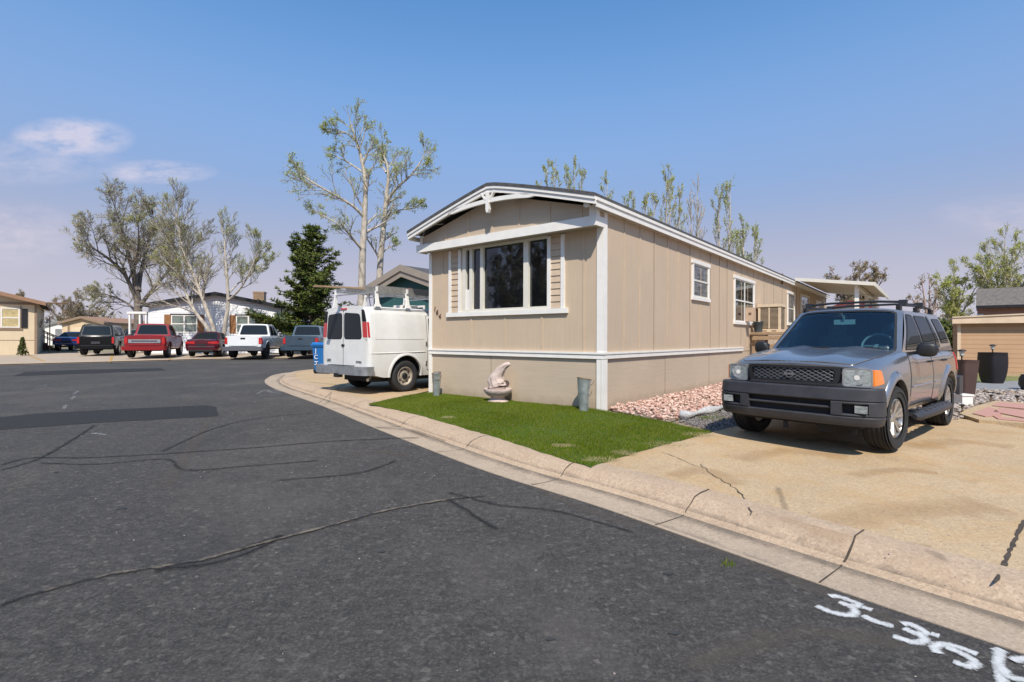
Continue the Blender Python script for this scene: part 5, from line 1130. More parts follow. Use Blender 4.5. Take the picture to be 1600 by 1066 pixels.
# local +y is the side towards the camera's right hand wall
SS = 1 if (VMAT @ Vector((0, 1, 0))-VMAT.translation).y < 0 else -1
ladder(SS*.60, 2.36, .6, 4.6, 'aluminium ladder nearest the tan home on the white van roof rack', .36, pm('dull_aluminium', (.36, .35, .33), .5, .6, var=.25, scale=12), .075)
ladder(-SS*.35, 2.37, .5, 4.75, 'aluminium ladder on the far side of the white van roof rack', .40)
e = MB(); e.box((0, 0, 0), (4.6, .14, .035)); o = e.build('wooden_board', M['wood']); o.matrix_world = VMAT @ Matrix.Translation((3.35-VL/2, SS*.22, 2.445)) @ Matrix.Rotation(.03, 4, 'Y') @ Matrix.Rotation(-SS*.08, 4, 'Z'); tag(o, 'long pale wooden board jutting over the rear of the white van', 'board')
e = MB(); e.tube([(0, 0, 0), (.1, .1, -.18), (.12, .2, -.40)], .01, 6); o = e.build('tie_strap', M['black']); o.matrix_world = VMAT @ Matrix.Translation((4.4-VL/2, SS*.3, 2.36)); tag(o, 'black strap hanging from the ladder rack of the white van', 'strap')
e = MB(); e.box((0, 0, 0), (.07, .08, .05)); o = e.build('rag', M['red_l'], smooth=0); o.matrix_world = VMAT @ Matrix.Translation((3.5-VL/2, SS*.62, 2.435)); tag(o, 'red rag tied to a ladder on the white van', 'rag')

# ============ vehicles across the street
def tail_on(px, py, heading, tyre_off, xr, L):      # rear left tyre pixel -> vehicle centre
    p = G(px, py).to_2d(); f = Vector(heading).normalized(); r = Vector((f.y, -f.x)); return p+r*tyre_off+f*(xr-L/2)
def gen(name, kind, px, py, head, paint, label, cat, L, Wd, H, wb, R, opts={}):
    f = Vector(head).normalized(); fo = opts.get('fo', .9); xf, xr = fo, fo+wb; c = tail_on(px, py, f, Wd/2-.12, xr, L)
    belt = opts.get('belt', 1.02); zb = opts.get('zb', .38)
    if kind == 'pickup':
        zt = mono([(0, belt-.12), (.3, belt-.03), (1.4, belt+.05), (2.0, belt+.03), (L, belt+.02)]); pr = mono([(0, .94), (.15, .98), (.5, 1.0), (.8, .985), (.95, .96), (1, .93)])
    elif kind == 'suv':
        zt = mono([(0, belt-.10), (.3, belt-.03), (1.3, belt+.04), (L-.3, belt), (L, belt-.03)]); pr = mono([(0, .93), (.2, .985), (.5, 1.0), (.8, .98), (.95, .93), (1, .88)])
    else:
        zt = mono([(0, belt-.30), (.3, belt-.18), (1.2, belt), (L-1.0, belt+.03), (L-.3, belt+.06), (L, belt-.02)]); pr = mono([(0, .92), (.2, .98), (.5, 1.0), (.8, .965), (1, .86)])
    e_ = .90 if kind != 'sedan' else .78
    wf = mono([(0, .82), (.15, .92), (.6, 1.0), (L-.7, 1.0), (L-.12, .97 if kind == 'pickup' else .94), (L, .93 if kind == 'pickup' else e_)])
    v = Car(name, (c.x, c.y, zg(c.y)-.03), -f, label, cat, None, L, Wd, paint, lin([(0, zb), (L, zb+.08)]), zt, wf, pr, crown=.02, bow=(.15, opts.get('rb', .05)), off_x=L/2)
    bed = ((L-opts.get('bedl', 1.75), -Wd/2+.12, .75), (L-.08, Wd/2-.12, 3)) if kind == 'pickup' else None
    v.body((xf, xr), R+.08, N=40, K=10, bed=bed, arch_z=R+.02); v.wheels(xf, xr, R, .27 if kind != 'sedan' else .22, Wd-.30, 'alloy', spokes=opts.get('spokes', 6), rimmat=opts.get('rim'))
    if kind == 'pickup':
        xq = L-opts.get('bedl', 1.75)-.08; gb = (1.75, 2.45, xq-.18, xq, belt+.03, H, Wd*.445, Wd*.365)
        v.glasshouse(*gb, bf=.15, br=.02, crown=.04); a, z0, z1 = gb[4]+.05, gb[4]+.05, H-.10
        m_ = (gb[0]+xq)/2+.15; v.sidewin([[(gb[0]+.50, z0), (m_-.05, z0), (m_-.05, z1), (gb[1]+.12, z1)], [(m_+.05, z0), (xq-.25, z0), (xq-.32, z1), (m_+.05, z1)]])
        for x0, x1 in ((1.75, m_-.02), (m_+.02, xq-.06)): v.door([(x0, zb+.10), (x1, zb+.10), (x1, belt), (x0, belt)], handle=(x1-.15, belt-.10), hm=opts.get('hm'))
        # tailgate, lamps
        q = MB(); patch(q, rnd([(-Wd*.375, .70), (Wd*.375, .70), (Wd*.375, belt-.0), (-Wd*.375, belt-.0)], .03), v.rearf(), .012, 40, 4, .012); tg = v.add(q, 'tailgate', [opts.get('gate', paint)])
        q = MB(); q.bb((L+.012, -.12, belt-.16), (L+.025, .12, belt-.07)); v.add(q, 'handle', opts.get('hm2', M['black']), tg)
        if opts.get('gatebar'):
            q = MB(); q.bb((L+.013, -Wd*.37, .84), (L+.022, Wd*.37, 1.04)); v.add(q, 'trim_panel', M['alum'], tg); q = MB(); q.bb((L+.023, -Wd*.30, .90), (L+.026, Wd*.30, .98)); v.add(q, 'trim_inset', pm('dark_grey_trim', (.12, .12, .13), .4, .5), tg)
        for sg in (-1, 1):
            q = MB(); y0, y1 = sorted((sg*Wd*.402, sg*Wd*.462)); patch(q, rnd([(y0, opts.get('tl', .80)), (y1, opts.get('tl', .80)), (y1, belt-.06), (y0, belt-.06)], .015), v.rearf(), .014, 24, 3, .014)
            patch(q, rnd([(L-.16, opts.get('tl', .80)), (L-.01, opts.get('tl', .80)), (L-.01, belt-.06), (L-.10, belt-.06)], .02), v.side(sg), .012, 24, 3, .014); v.add(q, 'tail_light', M['red_l'])
            v.flare(xr, R+.08, sg, .06, .02, h=R+.02); v.flare(xf, R+.08, sg, .06, .02, h=R+.02)
        Pr = [(L+.16-x, y) for x, y in upath(Wd*.48, 0, .10, .10, 24, .4)]; bb_ = v.sweep(Pr, [(.02, .44), (-.02, .45), (-.02, .64), (.09, .66), (.09, .44)], 'rear_bumper', opts.get('bump', M['chrome']))
        q = MB(); q.bb((L+.13, -.34, .46), (L+.172, .34, .63)); v.add(q, 'number_plate_recess', M['black'], bb_)
        q = MB(); patch(q, rnd([(-Wd*.33, .0), (Wd*.33, 0), (Wd*.3, .1), (-Wd*.3, .1)], .01), lambda y, z, o: (xq-.19, y, H+.0-.02+z*.2), .0, 10, 2, 0)
    elif kind == 'suv':
        gb = (1.55, 2.25, L-.42, L-.10, belt, H, Wd*.435, Wd*.37); v.glasshouse(*gb, bf=.15, br=.06, crown=.04); z0, z1 = belt+.05, H-.12
        v.sidewin([[(gb[0]+.5, z0), (2.75, z0), (2.75, z1), (gb[1]+.15, z1)], [(2.85, z0), (3.65, z0), (3.65, z1), (2.85, z1)], [(3.75, z0), (L-.52, z0), (L-.66, z1), (3.75, z1)]])
        for x0, x1 in ((1.75, 2.78), (2.82, 3.55)): v.door([(x0, zb+.10), (x1, zb+.10), (x1, belt-.03), (x0, belt-.03)], handle=(x1-.15, belt-.10))
        for sg in (-1, 1):
            q = MB(); y0, y1 = sorted((sg*Wd*.40, sg*Wd*.455)); patch(q, rnd([(y0, .74), (y1, .74), (y1, belt-.02), (y0, belt-.02)], .015), v.rearf(), .012, 24, 3, .014); v.add(q, 'tail_light', M['red_l'])
            q = MB(); q.tube([(2.4, sg*Wd*.35, H+.02), (2.5, sg*Wd*.35, H+.07), (L-.8, sg*Wd*.35, H+.07), (L-.6, sg*Wd*.35, H+.01)], .018, 6); v.add(q, 'roof_rail', M['black'])
            q = MB(); q.bb((L-.01, sg*.45-.16, .52), (L+.11, sg*.45+.16, .57)); 
        q = MB(); q.bb((L+.01, -Wd*.38, .60), (L+.02, Wd*.38, .64)); q.bb((L+.01, -.22, .72), (L+.022, .22, .86)); v.add(q, 'tailgate_trim', pm('dark_trim', (.05, .05, .055), .4))
        Pr = [(L+.14-x, y) for x, y in upath(Wd*.48, 0, .12, .15, 24, .45)]; v.sweep(Pr, [(.02, .42), (-.02, .43), (-.02, .60), (.09, .62), (.09, .42)], 'rear_bumper', opts.get('bump', paint))
    else:
        gb = (1.35, 2.35, L-1.35, L-.55, belt+.0, H, Wd*.42, Wd*.31); v.glasshouse(*gb, bf=.2, br=.14, crown=.05); z0, z1 = belt+.05, H-.08
        v.sidewin([[(gb[0]+.7, z0), (2.6, z0), (2.6, z1), (gb[1]+.3, z1)], [(2.7, z0), (3.45, z0), (3.2, z1), (2.7, z1)]])
        for x0, x1 in ((1.55, 2.62), (2.66, 3.45)): v.door([(x0, zb+.08), (x1, zb+.08), (x1, belt-.04), (x0, belt-.04)], handle=(x1-.15, belt-.12))
        for sg in (-1, 1):
            q = MB(); y0, y1 = sorted((sg*Wd*.19, sg*Wd*.41)); patch(q, rnd([(y0, .80), (y1, .76), (y1, .92), (y0, .88)], .02), v.rearf(), .014, 24, 3, .014)
            patch(q, rnd([(L-.30, .80), (L-.01, .76), (L-.01, .92), (L-.25, .90)], .02), v.side(sg), .012, 24, 3, .014); v.add(q, 'tail_light', M['red_l'])
        q = MB(); q.bb((L-.005, -Wd*.36, .585), (L+.035, Wd*.36, .60)); v.add(q, 'chrome_strip', M['chrome'])
        q = MB(); q.bb((L-.02, -.26, .66), (L+.022, .26, .77)); v.add(q, 'number_plate_recess', M['black'])
        q = MB(); q.bb((L-.10, -Wd*.33, .32), (L+.0, Wd*.33, .42)); v.add(q, 'rear_valance', M['black'])
    v.windscreen(M['carglass']); v.mirror(gb[0]+.5, belt+.05, Wd*.47, mt=opts.get('mir'), big=1.0 if kind == 'sedan' else 1.35)
    q = MB(); q.bb((.9, -Wd*.33, zb-.06), (L-.5, Wd*.33, zb+.04)); q.tube([(xr, -.6, R), (xr, .6, R)], .06, 8); q.lathe([(.12, -.12), (.15, 0), (.12, .12)], 12, 'X', (xr, 0, R)); v.add(q, 'chassis', M['darkvoid'])
    for sg in (-1, 1):
        q = MB(); y0, y1 = sorted((sg*Wd*.25, sg*Wd*.40)); patch(q, rnd([(y0, belt-.32), (y1, belt-.32), (y1, belt-.2), (y0, belt-.2)], .02), v.frontf(), .01, 20, 2, .012); v.add(q, 'headlight', M['clear'])
    return v
blk = carpaint('black_car_paint', (.006, .006, .007), 0, .12, .0, coat=.15); redp = carpaint('red_car_paint', (.30, .012, .015), .35, .25, .03); mar = carpaint('maroon_car_paint', (.10, .008, .018), .4, .22, .03)
whp = carpaint('white_car_paint', (.72, .72, .71), 0, .3, .05); slate = carpaint('slate_blue_paint', (.05, .085, .12), .45, .3, .06); blu = carpaint('bright_blue_paint', (.012, .045, .20), .35, .25, .03)
gen('parked_car', 'sedan', 90.5, 548, (-.42, .9), blu, 'bright blue sedan half hidden behind the black SUV', 'car', 4.6, 1.8, 1.45, 2.75, .33)
gen('parked_suv', 'suv', 130.5, 554.5, (-.45, .90), blk, 'black SUV with roof rails parked left of the red pickup', 'car', 5.1, 2.0, 1.88, 2.95, .40, dict(belt=1.16, zb=.42))
gen('parked_suv', 'suv', 196, 545, (-.40, .92), blk, 'dark vehicle mostly hidden between the black SUV and the red pickup', 'car', 4.7, 1.85, 1.72, 2.7, .36, dict(belt=1.05))
gen('pickup_truck', 'pickup', 204.5, 558.5, (-.40, .92), redp, 'red pickup truck with silver band across its tailgate', 'pickup truck', 5.6, 2.0, 1.92, 3.6, .42, dict(belt=1.22, zb=.46, gatebar=1, bump=redp, hm=M['chrome'], hm2=redp))
gen('parked_car', 'sedan', 299.5, 556.5, (-.27, .963), mar, 'dark maroon sedan parked between the red and white pickups', 'car', 4.8, 1.85, 1.46, 2.85, .335, dict(belt=.98, zb=.30))
gen('pickup_truck', 'pickup', 364, 558.8, (-.17, .985), whp, 'white pickup truck with black rear bumper and red tail lights', 'pickup truck', 5.6, 2.0, 1.92, 3.6, .42, dict(belt=1.22, zb=.50, bump=pm('dark_bumper', (.10, .10, .11), .5), rim=M['black']))
gen('pickup_truck', 'pickup', 452.5, 557.8, (-.16, .985), slate, 'slate blue pickup truck beside the blue recycling bin', 'pickup truck', 5.5, 2.0, 1.86, 3.4, .40, dict(belt=1.20, zb=.46, bump=slate, bedl=1.6))
# ------------------------------------------------------------ trees
def bark(name, c1, c2, s=4): 
    return pm(name, c1, .9, var=.25, scale=s, bump=.5, bscale=25, col2=c2, vec=(2, 2, .8))
M['b_dark'] = bark('grey_brown_bark', (.13, .10, .08), (.25, .20, .16)); M['b_white'] = bark('pale_aspen_bark', (.27, .22, .17), (.62, .55, .45), 3)
M['b_tan'] = bark('tan_twig', (.24, .17, .125), (.36, .27, .20)); M['b_pink'] = bark('reddish_bare_twig', (.34, .22, .17), (.48, .34, .27)); M['b_pine'] = bark('pine_bark', (.06, .04, .028), (.12, .08, .055))
M['t_grey'] = bark('grey_twig', (.26, .22, .18), (.42, .36, .30))
M['l_bud'] = multi('spring_leaf_green', [(.34, .40, .07), (.47, .51, .12), (.60, .60, .20), (.46, .42, .22)], thin=True); M['l_sage'] = multi('pale_sage_leaf', [(.30, .37, .09), (.43, .49, .15), (.57, .60, .26), (.42, .40, .22)], thin=True)
M['l_bare'] = multi('brown_bud', [(.32, .24, .16), (.42, .33, .23), (.38, .34, .18), (.50, .41, .31)], thin=True); M['needle'] = multi('pine_needle', [(.025, .045, .010), (.055, .08, .014), (.10, .125, .022), (.17, .18, .04)])
M['l_ever'] = multi('evergreen_leaf', [(.03, .05, .012), (.07, .09, .02), (.12, .12, .03)])
def rvec(rng): v = rng.normal(size=3); return Vector(v/np.linalg.norm(v))
class Tree:
    def __init__(s, seed, tw=1.0, leaf=.07, nl=3, ang=.75, up=.25, lratio=.55, nk=(9, 6, 5), droop=0, lmat=None, r_t=.006, lspread=1.0, dens=1.0):
        s.rng = np.random.RandomState(seed); s.wood = MB(); s.tw = MB(); s.lf = []; s.leaf = leaf; s.nl = nl; s.ang = ang; s.up = up; s.lr = lratio; s.nk = nk; s.r_t = r_t; s.ls = lspread; s.dens = dens
    def leaves(s, p, n, spread):
        for _ in range(n):
            if s.rng.rand() > s.dens: continue
            c = p+rvec(s.rng)*spread*s.rng.rand(); a = rvec(s.rng); b = a.orthogonal().normalized(); sz = s.leaf*s.rng.uniform(.5, 1.2); c2 = a.cross(b)
            s.lf.append((c-b*sz*.5, c+c2*sz*.34, c+b*sz*.6, c-c2*sz*.34))
    def branch(s, p, d, L, r, lvl):
        rng = s.rng; k = 4 if lvl < 2 else 3; P = [p]; dd = d.normalized(); r1 = max(s.r_t, r*.28)
        for i in range(k):
            dd = (dd+rvec(rng)*.20+Vector((0, 0, s.up*.35))).normalized(); P.append(P[-1]+dd*L/k)
        (s.wood if lvl < 1 else s.tw).tube(P, [r+(r1-r)*i/k for i in range(k+1)], 6 if lvl < 1 else (4 if lvl < 2 else 3), cap=False)
        if lvl < len(s.nk):
            n = s.nk[lvl]; n = max(2, int(n*rng.uniform(.7, 1.25)))
            for j in range(n):
                t = .22+.78*(j+rng.rand())/n; q = t*k; i = min(k-1, int(q)); pt = P[i]+(P[i+1]-P[i])*(q-i); base = (P[i+1]-P[i]).normalized()
                side = base.cross(rvec(rng)).normalized(); nd_ = (base*math.cos(s.ang)+side*math.sin(s.ang)*rng.uniform(.7, 1.1)+Vector((0, 0, s.up*.4)))
                s.branch(pt, nd_, L*s.lr*(1.15-.6*t)*rng.uniform(.7, 1.3), max(s.r_t, r*(1-t*.6)*.5), lvl+1)
        if lvl >= len(s.nk)-1:
            for q in P[1:]: s.leaves(q, s.nl, .10*s.ls*(1+.5*rng.rand()))
            s.leaves(P[-1], s.nl*2, .13*s.ls)
    def stem(s, pts, r0, r1, nb, L, t0=.3, t1=1.0, ang=None, taper=.6, dirs=None):
        P = smooth_line([Vector(p) for p in pts], 5); k = len(P)-1; rad = [r0+(r1-r0)*(i/k)**.9 for i in range(k+1)]
        rad[0] *= 1.35; s.wood.tube(P, rad, 9, cap=False)
        for j in range(nb):
            t = t0+(t1-t0)*(j+s.rng.rand())/nb; q = min(k-.001, t*k); i = int(q); pt = P[i]+(P[i+1]-P[i])*(q-i); base = (P[i+1]-P[i]).normalized()
            side = base.cross(rvec(s.rng)).normalized(); a = (ang or s.ang); s.branch(pt, base*math.cos(a)+side*math.sin(a), L*(1-taper*(t-t0)/(1-t0+1e-6))*s.rng.uniform(.65, 1.25), max(s.r_t, rad[i]*.5), 0)
        s.branch(P[-1], P[-1]-P[-2], L*.45, r1, 1)
    def make(s, name, loc, label, bk, tw, lm, cat='tree', group='trees behind the homes'):
        e = empty(name, loc, 0, label, cat, group); s.wood.build('trunk', M[bk], e, 60)
        b = s.tw; b.m = [0]*len(b.f)
        vs = []; fs = []
        for q in s.lf: o = len(vs); vs += q; fs.append((o, o+1, o+2, o+3))
        b.add(vs, fs, 1); b.build('crown', [M[tw], M[lm]], e, 0, norm=False); return e
def base(px, Y): return Vector(((px-800)/F*Y, Y, zg(Y)-.05))
def rel(px, py, Y, b, dy=0): v = at(px, py, Y+dy)-b; return v*((1)) if not dy else v
def stems_px(pts, Y, b, rng): return [at(px, py, Y+(d[0] if d else 0))-b for px, py, *d in pts]
# two tall aspens
Y = 29; b0 = base(566, Y); t = Tree(3, leaf=.085, nl=1, dens=.8, nk=(6, 5), ang=.8, up=.2, lratio=.5, r_t=.009, lspread=1.4)
S_ = lambda pts, b, Y: [at(p[0], p[1], Y+(p[2] if len(p) > 2 else 0))-b for p in pts]
t.stem([(0, 0, 0)]+S_([(565, 470), (566, 400), (569, 340), (570, 285), (563, 245), (556, 222), (546, 190)], b0, Y), .26, .03, 15, 1.9, .28, 1, taper=.2)
t.stem(S_([(569, 340), (548, 320, -.5), (510, 298, -1), (480, 280, -1.2), (464, 268, -1.2)], b0, Y), .10, .015, 14, 1.5, .2, 1, taper=.3)
t.stem(S_([(566, 392), (553, 375, .5), (530, 352, 1), (500, 335, 1.2), (490, 330, 1.5)], b0, Y), .07, .012, 10, 1.5, .2, 1)
t.stem(S_([(567, 270), (545, 255, .4), (525, 245, .8), (512, 238, 1)], b0, Y), .06, .012, 7, 1.0, .2, 1); t.stem(S_([(560, 235), (567, 215), (570, 200)], b0, Y), .05, .02, 2, .7, .6, 1)
t.stem(S_([(556, 222), (540, 208, -.4), (522, 203, -.6), (515, 196, -.8)], b0, Y), .05, .012, 7, 1.0, .2, 1)
t.make('aspen_tree', b0, 'tall pale trunked aspen nearest the pine with a long limb reaching left', 'b_white', 't_grey', 'l_sage')
b0 = base(590, Y+2); t = Tree(5, leaf=.085, nl=1, dens=.85, nk=(6, 5), ang=.8, up=.2, lratio=.5, r_t=.009, lspread=1.4); Y2 = Y+2
t.stem([(0, 0, 0)]+S_([(592, 470), (594, 410), (599, 350), (603, 310), (606, 275), (603, 255), (597, 240)], b0, Y2), .25, .04, 15, 1.9, .28, 1, taper=.2)
t.stem(S_([(604, 315), (618, 295, -.5), (640, 275, -.8), (655, 255, -1), (664, 238, -1)], b0, Y2), .11, .015, 14, 1.4, .2, 1, taper=.3)
t.stem(S_([(600, 345), (620, 330, .5), (645, 325, .7), (656, 318, 1)], b0, Y2), .06, .012, 8, 1.2, .2, 1); t.stem(S_([(603, 270), (590, 248, .5), (584, 225, .6)], b0, Y2), .06, .012, 8, 1.0, .2, 1)
t.stem(S_([(594, 400), (605, 388, .3), (618, 384, .3)], b0, Y2), .06, .03, 4, .9, .3, 1)
t.make('aspen_tree', b0, 'tall pale trunked aspen standing closer to the tan home above the teal gable', 'b_white', 't_grey', 'l_sage')
# big bare old tree
Y = 47; b0 = base(216, Y); t = Tree(8, leaf=.085, nl=1, dens=.16, nk=(9, 8, 4), ang=.75, up=.15, lratio=.52, r_t=.012, lspread=1.8)
t.stem([(0, 0, 0)]+S_([(216, 500), (214, 462), (208, 425), (198, 390), (188, 350), (178, 322)], b0, Y), .42, .04, 12, 4.0, .3, 1, taper=.35)
t.stem(S_([(214, 470), (195, 430, -1), (170, 405, -2), (140, 385, -3), (118, 372, -3)], b0, Y), .2, .03, 12, 3.0, .15, 1, taper=.4)
t.stem(S_([(216, 455), (222, 415, 1), (232, 380, 2), (240, 350, 3), (238, 335, 3)], b0, Y), .2, .03, 12, 3.2, .2, 1, taper=.4)
t.stem(S_([(217, 480), (240, 450, 0), (262, 425, 1), (285, 400, 2), (305, 385, 2)], b0, Y), .2, .03, 13, 3.4, .15, 1, taper=.4)
t.stem(S_([(214, 490), (200, 475, 2), (172, 462, 2), (145, 458, 3)], b0, Y), .14, .03, 9, 2.6, .2, 1); t.stem(S_([(208, 425), (216, 385, -2), (215, 350, -3)], b0, Y), .15, .03, 9, 2.8, .2, 1)
t.make('bare_tree', b0, 'large dark trunked tree with a broad leafless crown behind the red pickup', 'b_dark', 't_grey', 'l_bud'); big = COL.objects[-1] if 0 else None
# young white multi-stem trees in front of the white house
Y = 33.2; b0 = base(339, Y); t = Tree(12, leaf=.07, nl=1, dens=.4, nk=(9, 8), ang=.62, up=.25, lratio=.55, r_t=.009, lspread=1.3)
t.stem([(0, 0, 0)]+S_([(325, 515), (308, 492), (295, 470), (285, 440), (275, 405), (270, 375)], b0, Y), .15, .03, 20, 2.4, .35, 1, taper=.35)
t.stem([(.1, .2, 0)]+S_([(333, 512), (322, 482), (314, 460), (300, 425), (285, 390), (278, 350), (275, 335)], b0, Y), .16, .03, 22, 2.4, .35, 1, taper=.35)
t.stem(S_([(314, 462), (298, 448), (275, 425, -.6), (255, 405, -1)], b0, Y), .07, .02, 8, 1.5, .3, 1)
t.make('white_barked_tree', b0, 'leaning multi stemmed tree spreading left in front of the white house', 'b_white', 't_grey', 'l_bud', group='young trees in front of the white house')
b0 = base(347, Y-.3); t = Tree(14, leaf=.075, nl=1, dens=.45, nk=(8, 7), ang=.6, up=.3, lratio=.55, r_t=.008, lspread=1.2); Y = Y-.3
t.stem([(0, 0, 0)]+S_([(352, 505), (356, 480), (355, 440), (352, 405), (350, 375), (345, 350)], b0, Y), .16, .02, 12, 1.8, .45, 1, taper=.4)
t.stem(S_([(356, 470), (372, 455, -.5), (385, 435, -.8), (398, 405, -1), (405, 380, -1)], b0, Y), .08, .015, 14, 1.5, .25, 1, taper=.3)
t.stem(S_([(356, 460), (375, 440, .8), (395, 425, 1), (425, 405, 1.2)], b0, Y), .06, .012, 11, 1.3, .25, 1)
t.make('white_barked_tree', b0, 'upright forked white tree at the middle of the white house front', 'b_white', 't_grey', 'l_sage', group='young trees in front of the white house')
# hazy bare trees far off
def bushy(px, pw, top, Y, seed, label, bk='b_tan', tw='b_tan', lm='l_bare', name='bare_tree', trunk_h=.22, leaf=.15, nk=(6, 6, 4), nst=7, group='trees behind the homes', nl=1, r=.2, ang=.6, dens=.45):
    b = base(px, Y); t = Tree(seed, leaf=leaf*.75, nl=nl, nk=nk, ang=ang, up=.22, lratio=.52, r_t=.009, lspread=1.7, dens=dens); H = at(px, top, Y).z-b.z; w = pw/F*Y/2; rg = np.random.RandomState(seed)
    t.wood.tube([(0, 0, 0), (0, 0, H*trunk_h*1.1)], [r*1.3, r], 8, cap=False)
    for k in range(nst):
        a = 6.283*k/nst+rg.rand(); e = rg.uniform(.3, .72)*w if k else 0; h = H*(.94 if k == 0 else rg.uniform(.66, .92))
        t.stem([(0, 0, H*trunk_h), (math.cos(a)*e*.35, math.sin(a)*e*.35, H*trunk_h+(h-H*trunk_h)*.35), (math.cos(a)*e, math.sin(a)*e, h*.93)], r*.6, .02, 9, w*.62, .15, 1, taper=.5)
    return t.make(name, b, label, bk, tw, lm, group=group)
bushy(118, 90, 460, 70, 21, 'low hazy bare tree between the cream garage and the big tree', nst=6)
bushy(32, 34, 447, 75, 22, 'small hazy bare tree rising behind the cream house at far left', nst=4)
bushy(1343, 100, 405, 44, 23, 'pinkish bare tree behind the cream patio roof', 'b_pink', 'b_pink', 'l_bare', nst=9, nk=(6, 6, 4), r=.3)
bushy(1452, 60, 420, 36, 24, 'thin reddish bare tree at the left of the green leafed trees', 'b_pink', 'b_pink', 'l_bare', nst=4, nk=(5, 4))
bushy(1490, 90, 402, 38, 25, 'lower pale green tree behind the tan shed corner', 'b_white', 't_grey', 'l_bud', name='leafing_tree', leaf=.13, nl=1, nst=7, nk=(7, 6), dens=.8)
bushy(1570, 130, 345, 36, 26, 'tallest pale green tree above the pinkish shed roof', 'b_white', 't_grey', 'l_bud', name='leafing_tree', leaf=.13, nl=1, nst=9, nk=(7, 7), dens=.7)
bushy(1650, 110, 360, 34, 27, 'pale green tree cut by the right edge of the view', 'b_white', 't_grey', 'l_bud', name='leafing_tree', leaf=.13, nl=1, nst=7, nk=(7, 6), dens=.8)
def spire(px, top, Y, seed, label, wpx, lm='l_sage', bk='b_white', tw='t_grey', n=3, nl=2, nk=(6, 4)):
    b = base(px, Y); t = Tree(seed, leaf=.11, nl=min(nl, 1), dens=.5 if nl else 0, nk=nk, ang=.42, up=.5, lratio=.5, r_t=.009, lspread=1.3); rg = np.random.RandomState(seed); H = at(px, top, Y).z-b.z; w = wpx/F*Y/2
    for k in range(n):
        x = w*(-.75+1.5*(k+.5)/n) if n > 1 else 0; h = H*(1 if k == n//2 else rg.uniform(.86, .97)); y = rg.uniform(-1, 1)
        t.stem([(0, 0, 0), (x*.4, y*.4, h*.35), (x*.9, y, h*.7), (x, y, h*.96)], .12, .015, 16, 1.8, .35, 1, taper=.55)
    t.make('leafing_tree', b, label, bk, tw, lm)
spire(855, 250, 38, 31, 'pale green tree showing its tips above the left of the tan roof', 44)
spire(897, 250, 39, 32, 'pale green tree tips just left of the roof corner', 52, n=3)
spire(946, 277, 40, 33, 'single thin tree tip right of the roof corner', 12, n=1)
spire(985, 298, 40, 36, 'small leafy tips low over the tan roof edge', 40, n=2)
spire(1034, 270, 38, 34, 'broad pale green tree rising over the middle of the long roof', 76, n=5, lm='l_bud')
spire(1085, 285, 40, 35, 'bare white tree between two green ones over the long roof', 34, n=3, nl=0, tw='b_white', nk=(6, 5))
spire(1128, 287, 37, 37, 'slender white barked tree with green tips over the long roof', 34, n=2)
spire(1170, 345, 37, 38, 'shorter pale green tree above the far end of the long roof', 48, n=3)
# dark pine
Y = 36; b0 = base(487, Y); H = at(487, 350, Y).z-b0.z; e = empty('pine_tree', b0, 0, 'dense dark green pine standing between the white house and the aspens', 'tree', 'trees behind the homes'); rg = np.random.RandomState(41)
w = MB(); w.tube([(0, 0, 0), (.1, 0, H*.5), (0, 0, H*.97)], [.28, .16, .03], 8, cap=False); nv = []; 
def tuft(c, r, n):
    for _ in range(n):
        d = rvec(rg); d.z = abs(d.z)*.7+d.z*.3; q = d.orthogonal().normalized()*r*.10; p0 = c+d*r*.1; p1 = c+d*r*rg.uniform(.6, 1.15); nv.append((p0-q, p0+q, p1+q*.5, p1-q*.5))
for k in range(120):
    t_ = (k+rg.rand())/120; z = H*(.05+.90*t_); a = rg.rand()*6.283+k*2.4; lob = .80+.28*math.sin(a*2+z*1.1)+.18*math.sin(a*3-z*2.3)
    R = ((1-t_)**.78*3.6+.25)*rg.uniform(.70, 1.12)*lob; d = Vector((math.cos(a), math.sin(a), .22+.45*t_)).normalized()
    P = [Vector((0, 0, z-.15)), Vector((0, 0, z))+d*R*.5, Vector((0, 0, z+.22))+d*R]; w.tube(P, [.05, .03, .012], 4, cap=False); side = Vector((-d.y, d.x, 0)).normalized()
    m = max(5, int(R*10))
    for j in range(m):
        s_ = .30+.70*(j+rg.rand())/m; c = P[0]+(P[1]-P[0])*min(1, 2*s_)+(P[2]-P[1])*max(0, 2*s_-1)+side*rg.normal(0, .10+.11*R*s_)+Vector((0, 0, rg.normal(.06, .10))); tuft(c, .29, 19)
w.build('trunk', M['b_pine'], e, 60); q = MB(); vs = []; fs = []
for f in nv: o = len(vs); vs += f; fs.append((o, o+1, o+2, o+3))
q.add(vs, fs); q.build('crown', M['needle'], e, 0, norm=False)
# shrubs
def shrub(px, py, h, r, label, lm='l_ever', n=700, name='shrub', seed=1, cone=True, group=None):
    b = G(px, py, -.05); e = empty(name, b, 0, label, 'shrub', group); rg = np.random.RandomState(seed); w = MB(); w.tube([(0, 0, 0), (0, 0, h*.8)], [.03, .01], 6); w.build('trunk', M['b_dark'], e); q = MB()
    for _ in range(n):
        t_ = rg.rand()**.8; R = r*(1-t_*.85 if cone else math.sqrt(max(.05, 1-(2*t_-1)**2)))*rg.uniform(.3, 1.05); a = rg.rand()*6.283; c = Vector((R*math.cos(a), R*math.sin(a), .04+h*t_)); v = rvec(rg); u_ = v.orthogonal()*.05; x = v.cross(u_.normalized())*.035; q.add([c-u_, c+x, c+u_, c-x], [(0, 1, 2, 3)])
    q.build('crown', M[lm], e, 0, norm=False); return e
shrub(35, 556, 1.1, .30, 'small conical evergreen against the cream house', seed=2)
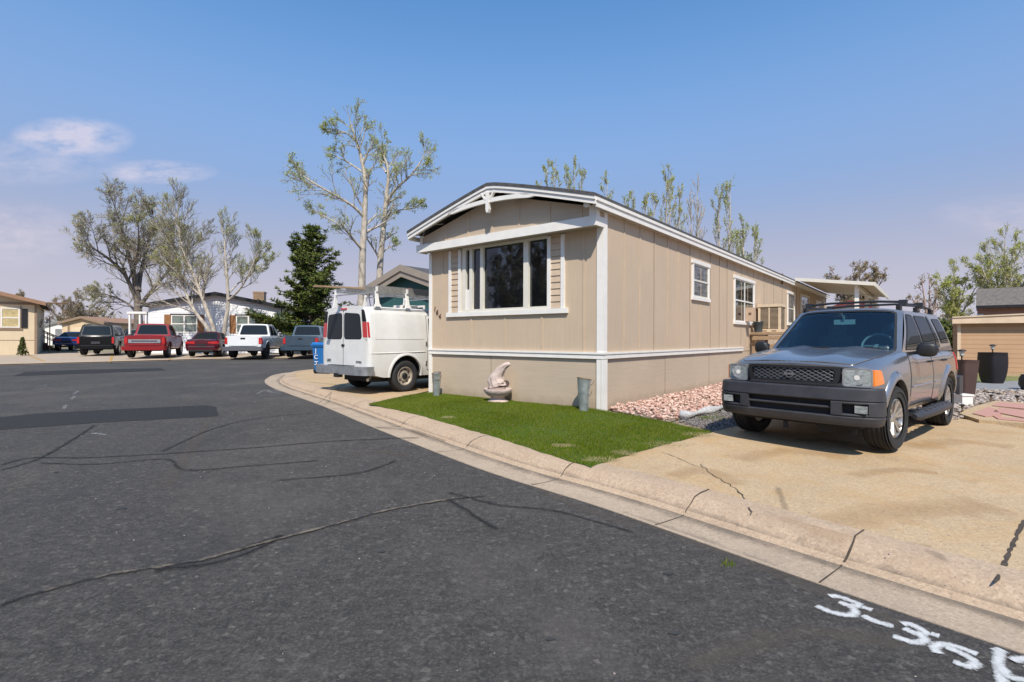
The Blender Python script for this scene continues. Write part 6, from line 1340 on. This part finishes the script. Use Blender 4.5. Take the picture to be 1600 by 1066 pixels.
for i, (px, Yb, h, r, lab) in enumerate(((1452, 24, 2.3, 1.1, 'dark green bush behind the rear of the grey SUV'), (1478, 23, 1.9, .9, 'dark green bush at the left end of the tan shed'))):
    e = empty('hedge_bush', base(px, Yb), 0, lab, 'bush', 'bushes beside the tan shed'); rg = np.random.RandomState(60+i); w = MB(); w.tube([(0, 0, 0), (0, 0, h*.8)], [.05, .02], 6); w.build('trunk', M['b_dark'], e); q = MB()
    for _ in range(3500):
        v = rvec(rg)*rg.rand()**.35; c = Vector((v.x*r, v.y*r, h*.5+v.z*h*.5)); n_ = rvec(rg); u_ = n_.orthogonal()*.08; x = n_.cross(u_.normalized())*.05; q.add([c-u_, c+x, c+u_, c-x], [(0, 1, 2, 3)])
    q.build('crown', M['needle'] if i == 0 else M['l_ever'], e, 0, norm=False)
# far scrub and trees that close the horizon
rg = np.random.RandomState(77); q = MB()
for k in range(26000):
    px = rg.uniform(-300, 1900); Yb = rg.uniform(82, 120); x = (px-800)/F*Yb; hmax = 2.5+1.6*math.sin(px*.013)+1.3*math.sin(px*.047+1)+rg.rand()*1.6; z = .5+rg.rand()**1.3*max(1.2, hmax)*1.15
    c = Vector((x, Yb, z)); n_ = rvec(rg); u_ = n_.orthogonal()*.36; v = n_.cross(u_.normalized())*.26; q.add([c-u_, c+v, c+u_, c-v], [(0, 1, 2, 3)])
o = q.build('distant_woods', multi('hazy_scrub', [(.20, .17, .14), (.27, .23, .19), (.18, .19, .12), (.32, .27, .24)]), None, 0, norm=False); tag(o, 'hazy band of distant bare trees along the horizon', 'woods', kind='stuff')

# ------------------------------------------------------------ neighbouring houses
def lap(name, col, pitch=.18, var=.04):
    m = pm(name, col, .7, var=var, scale=2, spec=.25); t, b, src, c = grow_nodes(m); s_ = t.nodes.new('ShaderNodeSeparateXYZ'); t.links.new(src, s_.inputs[0])
    f = math_(t, 'FRACT', math_(t, 'DIVIDE', s_.outputs[2], pitch)); bp = nd(t, 'ShaderNodeBump', i_Strength=1.0, i_Distance=.02); t.links.new(math_(t, 'SUBTRACT', 1.0, f), bp.inputs['Height']); t.links.new(bp.outputs[0], b.inputs['Normal'])
    ln = math_(t, 'GREATER_THAN', f, .93); c = mixc(t, math_(t, 'MULTIPLY', ln, .55), c, tuple(x*.35 for x in col)); t.links.new(c, b.inputs['Base Color']); return m
def gable_house(loc, d, W, L, eave, peak, label, wall, roofm, trim, name='house', over=.3, cat='house', skirt=None):
    # local x along the facade (d), y away from the viewer
    e = empty(name, loc, math.atan2(d[1], d[0]), label, cat); b = MB()
    b.prism([(0, 0, -.1), (W, 0, -.1), (W, 0, eave-.05), (W/2, 0, peak-.05), (0, 0, eave-.05)], (0, L, 0)); b.build('wall', wall, e, 0)
    b = MB(); t = .09; k = (peak-eave)/(W/2)
    for sg in (0, 1):
        x0 = -over if sg == 0 else W+over; z0 = eave-k*over
        b.prism([(x0, -over, z0), (W/2, -over, peak), (W/2, -over, peak+t), (x0, -over, z0+t)], (0, L+2*over, 0))
    r = b.build('roof', roofm, e, 0); b = MB()
    for sg in (0, 1):
        x0 = -over-.02 if sg == 0 else W+over+.02; z0 = eave-k*over
        b.prism([(x0, -over-.04, z0-.14), (W/2, -over-.04, peak-.14), (W/2, -over-.04, peak+t+.02), (x0, -over-.04, z0+t+.02)], (0, .035, 0)); b.bb((x0-.01, -over, z0-.10), (x0+.02, L+over, z0+t+.01))
    b.build('fascia', trim, e, 0); return e
def hwin(e, x0, x1, z0, z1, y=0, fm='white', split=2, pane=None, shut=None, sw=.28, side=False):
    f = MB(); t = .07; B = (lambda a, b_: f.bb(a, b_)); B((x0, y-.04, z0), (x1, y, z0+t)); B((x0, y-.04, z1-t), (x1, y, z1)); B((x0, y-.04, z0+t), (x0+t, y, z1-t)); B((x1-t, y-.04, z0+t), (x1, y, z1-t))
    zm = (z0+z1)/2; B((x0+t, y-.035, zm-.035), (x1-t, y, zm+.035))
    for k in range(1, split): xm = x0+(x1-x0)*k/split; B((xm-.05, y-.038, z0+t), (xm+.05, y, z1-t))
    w = f.build('window', M[fm], e, 0); MB().bb((x0+t, y-.02, z0+t), (x1-t, y-.004, z1-t)).build('pane', pane or M['glasso'], w, 0)
    if shut:
        for a, b_ in ((x0-sw-.02, x0-.02), (x1+.02, x1+sw+.02)): MB().bb((a, y-.035, z0-.02), (b_, y, z1+.02)).build('shutter', shut, e, 0)
    return w
# white house
g0 = zg(36)-.03; hx = -25.55; wh = gable_house((hx, 36.0, g0), (.98, .2), 8.75, 10.5, 3.42, 4.28, 'white clapboard house with brown shutters and a low dark roof behind the parked cars', lap('white_lap_siding', (.74, .74, .75)), M['shingle'], M['black'], over=.28)
ln = lambda px: (lambda r: ((hx-r*36)/(r*.2-.98)))((px-800)/F)
wood_s = pm('brown_wood_shutter', (.26, .115, .04), .7, var=.3, scale=5); gp_ = pm('green_grey_glass', (.16, .19, .17), .1, var=.5, scale=1.5, spec=.8, vec=(1, 1, 3))
for a, b_, sh in ((267.5, 308.5, 0), (369, 407.5, 0)):
    w = hwin(wh, ln(a), ln(b_), 1.45, 2.72, pane=gp_, shut=wood_s, sw=.42); f = MB(); f.bb((ln(a)-.05, -.06, 2.72), (ln(b_)+.05, 0, 2.80)); f.build('window_hood', M['black'], wh, 0)
for y in (2.2, 3.6): 
    f = MB(); f.bb((8.751, y, 1.6), (8.79, y+.5, 2.7)); ww = f.build('window', M['black'], wh, 0); 
f = MB(); f.bb((8.75-.02, -.03, 0), (8.78, .02, 3.3)); f.build('downpipe', M['black'], wh, 0)
ce = empty('rooftop_cooler', (hx+.98*6.6-.2*2.5, 36+.2*6.6+.98*2.5, g0+3.75), math.atan2(.2, .98), 'tan louvred cooler standing on the white house roof', 'cooler'); b = MB(); b.bb((-.42, -.42, 0), (.42, .42, .08)); b.bb((-.42, -.42, .82), (.42, .42, .92)); b.bb((-.38, -.38, .08), (.38, .38, .82)); b.build('cabinet', pm('rust_tan_metal', (.38, .26, .18), .6, var=.2), ce)
b = MB()
for k in range(9): b.bb((-.34, -.40, .12+k*.075), (.34, -.381, .15+k*.075))
b.build('louvre', M['wood'], ce)
# white carport beside it
cp = empty('white_carport', at(215, 540, 37.5)*1.0, 0, 'low white porch roof on posts at the left of the white house', 'carport'); cp.location.z = zg(37.5); hh = at(215, 487, 37.5).z-zg(37.5)
x0, x1 = (198-215)/F*37.5, (229-215)/F*37.5; MB().bb((x0, 0, hh-.16), (x1, 3, hh)).build('roof_panel', M['white'], cp)
for x in (x0+.15, x0+.9, x1-.1): MB().bb((x-.06, .05, 0), (x+.06, .17, hh-.161)).build('post', M['white'], cp)
# cream house at the far left
ch_g = zg(34)-.05; cx0 = (57-800)/F*34.3; cw = 10.0
crm = siding('cream_siding', (.66, .53, .36), (20, 20, .8)); brn = pm('brown_fascia', (.30, .17, .10), .7, var=.15); dkt = pm('taupe_trim', (.26, .18, .12), .7)
che = gable_house((cx0-cw*.76, 34.3-cw*.65, ch_g), (.76, .65), cw, 12, 3.50, 4.85, 'cream house with brown roof edge and black shutter at the far left', crm, M['shingle'], brn, over=.45)
def lx(px): r = (px-800)/F; return cw+(r*34.3-cx0)/(.76-r*.65)
hwin(che, lx(1), lx(31), 1.75, 3.05, split=1, pane=pm('yellow_blind', (.50, .40, .20), .5, var=.3, scale=3)); MB().bb((lx(33.5), -.05, 1.75), (lx(43), 0, 3.0)).build('shutter', M['black'], che, 0)
f = MB(); f.bb((0, -.05, 3.28), (cw-.02, 0, 3.42)); f.bb((lx(-3), -.06, 1.62), (lx(35), -.0, 1.72)); f.bb((lx(31.5), -.045, 1.72), (lx(33.2), 0, 3.2)); f.bb((0, -.012, .92), (cw, 0, .95)); f.bb((cw-.1, -.03, 0), (cw+.03, .04, 3.3)); f.build('trim_boards', dkt, che, 0)
f = MB(); f.tube([(cw+.3, -.4, 3.42), (cw+1.6, -.55, 3.46)], .045, 6); f.build('gutter_pipe', M['joint'], che, 0)
sd_ = empty('wooden_steps', base(66, 41), .9, 'dark brown wooden steps with railings beside the cream house', 'steps')
b = MB()
for k in range(5): b.bb((-.5+k*.28, 0, .0), (-.24+k*.28, 1.2, 1.05-k*.21))
b.build('treads', M['darkwood'], sd_)
for y in (0, 1.2):
    b = MB(); b.bar((-.7, y, 2.0), (1.0, y, 1.1), .07); b.bar((-.7, y, 1.6), (1.0, y, .7), .05)
    for k in range(6): b.bb((-.7+k*.33, y-.03, .1), (-.64+k*.33, y+.03, 1.95-k*.17))
    b.build('railing', M['darkwood'], sd_)
b = MB(); b.bb((-.9, .1, 0), (-.5, 1.1, 1.05)); b.build('landing', M['wood'], sd_)
dish = MB(); dish.lathe([(0, 0), (.2, .03), (.33, .10), (.34, .11), (.2, .045), (0, .02)], 20, 'Y'); dish.bar((0, .05, 0), (.1, .4, -.6), .04); o = dish.build('satellite_dish', M['white']); o.location = at(67.5, 505.5, 36); o.rotation_euler = (.2, 0, 2.6); tag(o, 'small white satellite dish beside the cream house', 'satellite dish')
pl = MB(); pl.tube([(0, 0, 0), (0, 0, 2.55)], .03, 6); o = pl.build('dish_pole', M['joint']); o.location = (at(67.5, 505.5, 36).x+.1, 36.4, zg(36)-.05); tag(o, 'thin post carrying the satellite dish', 'post')
# cream garage and white shed between
gg = gable_house(at(97, 530, 52)*1.0, (1, .05), 4.0, 8, 2.5, 3.05, 'cream garage with low gable roof behind the blue car', pm('cream_wall', (.62, .47, .30), .8, var=.08), brn, dkt, 'garage', .25, 'garage'); gg.location.z = zg(52)-.05
MB().bb((1.0, -.03, 0), (3.2, 0, 2.0)).build('garage_door', pm('cream_door', (.68, .54, .37), .7), gg, 0); MB().bb((.55, -.03, 0), (.75, 0, 2.3)).build('trim_boards', dkt, gg, 0)
gw = gable_house(at(70, 530, 58)*1.0, (1, 0), 3.2, 5, 2.3, 2.7, 'white shed with a grey roof between the cream house and the garage', M['white'], M['slab'], M['slab'], 'shed', .15, 'shed'); gw.location.z = zg(58)-.05; MB().bb((1.2, -.03, 0), (2.1, 0, 1.9)).build('door', M['slab'], gw, 0)
# teal house parallel to the tan one
Lc = Vector((-5.75, 21.3)); tealw = siding('teal_siding', (.035, .10, .10), (25, 25, .8)); taup = pm('taupe_fascia', (.30, .25, .20), .7, var=.08)
th = gable_house((Lc.x, Lc.y, .15), (.774, -.633), 4.4, 18, 3.30, 3.98, 'teal house with taupe gable trim behind the white van', tealw, M['shingle'], taup, over=.35)
b = MB(); k_ = (3.98-3.30)/2.2
for sg in (0, 1):
    xa = -.30 if sg == 0 else 4.7; b.prism([(xa, -.34, 3.30-k_*.35-.34), (2.2, -.34, 3.98-.36), (2.2, -.34, 3.98-.0), (xa, -.34, 3.30-k_*.35)], (0, .03, 0))
b.bb((0, -.04, 2.95), (4.4, 0, 3.0)); b.build('gable_trim', taup, th, 0)
hwin(th, 1.0, 3.2, 1.4, 2.5, split=2)
# maroon roofed white house far behind the patio
mr = gable_house((20.2, 34.5, .3), (.774, -.5), 4.2, 9, 2.75, 3.55, 'white house with dark red roof edge behind the patio roof', M['white'], M['darkwood'], pm('maroon_fascia', (.16, .03, .03), .6), over=.3); hwin(mr, 1.5, 2.8, 1.0, 2.1)
# ------------------------------------------------------------ sheds and pots on the right
sx = (1497-800)/F*18.0
tan_l = lap('tan_board_siding', (.43, .265, .155), .155, .06)
ts = empty('tan_shed', (sx, 18.0, zg(18)-.02), -.60, 'long tan shed with horizontal boards at the right edge', 'shed'); b = MB(); b.bb((0, 0, .12), (7, 1.3, 1.98)); b.build('wall', tan_l, ts, 0)
b = MB(); b.prism([(-.16, -.19, 1.96), (7.2, -.19, 1.96), (7.2, 1.5, 1.96), (-.16, 1.5, 1.96)], (0, 0, .05)); b.build('roof', pm('tan_metal_roof', (.52, .40, .28), .6), ts, 0)
b = MB(); b.prism([(-.18, -.25, 2.00), (7.2, -.25, 2.28), (7.2, -.25, 2.33), (-.18, -.25, 2.04)], (0, .028, 0)); b.prism([(-.16, -.218, 1.93), (7.2, -.218, 1.93), (7.2, -.218, 2.29), (-.16, -.218, 2.01)], (0, .02, 0)); b.bb((-.18, -.219, 1.80), (7.2, -.16, 1.985), 0); b.bb((-.02, -.02, 0), (.07, .05, 1.98)); b.build('fascia', pm('pale_tan_trim', (.62, .47, .33), .7), ts, 0); b = MB(); b.bb((0, -.01, -.05), (7, .05, .119)); b.build('base', M['conc'], ts, 0)
s2 = (1522-800)/F*22.5; ps = empty('pinkish_shed', (s2, 22.5, zg(22)), -.74, 'pinkish brown building with a dark shingle roof behind the tan shed', 'shed'); b = MB(); b.bb((0.1, 0, 0), (7, 3, 2.62)); b.prism([(.1, 0, 2.62), (.1, 3, 2.62), (.1, 1.5, 3.42)], (6.8, 0, 0)); b.build('wall', pm('pinkish_stucco', (.36, .20, .15), .85, var=.1), ps, 0)
b = MB(); b.prism([(.06, -.3, 2.60), (7.2, -.3, 2.60), (7.2, 1.5, 3.45), (.06, 1.5, 3.45)], (0, 0, .07)); b.prism([(.06, 3.3, 2.60), (7.2, 3.3, 2.60), (7.2, 1.5, 3.45), (.06, 1.5, 3.45)], (0, 0, .07)); b.build('roof', pm('brown_grey_shingle', (.14, .12, .105), .9, var=.4, scale=9, bump=.6), ps, 0); b = MB(); b.bb((.08, -.04, 0), (.3, 0, 2.3)); b.build('trim_boards', M['white'], ps, 0)
b = MB(); b.bb((.06, -.33, 2.55), (7.2, -.30, 2.66)); b.build('fascia', M['black'], ps, 0)
def lantern(loc, s, label, group='solar lamps by the planters'):
    e = empty('solar_lamp', loc, 0, label, 'garden lamp', group); b = MB(); b.lathe([(.012*s, 0), (.014*s, .10*s), (0, .10*s)], 10); b.lathe([(.0, .09*s), (.035*s, .095*s), (.04*s, .11*s), (0, .11*s)], 12); b.lathe([(.06*s, .20*s), (.085*s, .205*s), (.07*s, .225*s), (.03*s, .24*s), (0, .24*s)], 12); b.build('lamp_body', M['black'], e); b = MB(); b.lathe([(.034*s, .11*s), (.05*s, .20*s), (0, .20*s)], 12); b.build('lamp_glass', M['clear'], e); return e
def planter(px, py, h, wt, wb, mt, label, sq=True, bulge=.0):
    g = G(px, py); e = empty('tall_planter', g, .1, label, 'planter', None); b = MB(); n = 32; vs = []; lv = [(t/8, wb+(wt-wb)*(t/8)**(.6 if bulge else 1)+bulge*math.sin(math.pi*t/8)) for t in range(9)]+[(1.01, wt*1.02), (1.0, wt*.9), (.8, wt*.85)]
    for t_, w in lv:
        for j in range(n):
            a = 2*math.pi*j/n; c_, s_ = math.cos(a), math.sin(a); p = .35 if sq else 1; vs.append((w/2*math.copysign(abs(c_)**p, c_), w/2*math.copysign(abs(s_)**p, s_), h*t_))
    m = len(lv); b.add(vs, [(i*n+j, i*n+(j+1) % n, (i+1)*n+(j+1) % n, (i+1)*n+j) for i in range(m-1) for j in range(n)]+[tuple(range(n))[::-1]]); b.build('pot', mt, e, 50); b = MB(); b.lathe([(wt*.42, h*.9), (0, h*.92)], 16); b.build('soil', M['dirt'], e); return g
g = planter(1507, 619, .80, .40, .28, pm('brown_planter', (.075, .042, .035), .6, var=.15), 'tall brown tapered planter behind the rear wheel of the grey SUV'); lantern(g+Vector((-.06, 0, .79)), 1.05, 'black solar lamp standing in the brown planter')
g = planter(1551, 600, .88, .50, .34, pm('black_planter', (.008, .007, .010), .45), 'tall black curved planter on the grey slab in front of the tan shed', bulge=.06); lantern(g+Vector((.0, 0, .87)), 1.0, 'black solar lamp standing in the black planter')
b = MB(); b.box((0, 0, .10), (.20, .20, .20)); b.box((0, 0, .21), (.23, .23, .03)); o = b.build('white_pot', M['white']); o.location = G(1505, 634); tag(o, 'small white square pot beside the rear wheel of the grey SUV', 'pot')
for px, py, lab in ((1549, 630, 'small bronze path light at the back corner of the flagstones'), (1590, 632, 'small bronze path light at the right edge of the flagstones'), (1504, 648, 'small bronze path light near the rear wheel of the grey SUV')):
    e = empty('path_light', G(px, py), 0, lab, 'path light', 'path lights around the flagstones'); b = MB(); b.lathe([(.008, 0), (.010, .10), (.02, .11), (.018, .15), (0, .15)], 8); b.build('stake', M['joint'], e); b = MB(); b.lathe([(.035, .15), (.038, .165), (.01, .175), (0, .175)], 12); b.build('cap', M['black'], e)
b = MB(); b.lathe([(.16, 0), (.24, .15), (.23, .3), (.19, .38), (.2, .4), (.17, .4), (0, .36)], 28); o = b.build('round_pot', M['black']); o.location = G(1612, 611); tag(o, 'round black pot at the right edge of the view beside the grey slab', 'pot')
b = MB(); P = smooth_line([G(px, py)+Vector((0, 0, .03)) for px, py in ((1527, 613), (1560, 618), (1600, 623), (1660, 630))], 6); b.tube(P, .022, 6); o = b.build('edging_pipe', M['black']); tag(o, 'black edging pipe behind the river stones', 'edging')
struct(sheet('grey_slab', xy([(1515, 600), (1600, 596), (1800, 590), (1800, 606), (1650, 612), (1600, 612), (1527, 611)]), .025, M['slab']))
struct(sheet('patio_concrete', xy([(1440, 606), (1527, 611), (1650, 613), (1800, 615), (1800, 628), (1600, 622), (1440, 612)]), .018, M['conc']))
struct(sheet('side_grass', xy([(1440, 582), (1500, 580), (1800, 578), (1800, 590), (1600, 596), (1515, 600), (1440, 600)]), .006, pm('dry_grass', (.16, .17, .06), .9, var=.4, scale=4, bump=.5)))
fs_ = empty('flagstone_patch', G(1560, 650), 0, 'raised concrete step set with pink flagstones at the right', 'flagstones'); FO_ = fs_.location
poly = [G(*p) for p in ((1500, 652), (1512, 644), (1555, 631), (1600, 634), (1720, 641), (1740, 690), (1600, 668), (1530, 662))]
def slab(poly, z0, z1): b = MB(); b.prism([(p.x-FO_.x, p.y-FO_.y, p.z-FO_.z+z0) for p in poly], (0, 0, z1-z0)); return b
slab(poly, -.02, .06).build('mortar_bed', M['conc'], fs_, 0)
fm = multi('pink_flagstone', [(.40, .20, .16), (.46, .25, .20), (.34, .17, .14)])
for pl_ in (((1520, 653), (1545, 642), (1556, 646), (1566, 656), (1540, 658)), ((1550, 640), (1562, 634), (1600, 637), (1650, 641), (1600, 645)), ((1552, 650), (1562, 644), (1610, 648), (1680, 655), (1600, 660)), ((1552, 657), (1595, 662), (1650, 669), (1600, 666), (1560, 662)), ((1620, 643), (1690, 646), (1700, 655), (1640, 650))):
    P = [G(*p) for p in pl_]; slab(P, .061, .075).build('flagstone', fm, fs_, 0)
# wooden fence left of the tan shed hides the yards behind
fe = empty('brown_fence', (14.6, 23.5, zg(23)), -.4, 'brown board fence between the grey SUV and the tan shed', 'fence'); b = MB()
for k in range(11): b.bb((k*.16, 0, 0), (k*.16+.15, .02, 1.5))
b.build('boards', M['darkwood'], fe)
# ------------------------------------------------------------ blue bin
be = empty('recycling_bin', G(507, 584), -.25, 'blue wheeled recycling bin with white lettering behind the white van', 'bin'); bz = pm('blue_bin_plastic', (.015, .13, .36), .45, var=.12); b = MB()
b.add([(-.22, -.22, .12), (.22, -.22, .12), (.22, .22, .12), (-.22, .22, .12), (-.28, -.28, .98), (.28, -.28, .98), (.28, .28, .98), (-.28, .28, .98)], [(3, 2, 1, 0), (0, 1, 5, 4), (1, 2, 6, 5), (2, 3, 7, 6), (3, 0, 4, 7), (4, 5, 6, 7)]); b.bb((-.31, -.31, .93), (.31, .31, .98)); b.build('bin_body', bz, be, 0)
b = MB(); b.prism([(-.31, -.33, .985), (-.31, .32, .985), (-.31, .25, 1.06), (-.31, -.2, 1.07)], (.62, 0, 0)); b.build('lid', bz, be, 0)
for s_ in (-1, 1): b = MB(); b.lathe([(.11, -.03), (.12, 0), (.11, .03), (0, .03)], 16, 'X', (s_*.24, -.12, .12)); b.build('wheel', M['black'], be)
for i, (ch, ro) in enumerate((('J', 0), ('C', 0), ('H', math.pi/2))): text_mesh(ch, .20, 'lettering', M['white'], be, Matrix.Translation((-.13+(.07 if ro else 0), -.272+.014*(i-1.5), .72-i*.21+(.07 if ro else 0))) @ Matrix.Rotation(math.pi/2, 4, 'X') @ Matrix.Rotation(ro, 4, 'Z'), .004)
# trees across the street to the left, seen only as reflections in the front window
for k, (x, y) in enumerate(((-27, -3), (-26, 3), (-31, -9), (-24, -12), (-33, 4))):
    o = bushy.__call__(800, 180, 300, 30, 90, 'x') if k == 0 else copy_tree(proto); proto = o if k == 0 else proto
    o.location = (x, y, .0); o.rotation_euler = (0, 0, k*1.3); o['label'] = ('bare tree reflected in the front window, out of view, nearest the left of the road', 'bare tree out of view to the left, nearest the cream house', 'bare tree out of view to the left, behind the nearest reflected one', 'bare tree out of view, farthest behind the viewer', 'bare tree out of view to the left, farthest from the road')[k]; o['group'] = 'trees across the street'
